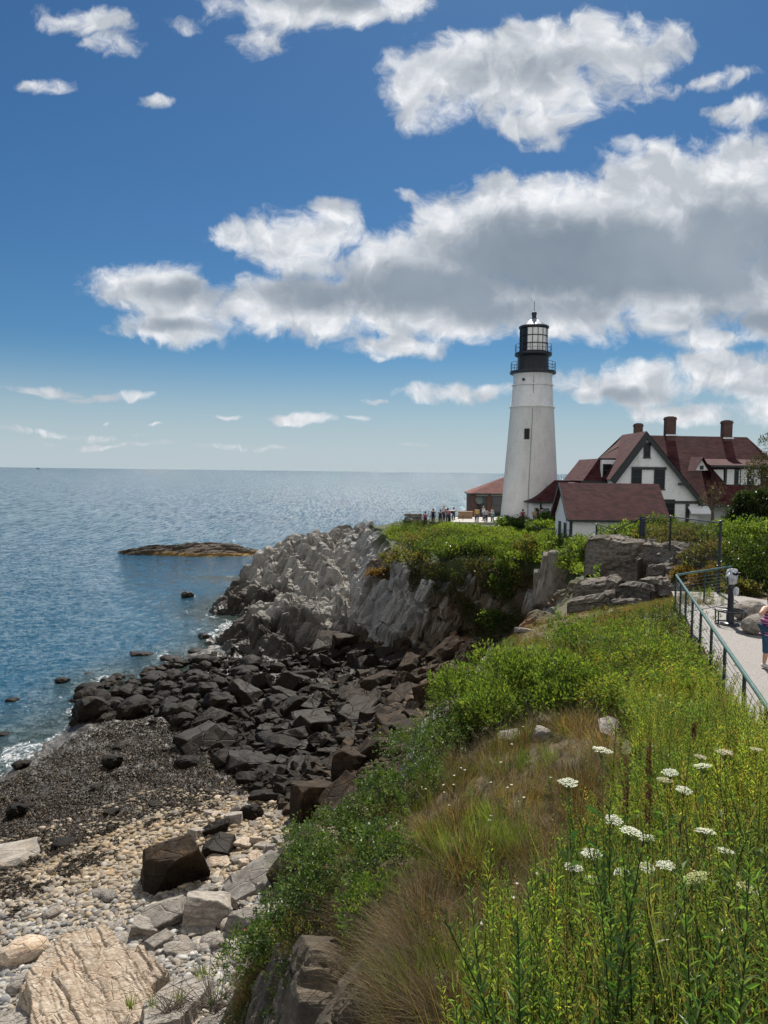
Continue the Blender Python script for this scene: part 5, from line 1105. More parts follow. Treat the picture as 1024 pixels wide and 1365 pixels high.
# ---- green weeds: the nearest ones as single plants, the rest as ground cover
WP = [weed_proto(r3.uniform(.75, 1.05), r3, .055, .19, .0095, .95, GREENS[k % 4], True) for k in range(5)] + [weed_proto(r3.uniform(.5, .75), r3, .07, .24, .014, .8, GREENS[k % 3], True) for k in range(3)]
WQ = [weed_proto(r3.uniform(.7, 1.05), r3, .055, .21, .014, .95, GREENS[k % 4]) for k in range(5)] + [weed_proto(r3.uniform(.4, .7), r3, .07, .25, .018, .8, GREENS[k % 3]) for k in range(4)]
P = plan_pts(150, 2.0, 4.6, lambda y: GB(y) + .1, RIGHT, r3, 1.2); mes = [npmesh('weed', V, [T, Q], M_leaf, C) for V, T, Q, C in WP]
for i, p in enumerate(P):
    j = int(r3.integers(0, 8)); o = bpy.data.objects.new('weed_plant', mes[j]); col.objects.link(o); o.location = p - [0, 0, .03]; s = r3.uniform(.75, 1.15); o.scale = (s, s, s); o.rotation_euler = (r3.normal() * .08, r3.normal() * .08, r3.random() * 6.28)
    tag(o, ['tall leafy green weed with narrow upright leaves close to the viewer', 'short broad leaved green weed close to the viewer at the bottom of the bluff top'][j > 4], 'plant', ['tall narrow leaved weeds in front', 'broad leaved weeds in front'][j > 4])
P = np.vstack([plan_pts(2700, 2.2, 6.5, GB, RIGHT, r3, 1.1), plan_pts(3000, 6.0, 13.5, GB, RIGHT, r3, 1.2)]); n = len(P)
tint = r3.uniform(.8, 1.8, (n, 1)) * np.array([1.1, 1.02, .9]) * (1 + (fbm(P[:, 0] / .9, P[:, 1] / .9, 2, 5)[:, None] - .5) * np.array([1.3, .9, .3]))
WQ += [tuft_proto(16, .8, r3, GR[:2] + [(.2, .2, .06)], .010, .07, .55) for k in range(2)] + [weed_proto(r3.uniform(.6, .9), r3, .035, .3, .012, .9, (.15, .13, .06), False, 0, .35, (.30, .22, .10)) for k in range(2)] + [weed_proto(.6, r3, .12, .34, .03, .5, (.075, .125, .035)), weed_proto(.8, r3, .04, .16, .006, .9, (.17, .22, .06))]
sp = fbm(P[:, 0] / 1.1 + 3, P[:, 1] / 1.3, 3, 44); rk_ = r3.random(n); ki = np.where(sp > .58, r3.choice([13, 5, 6, 14], n), np.where(sp < .43, r3.choice([14, 0, 9, 2], n), r3.integers(0, 9, n))); ki = np.where(rk_ < .16, r3.integers(9, 15, n), ki)
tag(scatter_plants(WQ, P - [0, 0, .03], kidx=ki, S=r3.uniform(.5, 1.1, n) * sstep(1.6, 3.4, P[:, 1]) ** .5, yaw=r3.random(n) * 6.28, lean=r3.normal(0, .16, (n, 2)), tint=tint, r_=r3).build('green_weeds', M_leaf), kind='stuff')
# tall straw coloured grass standing through the weeds
TS = [tuft_proto(10, 1.05, r3, [(.36, .28, .13), (.26, .2, .09), (.2, .2, .07)], .005, .06, .45) for k in range(4)]
P = plan_pts(420, 2.3, 12, GB, RIGHT, r3, 1.1); n = len(P)
tag(scatter_plants(TS, P, r3.uniform(.6, 1.1, n), r3.random(n) * 6.28, r3.normal(0, .2, (n, 2)), r3.uniform(.6, 1.2, (n, 1)) * np.ones(3), r3).build('straw_grass', M_dry), kind='stuff')
# ---- brown fine grass on the slope, some straw among the weeds
BR = [(.20, .128, .064), (.15, .098, .048), (.27, .19, .105), (.10, .073, .037), (.13, .125, .05)]; GR = [(.13, .19, .035), (.10, .15, .03), (.22, .19, .07)]
TP = [tuft_proto(44, r3.uniform(.2, .4), r3, BR, .005, .14, .9) for k in range(5)] + [tuft_proto(34, .42, r3, BR, .005, .13, .8) for k in range(3)]; TG = [tuft_proto(40, .42, r3, GR, .006, .12, .55) for k in range(4)]
P = np.vstack([plan_pts(3600, 4.4, 14.5, lambda y: LIPX(y) - .35, lambda y: GB(y) + .7, r3, 1.0), plan_pts(420, 5.5, 10.5, lambda y: LIPX(y) - .6, lambda y: LIPX(y) + .3, r3, 1.), plan_pts(700, 2.4, 14, GB, RIGHT, r3, 1.2)]); n = len(P)
gm = (fbm(P[:, 0] / 1.1, P[:, 1] / 1.1, 3, 8) > .63) & (r3.random(n) < .7)
tint = r3.uniform(.5, 1.35, (n, 1)) * (1 + (fbm(P[:, 0] / .8 + 7, P[:, 1] / .8, 2, 9)[:, None] - .5) * np.array([.5, .7, .6])); _r1, _r2, _r3, hx_, hy_, he_ = vor(P[:, 0] / .75 + .4 * (fbm(P[:, 0] * 1.4, P[:, 1] * 1.4, 2, 61) - .5), P[:, 1] / .75, 71)
lean = np.c_[hx_ * 1.5 + r3.normal(-.05, .16, n), hy_ * 1.5 + r3.normal(0, .16, n)]; tint = tint * (.55 + .75 * _r2)[:, None]; hum = (.45 + .9 * np.clip(he_ * 1.6, 0, 1)) * (.7 + .6 * _r1)
tag(scatter_plants(TP, (P - [0, 0, .02])[~gm], (r3.uniform(.5, 1.15, (~gm).sum()) * hum[~gm]), r3.random((~gm).sum()) * 6.28, lean[~gm], tint[~gm], r3).build('dry_grass', M_dry), kind='stuff')
tag(scatter_plants(TG, (P - [0, 0, .02])[gm], r3.uniform(.6, 1.1, gm.sum()), r3.random(gm.sum()) * 6.28, lean[gm] * .5, tint[gm], r3).build('green_grass', M_leaf), kind='stuff')
P = plan_pts(420, 5.0, 14.5, lambda y: LIPX(y) - .1, lambda y: GB(y) + .2, r3, 1.0); n = len(P)
tag(scatter_plants(WQ, P - [0, 0, .03], r3.uniform(.25, .65, n), r3.random(n) * 6.28, r3.normal(0, .15, (n, 2)), r3.uniform(.8, 1.3, (n, 1)) * np.array([1.15, 1.05, .9]), r3).build('slope_weeds', M_leaf), kind='stuff')
# withered grass hanging down the shaded bank
px = poly_px([(300,1380),(318,1290),(400,1225),(480,1190),(560,1170),(610,1220),(600,1300),(640,1380)], 1500, r3); H, ok = hit(px[:, 0], px[:, 1], 4, 22, 300); H = H[ok]; H = H[fbm(H[:, 0] * 1.3, H[:, 2] * 1.3 + H[:, 1], 3, 66) > .45]; n = len(H)
tag(scatter_plants(TP, H - [0, 0, .03], r3.uniform(.5, 1.1, n), r3.random(n) * 6.28, np.c_[r3.normal(-.7, .3, n), r3.normal(-.1, .3, n)], r3.uniform(.35, 1., (n, 1)) * np.array([1., .95, .9]), r3).build('bank_grass', M_dry), kind='stuff')
# ---- the meadow farther off: yellow green growth, rusty patches, dark low shrubs
P = np.vstack([plan_pts(2600, 13, 24, lambda y: LIPX(y) + .4, lambda y: RAILX(y) - .15, r3, 1.2), plan_pts(2800, 23, 37, lambda y: LIPX(y) - .1, lambda y: np.where(y < 24.5, RAILX(y), 11.5 + .12 * (y - 24)), r3, 1.)]); n = len(P)
P = P[~((P[:, 1] < 17) & (P[:, 0] / P[:, 1] < .27))]; n = len(P)
YG = [(.15, .195, .036), (.115, .17, .032), (.20, .20, .045)]
WF = [weed_proto(r3.uniform(.5, .8), r3, .11, .3, .032, .7, YG[k % 3], False, 0, .05) for k in range(5)]; RU = [tuft_proto(34, .5, r3, [(.17, .11, .05), (.16, .14, .05), (.24, .2, .09)], .012, .2, .6) for k in range(3)]
rusty = fbm(P[:, 0] / 2 + 3, P[:, 1] / 3.2, 3, 12) + .16 * sstep(26, 33, P[:, 1]) - .1 * sstep(22, 16, P[:, 1]) > .60
tint = r3.uniform(.7, 1.25, (n, 1)) * (1 + (fbm(P[:, 0] / 1.5, P[:, 1] / 1.5, 2, 15)[:, None] - .5) * np.array([.8, .7, .3]))
hs = r3.uniform(.7, 1.15, n) * (.6 + .5 * sstep(26, 16, P[:, 1])) * (1 - .55 * sstep(29, 32, P[:, 1]))
tag(scatter_plants(WF, P[~rusty], hs[~rusty], r3.random((~rusty).sum()) * 6.28, r3.normal(0, .12, ((~rusty).sum(), 2)), tint[~rusty], r3).build('meadow_growth', M_leaf), kind='stuff')
tag(scatter_plants(RU, P[rusty], hs[rusty], r3.random(rusty.sum()) * 6.28, r3.normal(0, .15, (rusty.sum(), 2)), tint[rusty], r3).build('rusty_grass', M_dry), kind='stuff')
# rough growth to the right of the walk and short plants about the viewer's feet
P = np.vstack([plan_pts(2600, 27, 78, lambda y: np.maximum(.50 * y, 15.5), lambda y: .92 * y, r3, 1.), plan_pts(500, .7, 2.3, lambda y: -.6 + 0 * y, lambda y: 2.6 + 0 * y, r3, 1.)]); P = P[~((P[:, 1] > 55) & (P[:, 0] < 48))]; n = len(P)
tag(scatter_plants(WF, P, np.where(P[:, 1] < 5, .55, 1.3) * r3.uniform(.6, 1.2, n), r3.random(n) * 6.28, r3.normal(0, .15, (n, 2)), r3.uniform(.6, 1.1, (n, 1)) * np.ones(3), r3).build('rough_growth', M_leaf), kind='stuff')
# ---- shrubs
def shrub(name, P, w, h, n, leaf, cols, label, cat='shrub', group=None, wid=.5, mat=None, upl=.6, lob=9, seed=0, depth=None, flat=.0, twig=True, clump=7):
    """lumpy crown of leaf rosettes on twigs, with gaps, over branching stems"""
    r_ = np.random.default_rng(seed + 1000); root = empty(name, P); tag(root, label, cat, group); depth = depth or w
    lc = np.c_[r_.uniform(-.36, .36, lob) * w, r_.uniform(-.36, .36, lob) * depth, r_.uniform(.14, .70, lob) * h]; lr_ = r_.uniform(.22, .36, lob)
    m_ = max(8, n // clump); k = r_.integers(0, lob, m_); v = nrm(r_.normal(size=(m_, 3))); v[:, 2] = np.where(v[:, 2] < -.3, -v[:, 2], v[:, 2])
    rad = r_.uniform(.55, 1.1, m_) ** .6; tip = lc[k] + v * (rad * lr_[k])[:, None] * np.array([w, depth, h])
    tip[:, 2] = np.maximum(tip[:, 2], .04 * h); tip += r_.normal(0, .03, (m_, 3)) * w
    ii = np.repeat(np.arange(m_), clump); N = len(ii); d = nrm(v[ii] * .7 + r_.normal(0, .55, (N, 3)) + np.array([0, 0, upl])); b = tip[ii] + r_.normal(0, leaf * .45, (N, 3))
    C = np.asarray(cols)[r_.integers(0, len(cols), m_)][ii] * r_.uniform(.75, 1.25, (N, 1)); L = leaf * r_.uniform(.65, 1.25, N)
    V, T, Cc = leaf_arr(b, d, L, L * wid, C, r_, .15, .18); link('foliage', npmesh('foliage', V, [T], mat or M_leaf, Cc), root)
    a = Acc()
    for q in range(14 if twig else 6):
        e = tip[r_.integers(0, m_)]; s0 = np.array([r_.normal(0, .06) * w, r_.normal(0, .06) * depth, -.05]); mid = s0 * .4 + e * .5 + np.array([0, 0, .12 * h]); a.tube([s0, (s0 + mid) / 2 + r_.normal(0, .02, 3) * w, mid, e], [.008 * h + .003, .006 * h + .002, .004 * h + .002, .002], 4, None, False)
    a.build('stem', M_wood, root); return root
def pxs(px, py, wpx, hpx, Y=None):
    p = hit(px, py)[0][0] if Y is None else W(px, py, Y); s = p[1] / FPX; return p, wpx * s, hpx * s
ROSE = [(.07, .125, .026), (.10, .165, .03), (.05, .09, .022), (.14, .18, .04)]; BRT = [(.125, .19, .034), (.10, .155, .03), (.17, .215, .045), (.07, .115, .026)]; DRK = [(.028, .05, .017), (.04, .065, .018), (.05, .06, .02)]; OLV = [(.14, .14, .045), (.09, .11, .035), (.18, .16, .05), (.12, .09, .045)]
SH = [('rose_bush',392,1262,130,90,5500,.06,ROSE,'low dark green rose bush with pink blooms overhanging the shingle',None),('rose_bush',452,1200,135,92,5500,.056,ROSE,'leafy green rose bush on the bluff edge, uphill of the one with pink blooms',None),('rose_bush',520,1165,130,85,5000,.056,ROSE,'rose bush with yellowish leaf tips next to the brown grass slope',None),
 ('rose_bush',470,1120,100,62,3500,.058,ROSE,'small rose bush at the bluff edge over the flat dark ledge',None),('rose_bush',540,1085,115,72,4000,.062,ROSE,'rose bush halfway along the bluff edge, beside the tallest brown grass',None),('rose_bush',562,1040,115,75,4200,.066,ROSE,'dense rose bush on the bluff edge dotted with small white flowers',None),('rose_bush',596,1000,115,70,4200,.066,ROSE,'rose bush below the bright green shrubs at the bluff edge',None),
 ('bank_bush',352,1310,110,85,3500,.06,ROSE,'dark rose bush low on the bank beneath the one with pink blooms',None),('bank_bush',440,1270,130,80,3500,.055,OLV,'scrubby olive bush halfway down the shaded bank',None),('bank_bush',520,1235,120,75,3500,.055,ROSE,'small leafy bush hanging over the shaded rock of the bank',None),('bank_bush',430,1350,140,90,4000,.055,DRK,'dark scrub at the very bottom of the bank',None),('bank_bush',415,1165,110,85,4000,.06,ROSE,'rose bush at the outer edge of the bluff above the shingle',None),('green_shrub',628,985,120,112,6000,.11,BRT,'bright green shrub with upright leaf tips, leftmost of the three on the meadow',None),('green_shrub',695,980,165,122,9000,.11,BRT,'bushiest bright green shrub with a dark shaded hollow beneath, middle of the three',None),('green_shrub',755,970,115,100,6000,.11,BRT,'bright green shrub, rightmost of the three, beside the yellow growth',None),
 ('low_shrub',790,895,110,80,2400,.10,ROSE,'dark green leafy shrub in the middle of the far meadow',None),('low_shrub',752,872,60,42,900,.11,BRT,'small yellow green shrub left of the dark one in the far meadow',None),('low_shrub',893,858,95,62,2000,.07,DRK,'dull dark low shrub beside the far end of the green railing',None),('low_shrub',935,905,70,52,1400,.07,OLV,'olive low shrub against the green railing cables',None),('low_shrub',862,915,150,85,3000,.08,BRT,'wide mound of light green growth in front of the railing',None),('low_shrub',820,845,70,34,1000,.09,OLV,'rusty low shrub near the end of the meadow',None),
 ('leafy_plant',905,1100,120,95,3200,.05,ROSE,'dark leafy clump behind the stacked pair of umbels',None),('leafy_plant',985,1120,110,105,3200,.055,ROSE,'rounded leafy clump below the railing at the right edge',None),('leafy_plant',955,1015,100,62,2600,.055,BRT,'light leafy clump downhill of the last railing post',None),('leafy_plant',860,1000,80,46,1800,.05,DRK,'low dark leafy clump right of the pale flat rock',None),('leafy_plant',1010,1040,80,70,2200,.055,OLV,'olive clump of leaves by the right edge above the umbels',None),('low_shrub',915,948,110,70,2200,.07,BRT,'fresh green mound of leaves at the foot of the railing posts',None)]
for q_, (nm, px, py, w, h, n, lf, cl_, lab, g_) in enumerate(SH):
    p, w_, h_ = pxs(px, py, w, h); shrub(nm, p - [0, 0, .05], w_, h_, n, lf, cl_, lab, 'bush', g_, .52 if nm == 'rose_bush' else .36, M_leafd if nm == 'rose_bush' else M_leaf, .35 if nm == 'rose_bush' else .8, 10, q_)
# pink blooms of the rose, each a flower of its own
for i, (px, py, Y) in enumerate([(397, 1187, 10.6), (327, 1240, 11.2), (408, 1186, 10.6)]):
    c = W(px, py, Y); a = Acc(); an = np.arange(5) * 1.2566; d = np.c_[np.cos(an), np.sin(an) * .7 - .4, np.full(5, .5)]; V, T, C = leaf_arr(np.zeros((5, 3)), d, .045, .04, np.tile([.55, .08, .22], (5, 1)), r3, .1, .1); a.add(V, T=T, C=C)
    o = a.build('rose_flower', M_flower, None, c); tag(o, ['pink rose bloom at the top of the lowest rose bush', 'pink rose bloom at the left tip of the lowest rose bush', 'second pink bloom just right of the topmost one'][i], 'flower')
# headland: shrubs on the brink and in the cliff, then the mat of growth on top
HS = [(560,712,60,24,70,OLV),(590,722,70,26,66,ROSE),(625,722,76,22,65,BRT),(660,726,66,24,64,BRT),(690,733,66,24,63,BRT),(715,738,56,20,62,BRT),(742,744,50,28,58,BRT),(768,756,50,40,52,BRT),(780,738,50,34,54,BRT),(600,742,44,16,63.5,DRK),(640,748,44,16,63,DRK),(560,738,50,22,66,DRK),(545,775,44,26,64.5,OLV),(522,772,34,22,66,OLV),(680,780,34,40,59,BRT),(668,815,30,36,58.5,ROSE),(655,850,30,30,57.5,ROSE),(700,770,30,36,58.5,OLV),(745,790,26,18,55,OLV),(505,790,30,14,68,[(.2,.1,.04),(.15,.1,.04),(.12,.09,.03)]),(820,760,44,22,42,BRT),(920,748,30,26,37,OLV),(800,772,26,14,41,BRT)]
wh = ['at the left end of the headland top','on the headland top below the tourists','on the bright green crest of the headland','in the middle of the headland crest','at the right of the headland crest','on the brink where the cliff turns into the cove','above the pair of grey rock pillars','over the rocks left of the massive bed','just left of the massive rock bed','hanging dark over the middle of the cliff','dark under the crest at the cliff top','dark at the left of the cliff top','clinging to the left part of the cliff','leftmost on the cliff, by the pale ledges','hanging down the gully right of the orange streaks','lower down in the same cliff gully','lowest in the cliff gully near its foot','thin and olive in the cove corner','small tuft between the rock pillars','rusty and low on the shelf beside the pale ledges','growing between the stacked rock beds','brown green behind the railing corner','small among the stacked rock beds']
for i, (px, py, w, h, Y, cl_) in enumerate(HS):
    p = W(px, py, Y); s = Y / FPX; gz = hz(p[0], p[1]); p[2] = p[2] if abs(gz - p[2]) > 2.5 else gz
    shrub('cliff_shrub', p - [0, 0, .2], w * s, h * s * 1.1, 1000, .24, cl_, ('bright green' if cl_ is BRT else 'dark' if cl_ is DRK else 'leafy') + ' shrub ' + wh[i], 'shrub', None, .5, M_leaf, .5, 8, 50 + i, None, 0, False)
px = poly_px([(512,716),(522,704),(545,698),(600,701),(660,706),(735,710),(760,735),(790,750),(775,768),(735,756),(690,748),(640,740),(580,736),(540,728)], 5200, r3); H, ok = hit(px[:, 0], px[:, 1], 45, 100, 200); H = H[ok & (H[:, 2] > 8.5)]; m_ = len(H)
bump = .85 * fbm(H[:, 0] / 2.2, H[:, 1] / 2.6, 3, 19); ii = np.repeat(np.arange(m_), 7); N = len(ii)
b = H[ii] + np.c_[r3.normal(0, .25, N), r3.normal(0, .25, N), bump[ii] * r3.uniform(.1, 1, N)]; d = nrm(np.c_[r3.normal(0, .7, N), r3.normal(-.2, .7, N), r3.uniform(.2, 1.2, N)])
lime = sstep(.42, .6, fbm(H[:, 0] / 4 + 5, H[:, 1] / 5, 3, 29) + .25 * sstep(4, 9, H[:, 0]) - .05); C = cmix((.07, .10, .028), (.15, .205, .038), lime)[ii] * r3.uniform(.6, 1.3, (N, 1))
V, T, Cc = leaf_arr(b, d, .24 * r3.uniform(.6, 1.3, N), .12 * r3.uniform(.7, 1.2, N), C, r3); tag(link('headland_growth', npmesh('headland_growth', V, [T], M_leaf, Cc)), kind='stuff')
# thin growth clinging to the cliff
px = np.vstack([poly_px([(545,735),(700,750),(720,800),(660,860),(630,850),(600,790),(545,790)], 2400, r3), poly_px([(660,770),(705,760),(690,830),(640,868),(625,850)], 900, r3), poly_px([(500,1230),(560,1190),(600,1230),(590,1330),(520,1365),(300,1365),(310,1270),(420,1235)], 3800, r3)])
H, ok = hit(px[:, 0], px[:, 1], 5, 90, 300); H = H[ok]; keep_ = fbm(H[:, 0] * .9 + H[:, 2] * .5, H[:, 2] * .9, 3, 41) > .46; H = H[keep_]; m_ = len(H); ii = np.repeat(np.arange(m_), 6); N = len(ii); nearf = (H[ii, 1] < 30)
b = H[ii] + r3.normal(0, .2, (N, 3)) * np.where(nearf, .35, 1)[:, None]; d = nrm(np.c_[r3.normal(0, .6, N), r3.normal(-.6, .5, N), r3.normal(.3, .6, N)]); L_ = np.where(nearf, .06, .22) * r3.uniform(.6, 1.3, N)
C = np.where((r3.random(m_) < .45)[:, None], (.12, .085, .04), (.06, .09, .025))[ii] * r3.uniform(.5, 1.4, (N, 1)); V, T, Cc = leaf_arr(b, d, L_, L_ * .4, C, r3); tag(link('cliff_growth', npmesh('cliff_growth', V, [T], M_leaf, Cc)), kind='stuff')
# ---- bushes and trees behind the walk
def tree(name, px, py, Y, wpx, hpx, trunk_h, n, leaf, cols, label, seed, cat='tree', wid=.3, mat=None, lob=12, squash=1.):
    r_ = np.random.default_rng(seed); p = W(px, py, Y); s = Y / FPX; w, h = wpx * s, hpx * s; root = empty(name, p); tag(root, label, cat)
    a = Acc(); top = np.array([r_.normal(0, .06) * w, 0, h * .8]); pts = np.array([[0, 0, -.3], [.03 * w, 0, h * .25], top * .7, top]); a.tube(pts, [.055 * h ** .8, .045 * h ** .8, .028 * h ** .8, .01], 7)
    lc = []
    for k in range(lob):
        t_ = r_.uniform(.25, 1); q_ = r_.random() * 6.28; rad = w * .5 * (1 - .55 * t_) * r_.uniform(.5, 1.0); e = np.array([rad * math.cos(q_), rad * math.sin(q_), h * (trunk_h + (1 - trunk_h) * t_)]); st_ = top * min(1, (e[2] / h) * .8); a.tube([st_, (st_ + e) / 2 + [0, 0, .05 * h], e], [.02 * h ** .8, .012 * h ** .8, .006], 5, None, False); lc.append(e)
    a.build('trunk', M_wood, root); lc = np.array(lc); m_ = n // 8; k = r_.integers(0, lob, m_); v = nrm(r_.normal(size=(m_, 3))); tip = lc[k] + v * (r_.uniform(.4, 1.05, m_) * .19)[:, None] * np.array([w, w, h * squash]); tip[:, 2] = np.maximum(tip[:, 2], .02 * h)
    ii = np.repeat(np.arange(m_), 8); N = len(ii); d = nrm(v[ii] + r_.normal(0, .6, (N, 3)) + [0, 0, .3]); C = np.asarray(cols)[r_.integers(0, len(cols), m_)][ii] * r_.uniform(.7, 1.3, (N, 1)); L = leaf * r_.uniform(.6, 1.3, N)
    V, T, Cc = leaf_arr(tip[ii] + r_.normal(0, leaf * .5, (N, 3)), d, L, L * wid, C, r_, .1, .15); link('crown', npmesh('crown', V, [T], mat or M_leafd, Cc), root); return root
tree('spruce_tree', 1000, 712, 44, 66, 50, .02, 22000, .20, DRK, 'dark dense evergreen in front of the right end of the keepers house', 5, 'tree', .34, None, 22)
tree('pine_tree', 1024, 700, 46, 70, 105, .42, 4200, .18, [(.05, .065, .02), (.09, .085, .03), (.06, .05, .03)], 'wispy leaning pine with bare twigs at the right edge before the dormer', 6, 'tree', .25, None, 9)
tree('bare_shrub', 948, 700, 48, 48, 52, .2, 900, .12, [(.10, .09, .04), (.07, .07, .03)], 'nearly bare twiggy bush left of the dark evergreen', 7, 'bush', .3, None, 12)
for k, (nm, px, py, Y, w, h, lf, cl_, lab) in enumerate([('bush', 1000, 800, 29, 90, 105, .11, [(.035, .06, .016), (.055, .085, .018)], 'deep green tall bush standing behind the gravel boulders'), ('bush', 955, 760, 34, 60, 66, .12, OLV, 'olive bush behind the tall corner fence post'), ('bush', 1012, 745, 38, 60, 60, .13, BRT, 'fresh green bush below the dark evergreen at the right edge'), ('bush', 975, 722, 42, 70, 38, .14, BRT[1:], 'light green bush in front of the dark evergreen'), ('bush', 985, 800, 27.5, 40, 34, .08, OLV, 'low dry bush right behind the coin viewer'),
    ('bush', 905, 728, 44, 75, 44, .13, OLV, 'olive bush growing through the fence under its top rail'), ('bush', 868, 722, 47, 55, 36, .14, BRT, 'yellow green bush behind the dark fence panel'), ('bush', 832, 712, 50, 56, 40, .15, BRT, 'yellow green climbing bush on the front of the white outbuilding'), ('bush', 800, 716, 51, 36, 20, .14, BRT, 'low green bush at the foot of the outbuilding wall'), ('bush', 890, 716, 56, 60, 34, .16, BRT, 'green bush between the outbuilding and the keepers house'), ('bush', 742, 704, 74, 30, 20, .2, ROSE, 'round green bush before the door of the low passage'), ('bush', 688, 707, 75, 40, 16, .2, ROSE, 'low green bush at the foot of the lighthouse tower'), ('bush', 722, 716, 68, 34, 22, .2, BRT, 'green bush by the wire fence left of the outbuilding gable'), ('bush', 946, 775, 31, 40, 44, .09, [(.2, .12, .05), (.13, .1, .035)], 'tawny dry bush at the foot of the corner fence post'), ('bush', 915, 770, 34, 34, 34, .1, [(.16, .1, .045), (.11, .09, .03)], 'rust brown bush over the block behind the railing corner')]):
    p, w_, h_ = pxs(px, py, w, h, Y); gz = hz(p[0], p[1]); p[2] = min(p[2], gz + .3) if abs(gz - p[2]) < 2.5 else p[2]; shrub(nm, p - [0, 0, .1], w_ * 1.1, h_ * 1.0, 6500, lf * 1.45, cl_, lab, 'bush', None, .45, M_leaf, .5, 16, 90 + k)
# ---- white umbels
def umbel_proto(seed, cup=.0, c=(.72, .74, .62)):
    r_ = np.random.default_rng(seed); a = Acc(); n = 34; i = np.arange(n); rad = .5 * np.sqrt((i + .5) / n); th = i * 2.39996; ctr = np.c_[rad * np.cos(th), rad * np.sin(th), .10 - .35 * rad ** 2 + cup * rad ** 2 * 3 + r_.normal(0, .015, n)]
    k = 11; ii = np.repeat(np.arange(n), k); N = n * k; v = nrm(r_.normal(size=(N, 3))); v[:, 2] = np.abs(v[:, 2]); p = ctr[ii] + v * np.array([.075, .075, .045]); q_ = r_.random(N) * 6.28; s = .030
    u1 = np.c_[np.cos(q_), np.sin(q_), r_.normal(0, .3, N)] * s; u2 = np.c_[-np.sin(q_), np.cos(q_), r_.normal(0, .3, N)] * s
    V = np.stack([p - u1, p - u2, p + u1, p + u2], 1).reshape(-1, 3); a.add(V, Q=np.arange(N * 4).reshape(-1, 4), C=np.repeat(np.asarray(c) * r_.uniform(.75, 1.2, (N, 1)), 4, 0))
    for j in range(n): a.tube([[0, 0, -.45], ctr[j] * [.6, .6, 1] - [0, 0, .12], ctr[j]], .006, 3, np.array([.12, .16, .05]), False)
    return a.arrays()
UM = [npmesh('umbel', *(lambda z: (z[0], [z[1], z[2]], M_flower, z[3]))(umbel_proto(s, cu, c))) for s, cu, c in ((1, 0, (.80, .80, .72)), (2, .05, (.78, .79, .70)), (3, .16, (.66, .66, .42)), (4, .05, (.55, .5, .36)))]
UL = [(803,1001,31,0,'flat white umbel, highest of those standing clear by the pale rock'),(758,1045,32,1,'white umbel furthest left over the brown grass edge'),(818,1094,27,0,'small white umbel above the close cluster of three'),(841,1110,34,1,'largest umbel in the close cluster of three'),(863,1118,23,0,'small umbel at the right of the close cluster of three'),(789,1139,32,0,'domed white umbel between the left low pair and the cluster of three'),(765,1157,29,0,'flat umbel, left of the low left pair'),(790,1174,26,1,'drooping umbel, right of the low left pair'),(831,1165,28,1,'ragged umbel with gaps in the middle row'),(862,1157,26,0,'left of two touching umbels in the middle row'),(888,1155,31,1,'right of two touching umbels in the middle row'),(940,1109,31,0,'flat creamy umbel seen edge on, upper right of the middle'),(966,1135,30,0,'umbel tilted down to the right near the tallest stems'),(928,1172,42,1,'biggest umbel, turned to face the viewer'),(907,1196,24,2,'small yellowish cup shaped umbel below the biggest one'),(997,1187,34,2,'greenish yellow umbel near the right edge'),(863,1279,22,0,'lone small white umbel low in the weeds'),(876,1247,14,1,'umbel seen from the side as a thin upright strip'),(893,1031,25,1,'creamy umbel, upper of a stacked pair by the dark weeds'),(886,1041,24,3,'beige fading umbel, lower of the stacked pair'),(912,1054,26,0,'creamy umbel right of the stacked pair'),(937,1022,26,0,'white umbel below a beige one on the right'),(934,1010,20,3,'beige umbel just over a white one on the right'),(966,1004,26,3,'pale tan umbel near the right railing post'),(834,996,22,3,'tan seeded umbel beside the highest white one'),(1008,1000,20,3,'tan umbel closest to the right edge'),(613,1243,11,0,'tiny white flower head on a thin stalk over the dark bluff edge')]
for i, (px, py, dpx, k, lab) in enumerate(UL):
    D = .125 if dpx > 12 else .07; Y = max(3.0, D * FPX / dpx); c = W(px, py, Y); g0 = hz(c[0], c[1]); sc = dpx / FPX * Y * .84
    root = empty('umbel_flower', (c[0], c[1], g0)); tag(root, lab, 'flower', 'white umbels in the meadow')
    o = link('flower_head', UM[k], root, (0, 0, c[2] - g0)); o.scale = (sc,) * 3; o.rotation_euler = (R(55) if 'biggest' in lab else R(80) if 'side' in lab else r3.normal() * .1 + .02, r3.normal() * .12, r3.random() * 6)
    a = Acc(); hgt = c[2] - g0 - .35 * sc; a.tube([[r3.normal() * .05, r3.normal() * .05, -.05], [r3.normal() * .04, r3.normal() * .04, hgt * .5], [0, 0, hgt]], [.004, .003, .002], 5, None, False); a.build('stem', M_stem, root)
    nl = 14; t_ = r3.uniform(.15, .8, nl); q_ = r3.random(nl) * 6.28; V, T, Cc = leaf_arr(np.c_[np.zeros(nl), np.zeros(nl), t_ * hgt], np.c_[np.cos(q_), np.sin(q_), np.full(nl, .6)], .11, .03, jitc(GREENS[1], nl, r3), r3); link('leaves', npmesh('leaves', V, [T], M_leaf, Cc), root)
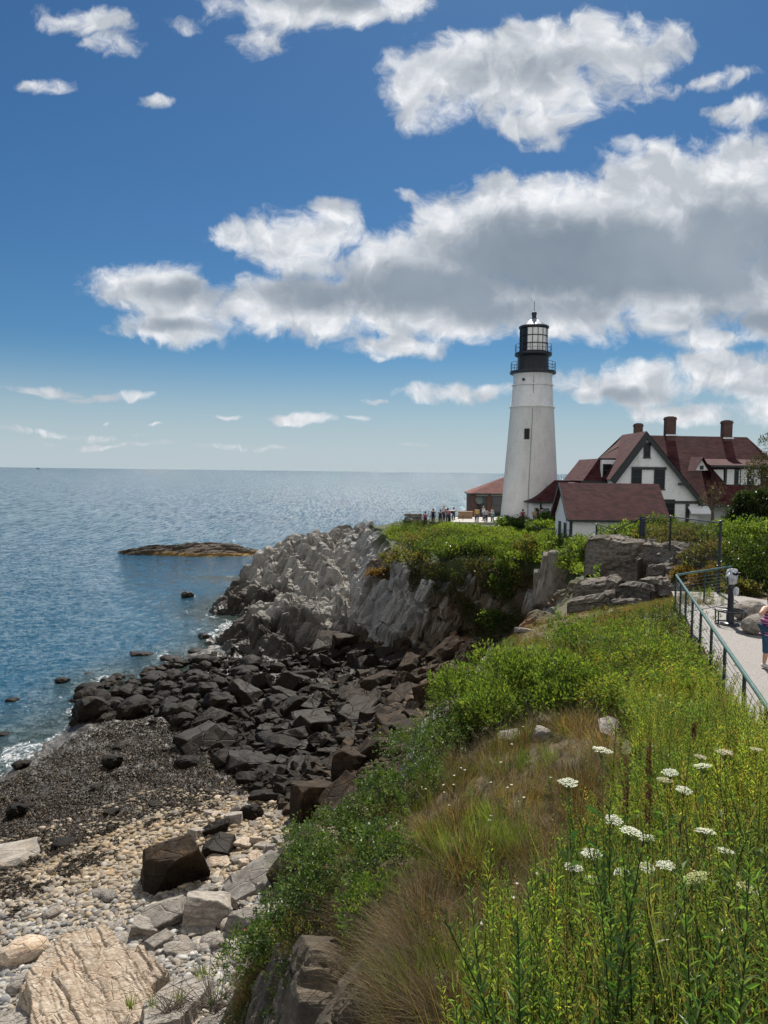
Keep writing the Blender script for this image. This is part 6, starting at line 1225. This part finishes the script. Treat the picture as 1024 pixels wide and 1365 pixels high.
# ---- rusty dock stalks and tall bare stems
for i, (px, py, hpx, Y, lab) in enumerate([(836,1010,80,5.6,'darkest red brown dock stalk standing over the flower clusters'),(865,1045,55,5.4,'red brown dock stalk, shorter, right of the darkest one'),(866,985,50,6.5,'thin rusty dock stalk above the pair of fading umbels'),(926,962,24,8,'rusty dock spike below the railing posts')]):
    c = W(px, py, Y); g0 = hz(c[0], c[1]); root = empty('dock_stalk', (c[0], c[1], g0)); tag(root, lab, 'plant'); h = c[2] - g0; a = Acc(); a.tube([[0, 0, 0], [.02, 0, h * .5], [0, 0, h]], [.006, .005, .003], 5, None, False); a.build('stem', M_stem, root)
    n = 260; z_ = h - np.abs(r3.random(n)) ** .8 * hpx / FPX * Y; q_ = r3.random(n) * 6.28; rr2 = .015 * r3.random(n) ** .5; V, T, Cc = leaf_arr(np.c_[np.cos(q_) * rr2, np.sin(q_) * rr2, z_], np.c_[np.cos(q_), np.sin(q_), r3.normal(.3, .6, n)], .018, .014, jitc((.13, .045, .025), n, r3), r3); link('seed_head', npmesh('seed_head', V, [T], M_dry, Cc), root)
for i, (px, py, Y) in enumerate([(845,1180,2.7),(905,1010,4.5),(738,1150,4.0),(983,985,5.2),(952,1140,3.0),(890,1215,2.6),(700,1230,3.8),(820,935,8.5)]):
    c = W(px, py, Y); g0 = hz(c[0], c[1]); h = c[2] - g0; V, T, Q, C = weed_proto(h, r3, .05, .22, .05, .9, (.06, .075, .02), True, 0, .3); o = link('bare_stalk', npmesh('bare_stalk', V, [T, Q], M_leaf, C), None, (c[0], c[1], g0)); tag(o, 'tall thin sparsely leaved stalk rising above the weeds', 'plant', 'tall thin stalks above the weeds')
# ---- small white flowers in the grass, dead twigs at the foot of the bluff
px = np.vstack([poly_px([(560,960),(720,960),(760,1060),(640,1140),(540,1060)], 34, r3), poly_px([(640,1200),(840,1200),(840,1340),(640,1340)], 16, r3)]); H, ok = hit(px[:, 0], px[:, 1])
for p in H[ok]:
    a = Acc(); an = r3.random(9) * 6.28; V, T, C = leaf_arr(np.tile([0, 0, .32], (9, 1)), np.c_[np.cos(an), np.sin(an), r3.uniform(.1, .6, 9)], .022, .02, np.tile([.8, .78, .74], (9, 1)), r3, .1, .05); a.add(V, T=T, C=C); a.tube([[0, 0, 0], [.01, 0, .32]], .0025, 3, np.array([.08, .1, .03]), False)
    tag(a.build('small_flower', M_flower, None, p), 'tiny white flower on a thin stalk in the brown grass', 'flower', 'tiny white flowers in the grass')
for i, (px, py, w, Y) in enumerate([(285,1345,120,17.5),(330,1310,90,15),(230,1350,60,18.5)]):
    p = W(px, py, Y); p[2] = min(p[2], hz(p[0], p[1]) + .1) if Y < 16 else p[2]; a = Acc(); r_ = np.random.default_rng(70 + i)
    for k in range(70):
        q_ = r_.random() * 6.28; e = np.array([math.cos(q_), math.sin(q_), r_.uniform(.3, 1.1)]) * r_.uniform(.4, 1) * w / FPX * Y * .6; s0 = r_.normal(0, .12, 3) * [1, 1, 0]; mid = s0 + e * .5 + r_.normal(0, .06, 3); a.tube([s0, mid, s0 + e + r_.normal(0, .08, 3)], [.012, .008, .003], 4, None, False)
    tag(a.build('dead_shrub', M_wood, None, p), ['tangle of dead grey twigs at the foot of the bluff, the widest one', 'tangle of dead twigs under the lowest rose bush', 'small tangle of dead twigs beside the grey ledge'][i], 'shrub')
for i, (px, py) in enumerate([(175,1340), (205,1345), (240,1335), (268,1300)]):
    p = W(px, py, 19.0); V, T, Q, C = tuft_proto(60, .45, r3, GR, .014, .16, .6); o = link('grass_tuft', npmesh('grass_tuft', V, [T], M_leaf, C), None, (p[0], p[1], p[2] - .05)); tag(o, 'small tuft of green grass growing on the ledges at the bottom left', 'grass tuft', 'grass tufts on the ledges')
# ------------------------------------------------------------------ the walk, railings, viewer
M_rail = mat_simple('dark_green_paint', (.012, .036, .030), .42, 0, .25, 6, .05, 60); M_railtop = mat_simple('worn_green_rail', (.06, .135, .12), .35, .2, .3, 8, .05, 60); M_cable = mat_simple('steel_cable', (.25, .27, .27), .35, .8, .2, 20)
m, t, b = newmat('gravel_walk'); pos = t.n('ShaderNodeNewGeometry').outputs['Position']
v = t.n('ShaderNodeTexVoronoi', {'Vector': pos, 'Scale': 26.}); c = t.mix(v.outputs['Distance'], (.30, .28, .265), (.17, .16, .15)); c = t.mix(t.math('MULTIPLY', t.ramp(t.noise(pos, .9, 4, .6), .4, .7), .5), c, (.24, .22, .19)); c = t.mix(t.ramp(t.noise(pos, 60, 2), .4, .65), c, t.mix(1., c, (1.35, 1.33, 1.3), 'MULTIPLY'))
t.t.links.new(c, b.inputs['Base Color']); b.inputs['Roughness'].default_value = .9; bn = t.n('ShaderNodeBump', {'Height': v.outputs['Distance'], 'Strength': .6, 'Distance': .02}); t.t.links.new(bn.outputs[0], b.inputs['Normal'])
ys = np.linspace(4.5, 27.5, 90); us = np.linspace(0, 1, 30); YS, US = np.meshgrid(ys, us, indexing='ij'); lf_ = RAILX(ys) + .12 + .12 * fbm(ys * 1.5, ys * 0, 2, 3); rt_ = np.interp(ys, [4, 20, 24, 27.5], [14.5, 15.5, 14.5, 12.2]) + .5 * fbm(ys * .8, ys * 0 + 5, 2, 4); XS = lf_[:, None] + (rt_ - lf_)[:, None] * US
g = (np.arange(89)[:, None] * 30 + np.arange(29)[None]); F = np.stack([g, g + 30, g + 31, g + 1], -1).reshape(-1, 4); zs = 13.66 + .03 * (fbm(XS.ravel() * 1.2, YS.ravel() * 1.2, 3, 6) - .5)
tag(link('path', npmesh('path', np.c_[XS.ravel(), YS.ravel(), zs], F, m)), kind='structure')
root = empty('green_railing', (RAILX(24), 24, 13.6)); tag(root, 'dark green pipe railing with steel cables beside the gravel walk', 'railing'); O = np.array([RAILX(24), 24, 13.6])
yp = [5.2, 6.9, 8.6, 10.3, 12.0, 14.0, 15.8, 17.6, 19.3, 20.9, 22.4, 24.0]
for y in yp:
    x = RAILX(y); a = Acc(); a.tube([[x, y, 13.4], [x, y, 14.72]], .033, 8); a.box([x - .07, y - .07, 13.6], [x + .07, y + .07, 13.69]); link('post', npmesh('post', a.arrays()[0] - O, [a.arrays()[1], a.arrays()[2]], M_rail), root)
C2 = W(975, 755.5, 26.2); far = [(RAILX(24), 24.), (C2[0], 26.2)]
a = Acc(); a.tube([[RAILX(4.5), 4.5, 14.75], [RAILX(14), 14, 14.75], [RAILX(24), 24, 14.75]], .036, 10); a.tube([[RAILX(24), 24, 14.75], [C2[0], 26.2, 14.78]], .036, 10); a.V = [v_ - O for v_ in a.V]; a.build('top_rail', M_railtop, root, smooth=True)
for k in range(8):
    z = 13.78 + k * .115; a = Acc(); a.tube([[RAILX(4.5), 4.5, z], [RAILX(24), 24, z]], .006, 4, None, False); a.V = [v_ - O for v_ in a.V]; a.build('cable', M_cable, root)
    a = Acc(); a.tube([[RAILX(24), 24, z], [C2[0], 26.2, z]], .006, 4, None, False); a.V = [v_ - O for v_ in a.V]; a.build('cable', M_cable, root)
for f in (.5, 1.): x, y = RAILX(24) + (C2[0] - RAILX(24)) * f, 24 + 2.2 * f; a = Acc(); a.tube([[x, y, 13.4], [x, y, 14.74]], .03, 8); a.V = [v_ - O for v_ in a.V]; a.build('post', M_rail, root)
# coin viewer
M_vgrey = mat_simple('viewer_grey_enamel', (.50, .52, .54), .35, .3, .12, 9)
VX, VY = W(973, 832, 21.4)[:2]; root = empty('coin_viewer', (VX, VY, 13.68)); tag(root, 'coin viewer with a pale head on a black post, standing on the gravel walk', 'viewer')
a = Acc(); a.lathe([(.26, 0), (.27, .03), (.16, .05), (.09, .07), (.085, .5)], 20); a.lathe([(.085, .5), (.08, 1.0), (.10, 1.02), (.10, 1.10), (.08, 1.12), (.06, 1.2)], 16); a.build('post', M_black, root, smooth=True)
a = Acc(); an = np.linspace(0, 2 * math.pi, 25)
a.tube(np.c_[.42 * np.cos(an), .42 * np.sin(an), np.full(25, .40)], .022, 6, None, False); a.tube(np.c_[.40 * np.cos(an), .40 * np.sin(an), np.full(25, .03)], .02, 6, None, False)
for k in range(6): q_ = k * math.pi / 3 + .3; a.tube([[.41 * math.cos(q_), .41 * math.sin(q_), .02], [.42 * math.cos(q_), .42 * math.sin(q_), .40]], .02, 6); a.tube([[.07 * math.cos(q_), .07 * math.sin(q_), .40], [.42 * math.cos(q_), .42 * math.sin(q_), .40]], .016, 5)
a.build('step_ring', M_black, root)
def hull(pts, sub=0):
    bm = bmesh.new()
    for p_ in pts: bm.verts.new(p_)
    bmesh.ops.convex_hull(bm, input=bm.verts[:]); bmesh.ops.bevel(bm, geom=bm.edges[:], offset=.02, segments=2, affect='EDGES'); bmesh.ops.triangulate(bm, faces=bm.faces[:]); bm.verts.ensure_lookup_table()
    V = np.array([v_.co[:] for v_ in bm.verts]); T = np.array([[v_.index for v_ in f.verts] for f in bm.faces]); bm.free(); return V, T
V, T = hull([(x, y, z) for x in (-.11, .11) for y, z in ((-.10, 1.18), (.07, 1.14), (.14, 1.42), (.08, 1.62), (-.11, 1.64), (-.16, 1.45))]); h_ = link('head', npmesh('head', V, [T], M_vgrey, None, True), root); h_.rotation_euler = (0, 0, R(20))
a = Acc()
for x in (-.07, .07): a.lathe([(.001, 0), (.035, .0), (.045, .1), (.04, .12)], 12, (x, 0, 0))
e_ = a.build('eyepiece', M_black, h_); e_.location = (0, -.12, 1.5); e_.rotation_euler = (R(90), 0, 0)
a = Acc(); a.tube([[-.125, 0, 1.40], [-.125, -.03, 1.16]], .02, 6); a.tube([[.125, 0, 1.40], [.125, -.03, 1.16]], .02, 6); a.build('yoke', M_black, root)
V, T = hull([(x, y, z) for x in (-.08, .08) for y in (-.06, .06) for z in (-.11, .11)]); o = link('coin_box', npmesh('coin_box', V, [T], M_vgrey), root, (.10, -.08, .98)); o.rotation_euler = (0, 0, .4)
# ------------------------------------------------------------------ fences
def fence(name, pts, label, cat, post_r, rail_fr, mat, tops=None, mesh=None, panel=None):
    """pts: ground points with height; a post at each, rails between"""
    root = empty(name, pts[0][:3]); tag(root, label, cat); O = np.array(pts[0][:3])
    for x, y, z, h in pts: a = Acc(); a.tube([[x, y, z - .4], [x, y, z + h]], post_r, 8); a.lathe([(post_r * 1.15, 0), (post_r * 1.1, .04), (.001, .07)], 8, (x, y, z + h - .01)); a.V = [v_ - O for v_ in a.V]; a.build('post', mat, root)
    for i in range(len(pts) - 1):
        p, q = pts[i], pts[i + 1]
        for f in rail_fr: a = Acc(); a.tube([[p[0], p[1], p[2] + p[3] * f], [q[0], q[1], q[2] + q[3] * f]], post_r * .55, 6, None, False); a.V = [v_ - O for v_ in a.V]; a.build('rail', mat, root)
        if mesh:
            P = np.array(p[:3]); Q = np.array(q[:3]); L_ = np.linalg.norm(Q[:2] - P[:2]); a = Acc(); n = int(L_ / mesh)
            for k in range(-int(1.6 / mesh), n + 1):       # chain link: two sets of slanted wires
                for sgn in (1, -1):
                    pts_ = []
                    for f in np.linspace(0, 1, 9):
                        s_ = (k * mesh + (f if sgn > 0 else 1 - f) * min(p[3], q[3]) * .95) / L_
                        if 0 <= s_ <= 1: pts_.append(P + (Q - P) * s_ + [0, 0, (p[3] * (1 - s_) + q[3] * s_) * f * .97])
                    if len(pts_) > 1: a.tube(np.array(pts_), .0035, 3, None, False)
            if a.n: a.V = [v_ - O for v_ in a.V]; a.build('wire_mesh', mat, root)
    return root
def fp(px, pt, pb, Y): A_ = W(px, pb, Y); B_ = W(px, pt, Y); return (A_[0], A_[1], A_[2], B_[2] - A_[2])
rt = fence('chain_link_fence', [fp(795, 699, 712, 47), fp(820, 706, 716, 46), fp(853, 691, 718, 44), fp(893, 688, 724, 38), fp(957.5, 695, 790, 27)], 'black chain link fence climbing over the rocks to a tall corner post', 'fence', .055, (.98,), M_black, None, .16)
O = np.array(rt.location); p = W(856.5, 701, 43.9); a = Acc(); a.box(np.array([p[0] - .17, p[1] - .02, p[2] - .62]) - O, np.array([p[0] + .17, p[1] + .02, p[2] + .55]) - O); a.build('panel', mat_simple('navy_panel', (.012, .018, .035), .5), rt)
fence('pipe_railing', [fp(x, 688.5 - (x - 557) * .012, 704, 79 + .01 * (x - 557)) for x in (557, 573, 590, 604, 617, 633, 648, 665, 677)], 'black pipe railing in front of the visitors by the lighthouse', 'railing', .03, (.97, .5), M_black)
fence('wire_fence', [fp(668, 691, 706, 74), fp(677, 688, 706, 73.5), fp(697, 683, 706, 73), fp(702, 694, 722, 68), fp(716, 703, 726, 64), fp(737, 704, 724, 60), fp(752, 706, 726, 56.5), fp(761, 706, 726, 56)], 'thin black wire fence along the cliff edge before the white outbuilding', 'fence', .03, (.97,), M_black, None, .3)
# paved apron and low walls by the tower
P = [W(600, 703, 77), W(672, 704, 77), W(676, 694.5, 86), W(604, 694.5, 86)]; a = Acc(); zz = 12.86; a.poly([[p_[0], p_[1], zz] for p_ in P], [0, 0, -.5]); tag(a.build('pavement', M_pave), kind='structure')
P = [W(704, 722, 66), W(740, 722, 63), W(741, 714, 67), W(712, 714, 70)]; a = Acc(); a.poly([[p_[0], p_[1], p_[2]] for p_ in P], [0, 0, -.5]); tag(a.build('pavement', M_pave), kind='structure')
def stone_wall(x0, x1, pt, pb, Y, label, seed):
    r_ = np.random.default_rng(seed); A_, B_ = W(x0, pb, Y), W(x1, pb, Y); h = W(x0, pt, Y)[2] - A_[2]; a = Acc(); L_ = B_[0] - A_[0]; z = -.4
    while z < h:
        rh = r_.uniform(.25, .4); x = 0
        while x < L_:
            w = r_.uniform(.35, .8); V, T = BLOCKS[int(r_.integers(0, 10))]; a.add(V * [w * 1.02, .6, rh * 1.5] + [x + w / 2, 0, z + rh / 2], T=T); x += w
        z += rh
    tag(a.build('stone_wall', M_rgrey, None, A_), label, 'wall')
stone_wall(539, 562, 684.5, 697, 83, 'low grey stone wall at the seaward end of the lookout', 3)
A_, B_ = W(611, 693, 83), W(630, 683, 83); a = Acc(); a.box([0, 0, -.5], [B_[0] - A_[0], .5, B_[2] - A_[2]]); a.box([-.05, -.05, B_[2] - A_[2]], [B_[0] - A_[0] + .05, .55, B_[2] - A_[2] + .1]); tag(a.build('low_wall', mat_brick('tan_brick', (.42, .27, .14), .8), None, A_), 'low tan masonry wall between the visitors and the brick house', 'wall')
# ------------------------------------------------------------------ people
def skin_mesh(pts, edges, rad, root=0, sub=2):
    me = bpy.data.meshes.new('tmp'); me.from_pydata([tuple(p_) for p_ in pts], edges, []); o = bpy.data.objects.new('tmp', me); col.objects.link(o)
    md = o.modifiers.new('s', 'SKIN'); md.use_smooth_shade = True; md.branch_smoothing = .4
    for i, r_ in enumerate(rad): me.skin_vertices[0].data[i].radius = r_ if isinstance(r_, tuple) else (r_, r_); me.skin_vertices[0].data[i].use_root = (i == root)
    o.modifiers.new('b', 'SUBSURF').render_levels = sub; o.modifiers['b'].levels = sub
    dg = bpy.context.evaluated_depsgraph_get(); out = bpy.data.meshes.new_from_object(o.evaluated_get(dg)); bpy.data.objects.remove(o); bpy.data.meshes.remove(me); return out
M_skin = mat_simple('skin', (.52, .30, .21), .5, 0, .08, 12, 0, 40, .4)
def cloth(name, c, **k): return mat_simple(name, c, .85, 0, .14, 9, .25, 60, .2, **k)
def person(loc, yaw, H, label, shirt, trouser, hair, armL='down', armR='down', build=1.0, group=None, hairlen=.12, shoe=(.5, .5, .5), sleeve=.5, shirtmat=None, cropped=False, stride=.08):
    s = H / 1.70; root = empty('person', loc, yaw); root.scale = (s, s, s); tag(root, label, 'person', group); B = build
    P, E, Rd = [], [], []
    def add(p_, r_, par=None): P.append(np.array(p_, float)); Rd.append(r_); (E.append((par, len(P) - 1)) if par is not None else None); return len(P) - 1
    pel = add((0, 0, .96), (.155 * B, .115 * B)); wa = add((0, .0, 1.10), (.13 * B, .10 * B), pel); ch = add((0, .0, 1.27), (.155 * B, .11 * B), wa); sh = add((0, .01, 1.40), (.12 * B, .085), ch); nk = add((0, .0, 1.475), .052, sh); hd = add((0, -.015, 1.555), .078, nk); h2 = add((0, -.01, 1.625), (.078, .088), hd); add((0, 0, 1.675), .06, h2)
    fc = add((0, -.085, 1.555), .022, hd); add((0, -.105, 1.545), .012, fc)                    # nose
    arms = {}
    for sd_, mode in ((-1, armR), (1, armL)):
        x = .185 * sd_ * (.8 + .2 * B); s0 = add((x, .01, 1.385), .058 * B, sh)
        if mode == 'down': el, wr, hn = (x * 1.35, .03, 1.11), (x * 1.4, -.05, .88), (0, -.02, -.085)
        elif mode == 'rail': el, wr, hn = (x * 1.5, -.08, 1.15), (x * 1.1, -.32, 1.10), (0, -.08, -.02)
        elif mode == 'up': el, wr, hn = (x * 2.0, -.14, 1.27), (x * 1.0, -.17, 1.47), (-.03 * sd_, -.01, .08)
        else: el, wr, hn = (x * 1.4, -.05, 1.13), (x * .9, -.28, 1.32), (-.02 * sd_, -.06, .05)
        e_ = add(el, .042 * B, s0); w_ = add(wr, .029, e_); hn = np.array(hn); p_ = add(np.array(wr) + hn * .6, .03, w_); arms[sd_] = (s0, e_, w_)
        ax_ = nrm(hn); sdv = nrm(np.cross(ax_, [0, 1., .3])); nn_ = np.cross(ax_, sdv)
        for q_, ln in zip((-.026, -.009, .009, .026), (.062, .075, .078, .06)):             # four fingers bent at the knuckle, then the thumb
            b0 = np.array(wr) + hn * .75 + sdv * q_; f1 = add(b0 + ax_ * .035 , .0095, p_); add(b0 + ax_ * (.03 + ln * .6) + nn_ * .012, .0085, f1); add(b0 + ax_ * (.03 + ln * .85) + nn_ * .034, .0075, len(P) - 1)
        t0 = add(np.array(wr) + hn * .5 + sdv * .036 * sd_, .011, p_); add(np.array(wr) + hn * .8 + sdv * .06 * sd_ + nn_ * .02, .0095, t0)
    for sd_ in (-1, 1):
        f = stride * sd_; hp = add((.095 * sd_ * B, 0, .90), .095 * B, pel); kn = add((.10 * sd_, -.02 - f * .6, .50), .062 * B, hp); cf = add((.10 * sd_, .0 - f * .4, .33), .056 * B, kn); an_ = add((.10 * sd_, .02 - f, .09), .036, cf); ft = add((.105 * sd_, -.05 - f, .04), .038, an_); add((.115 * sd_, -.15 - f, .03), .03, ft)
    body = skin_mesh(P, E, Rd); body.materials.append(M_skin); link('body', body, root)
    # clothes: the same bones, a little fuller
    def sub(idx, grow, name, mat, extra=None, ends=None):
        mp = {}; pts = []; rad = []
        for i in idx: mp[i] = len(pts); pts.append(P[i]); r_ = Rd[i]; r_ = r_ if isinstance(r_, tuple) else (r_, r_); rad.append((r_[0] + grow, r_[1] + grow))
        ed = [(mp[a_], mp[b_]) for a_, b_ in E if a_ in mp and b_ in mp]
        for par, p_, r_ in (extra or []): pts.append(np.array(p_)); rad.append(r_ if isinstance(r_, tuple) else (r_, r_)); ed.append((mp[par], len(pts) - 1))
        me = skin_mesh(pts, ed, rad); me.materials.append(mat); return link(name, me, root)
    ex = [(pel, (0, 0, .89), (.165 * B, .125 * B))]
    for sd_ in (-1, 1):
        a0, a1, _ = arms[sd_]; ex.append((a0, P[a0] + (P[a1] - P[a0]) * sleeve, .056 * B + .012))
    if sleeve > 0: sub([pel, wa, ch, sh, arms[-1][0], arms[1][0]], .016, 'shirt', shirtmat or cloth('shirt_cloth', shirt), ex)
    else: sub([pel, wa, ch, sh], .016, 'shirt', shirtmat or cloth('shirt_cloth', shirt), [(pel, (0, 0, .86), (.175 * B, .13 * B)), (sh, (.10, .01, 1.425), .035), (sh, (-.10, .01, 1.425), .035)])
    legs = [pel] + [i for i, p_ in enumerate(P) if p_[2] < .95 and p_[2] > (.3 if cropped else .08) and abs(p_[0]) < .2 * B and i > arms[1][2] + 12]
    sub(legs, .014, 'trousers', cloth('trouser_cloth', trouser))
    for sd_ in (-1, 1):
        V, T = hull([((.108 * sd_) + x, y - stride * sd_, z) for x in (-.046, .046) for y, z in ((-.20, 0), (-.19, .05), (-.08, .095), (.06, .11), (.085, .0))]); link('shoe', npmesh('shoe', V, [T], cloth('shoe_leather', shoe), None, True), root)
    hm = cloth('hair', hair); a = Acc(); bm = bmesh.new(); bmesh.ops.create_uvsphere(bm, u_segments=20, v_segments=14, radius=1); V = np.array([v_.co[:] for v_ in bm.verts]); bm.verts.ensure_lookup_table(); fs = [[v_.index for v_ in f.verts] for f in bm.faces]; bm.free()
    front = (V[:, 1] < -.1) & (V[:, 2] < .42); Vh = V * [.098, .108, .108]; Vh[:, 2] = np.where(V[:, 2] < -.1, Vh[:, 2] - (hairlen * np.clip(-V[:, 2] - .1, 0, 1)), Vh[:, 2]); Vh += (np.array([0, .012, 1.625])); Vh[front] = (V * [.07, .07, .08])[front] + [0, .01, 1.62]
    Vh += (fbm(V[:, 0] * 6, V[:, 2] * 5 + V[:, 1] * 3, 3, 4)[:, None] - .5) * .03 * nrm(V)
    link('hair', npmesh('hair', Vh, [np.array([f for f in fs if len(f) == 4]), np.array([f for f in fs if len(f) == 3])], hm, None, True), root)
    a = Acc(); a.lathe([(.001, -.012), (.010, -.007), (.012, 0), (.010, .007), (.001, .012)], 8); ev = a.arrays()[0]
    for sd_ in (-1, 1): o = link('eye', npmesh('eye', ev, [a.arrays()[2]], M_dglass, None, True), root, (.03 * sd_, -.088, 1.585))
    a = Acc(); a.tube([[-.025, -.086, 1.508], [0, -.094, 1.504], [.025, -.086, 1.508]], [.004, .006, .004], 5, None, False); a.build('mouth', cloth('lips', (.4, .13, .12)), root)
    return root
m, t, b = newmat('striped_knit'); ob = t.n('ShaderNodeTexCoord').outputs['Object']; s = t.n('ShaderNodeSeparateXYZ', {0: ob}); f = t.math('FRACT', t.math('ADD', t.math('MULTIPLY', s.outputs[2], 15), t.math('MULTIPLY', t.math('ABSOLUTE', s.outputs[0]), 5)))
t.t.links.new(t.mix(t.ramp(f, .62, .72), (.26, .035, .16), (.62, .34, .50)), b.inputs['Base Color']); b.inputs['Roughness'].default_value = .9
WP_ = W(1026, 893, 16.5); person((WP_[0], WP_[1], 13.68), R(8), 1.66, 'woman in a magenta striped top and blue jeans on the gravel walk', (.3, .05, .2), (.035, .085, .15), (.12, .05, .025), 'down', 'up', 1.18, None, .26, (.6, .58, .54), 0, m, True, .05)
VIS = [(567,686.5,80,R(190),(.32,.03,.04),(.03,.03,.05),'rail','visitor in a red top at the lookout railing, leftmost of the group'),(577.5,685,80.5,R(170),(.02,.02,.035),(.02,.02,.03),'down','visitor dressed all in black beside the one in red'),(587,687,80,R(200),(.03,.03,.06),(.03,.03,.04),'rail','visitor in navy left of the dark telescope'),(592,684.5,82,R(150),(.55,.55,.58),(.05,.05,.07),'down','visitor in a pale top behind the one in navy'),(597,688,79.8,R(180),(.28,.12,.2),(.03,.03,.04),'rail','short visitor in mauve by the telescope'),(605,684,81,R(190),(.62,.60,.55),(.06,.06,.06),'view','visitor in cream standing at the telescope'),(636,690,78.5,R(175),(.62,.42,.12),(.05,.07,.12),'down','visitor in a yellow jacket on the paved apron'),(644.5,686,80.5,R(120),(.70,.70,.72),(.10,.10,.13),'view','visitor in white just behind the others on the apron'),(648,691,78.3,R(185),(.45,.50,.62),(.02,.02,.03),'down','visitor in pale blue and black trousers on the apron'),(656.5,691,78.6,R(230),(.62,.66,.66),(.12,.22,.22),'rail','visitor in a white top bending toward the railing'),(697,692,76,R(160),(.25,.02,.03),(.10,.02,.03),'down','visitor in dark red at the foot of the tower'),(713,690,77,R(200),(.45,.34,.18),(.20,.16,.08),'view','visitor in tan before the low passage'),(722,691,79,R(170),(.16,.17,.18),(.05,.05,.05),'down','visitor in grey near the passage door')]
for i, (px, py, Y, yw, sh_, tr_, am, lab) in enumerate(VIS):
    p = W(px, py, Y); z = p[2] - .98; z = max(z, min(12.9, hz(p[0], p[1]) + .2)) if i < 6 else z; gz = hz(p[0], p[1])
    person((p[0], p[1], gz + .02 if abs(gz - z) < .9 else z), yw, 1.68 + .08 * math.sin(i * 2.3), lab, sh_, tr_, [(.03, .02, .015), (.12, .07, .03), (.02, .02, .02), (.4, .3, .15)][i % 4], am, am, 1.05, 'visitors by the lighthouse', .05 + .1 * (i % 2))
p = W(600, 682, 80.2); gz = min(hz(p[0], p[1]), p[2] - 1.0); root = empty('telescope', (p[0], p[1], gz)); tag(root, 'dark public telescope on a stand among the visitors at the lookout', 'telescope'); hgt = p[2] - gz
a = Acc(); a.tube([[0, 0, 0], [0, 0, hgt - .1]], [.09, .07], 10); a.build('stand', M_black, root); a = Acc(); a.tube([[-.5, 0, hgt + .12], [-.42, 0, hgt + .12], [-.1, 0, hgt], [.3, 0, hgt - .02], [.52, 0, hgt - .05]], [.22, .20, .13, .16, .2], 12); a.build('barrel', M_black, root)
# a ship on the horizon
p = G(51, 624.2, 0.0) if False else W(51, 622.5, 9000.); root = empty('ship', (p[0], p[1], 0)); root.scale = (.45,) * 3; tag(root, 'tiny grey ship on the horizon at the far left', 'ship'); M_ship = mat_simple('ship_grey', (.16, .19, .22), .6)
a = Acc(); V, T = hull([(-45, -8, 0), (45, -8, 0), (52, 0, 0), (-45, 8, 0), (45, 8, 0), (-48, -9, 12), (56, 0, 12), (-48, 9, 12), (44, -9, 12), (44, 9, 12)]); link('hull', npmesh('hull', V, [T], M_ship), root); a.box([-40, -7, 12], [-18, 7, 30]); a.box([-34, -4, 30], [-24, 4, 40]); a.box([-4, -6, 12], [34, 6, 20]); a.build('deckhouse', M_ship, root)
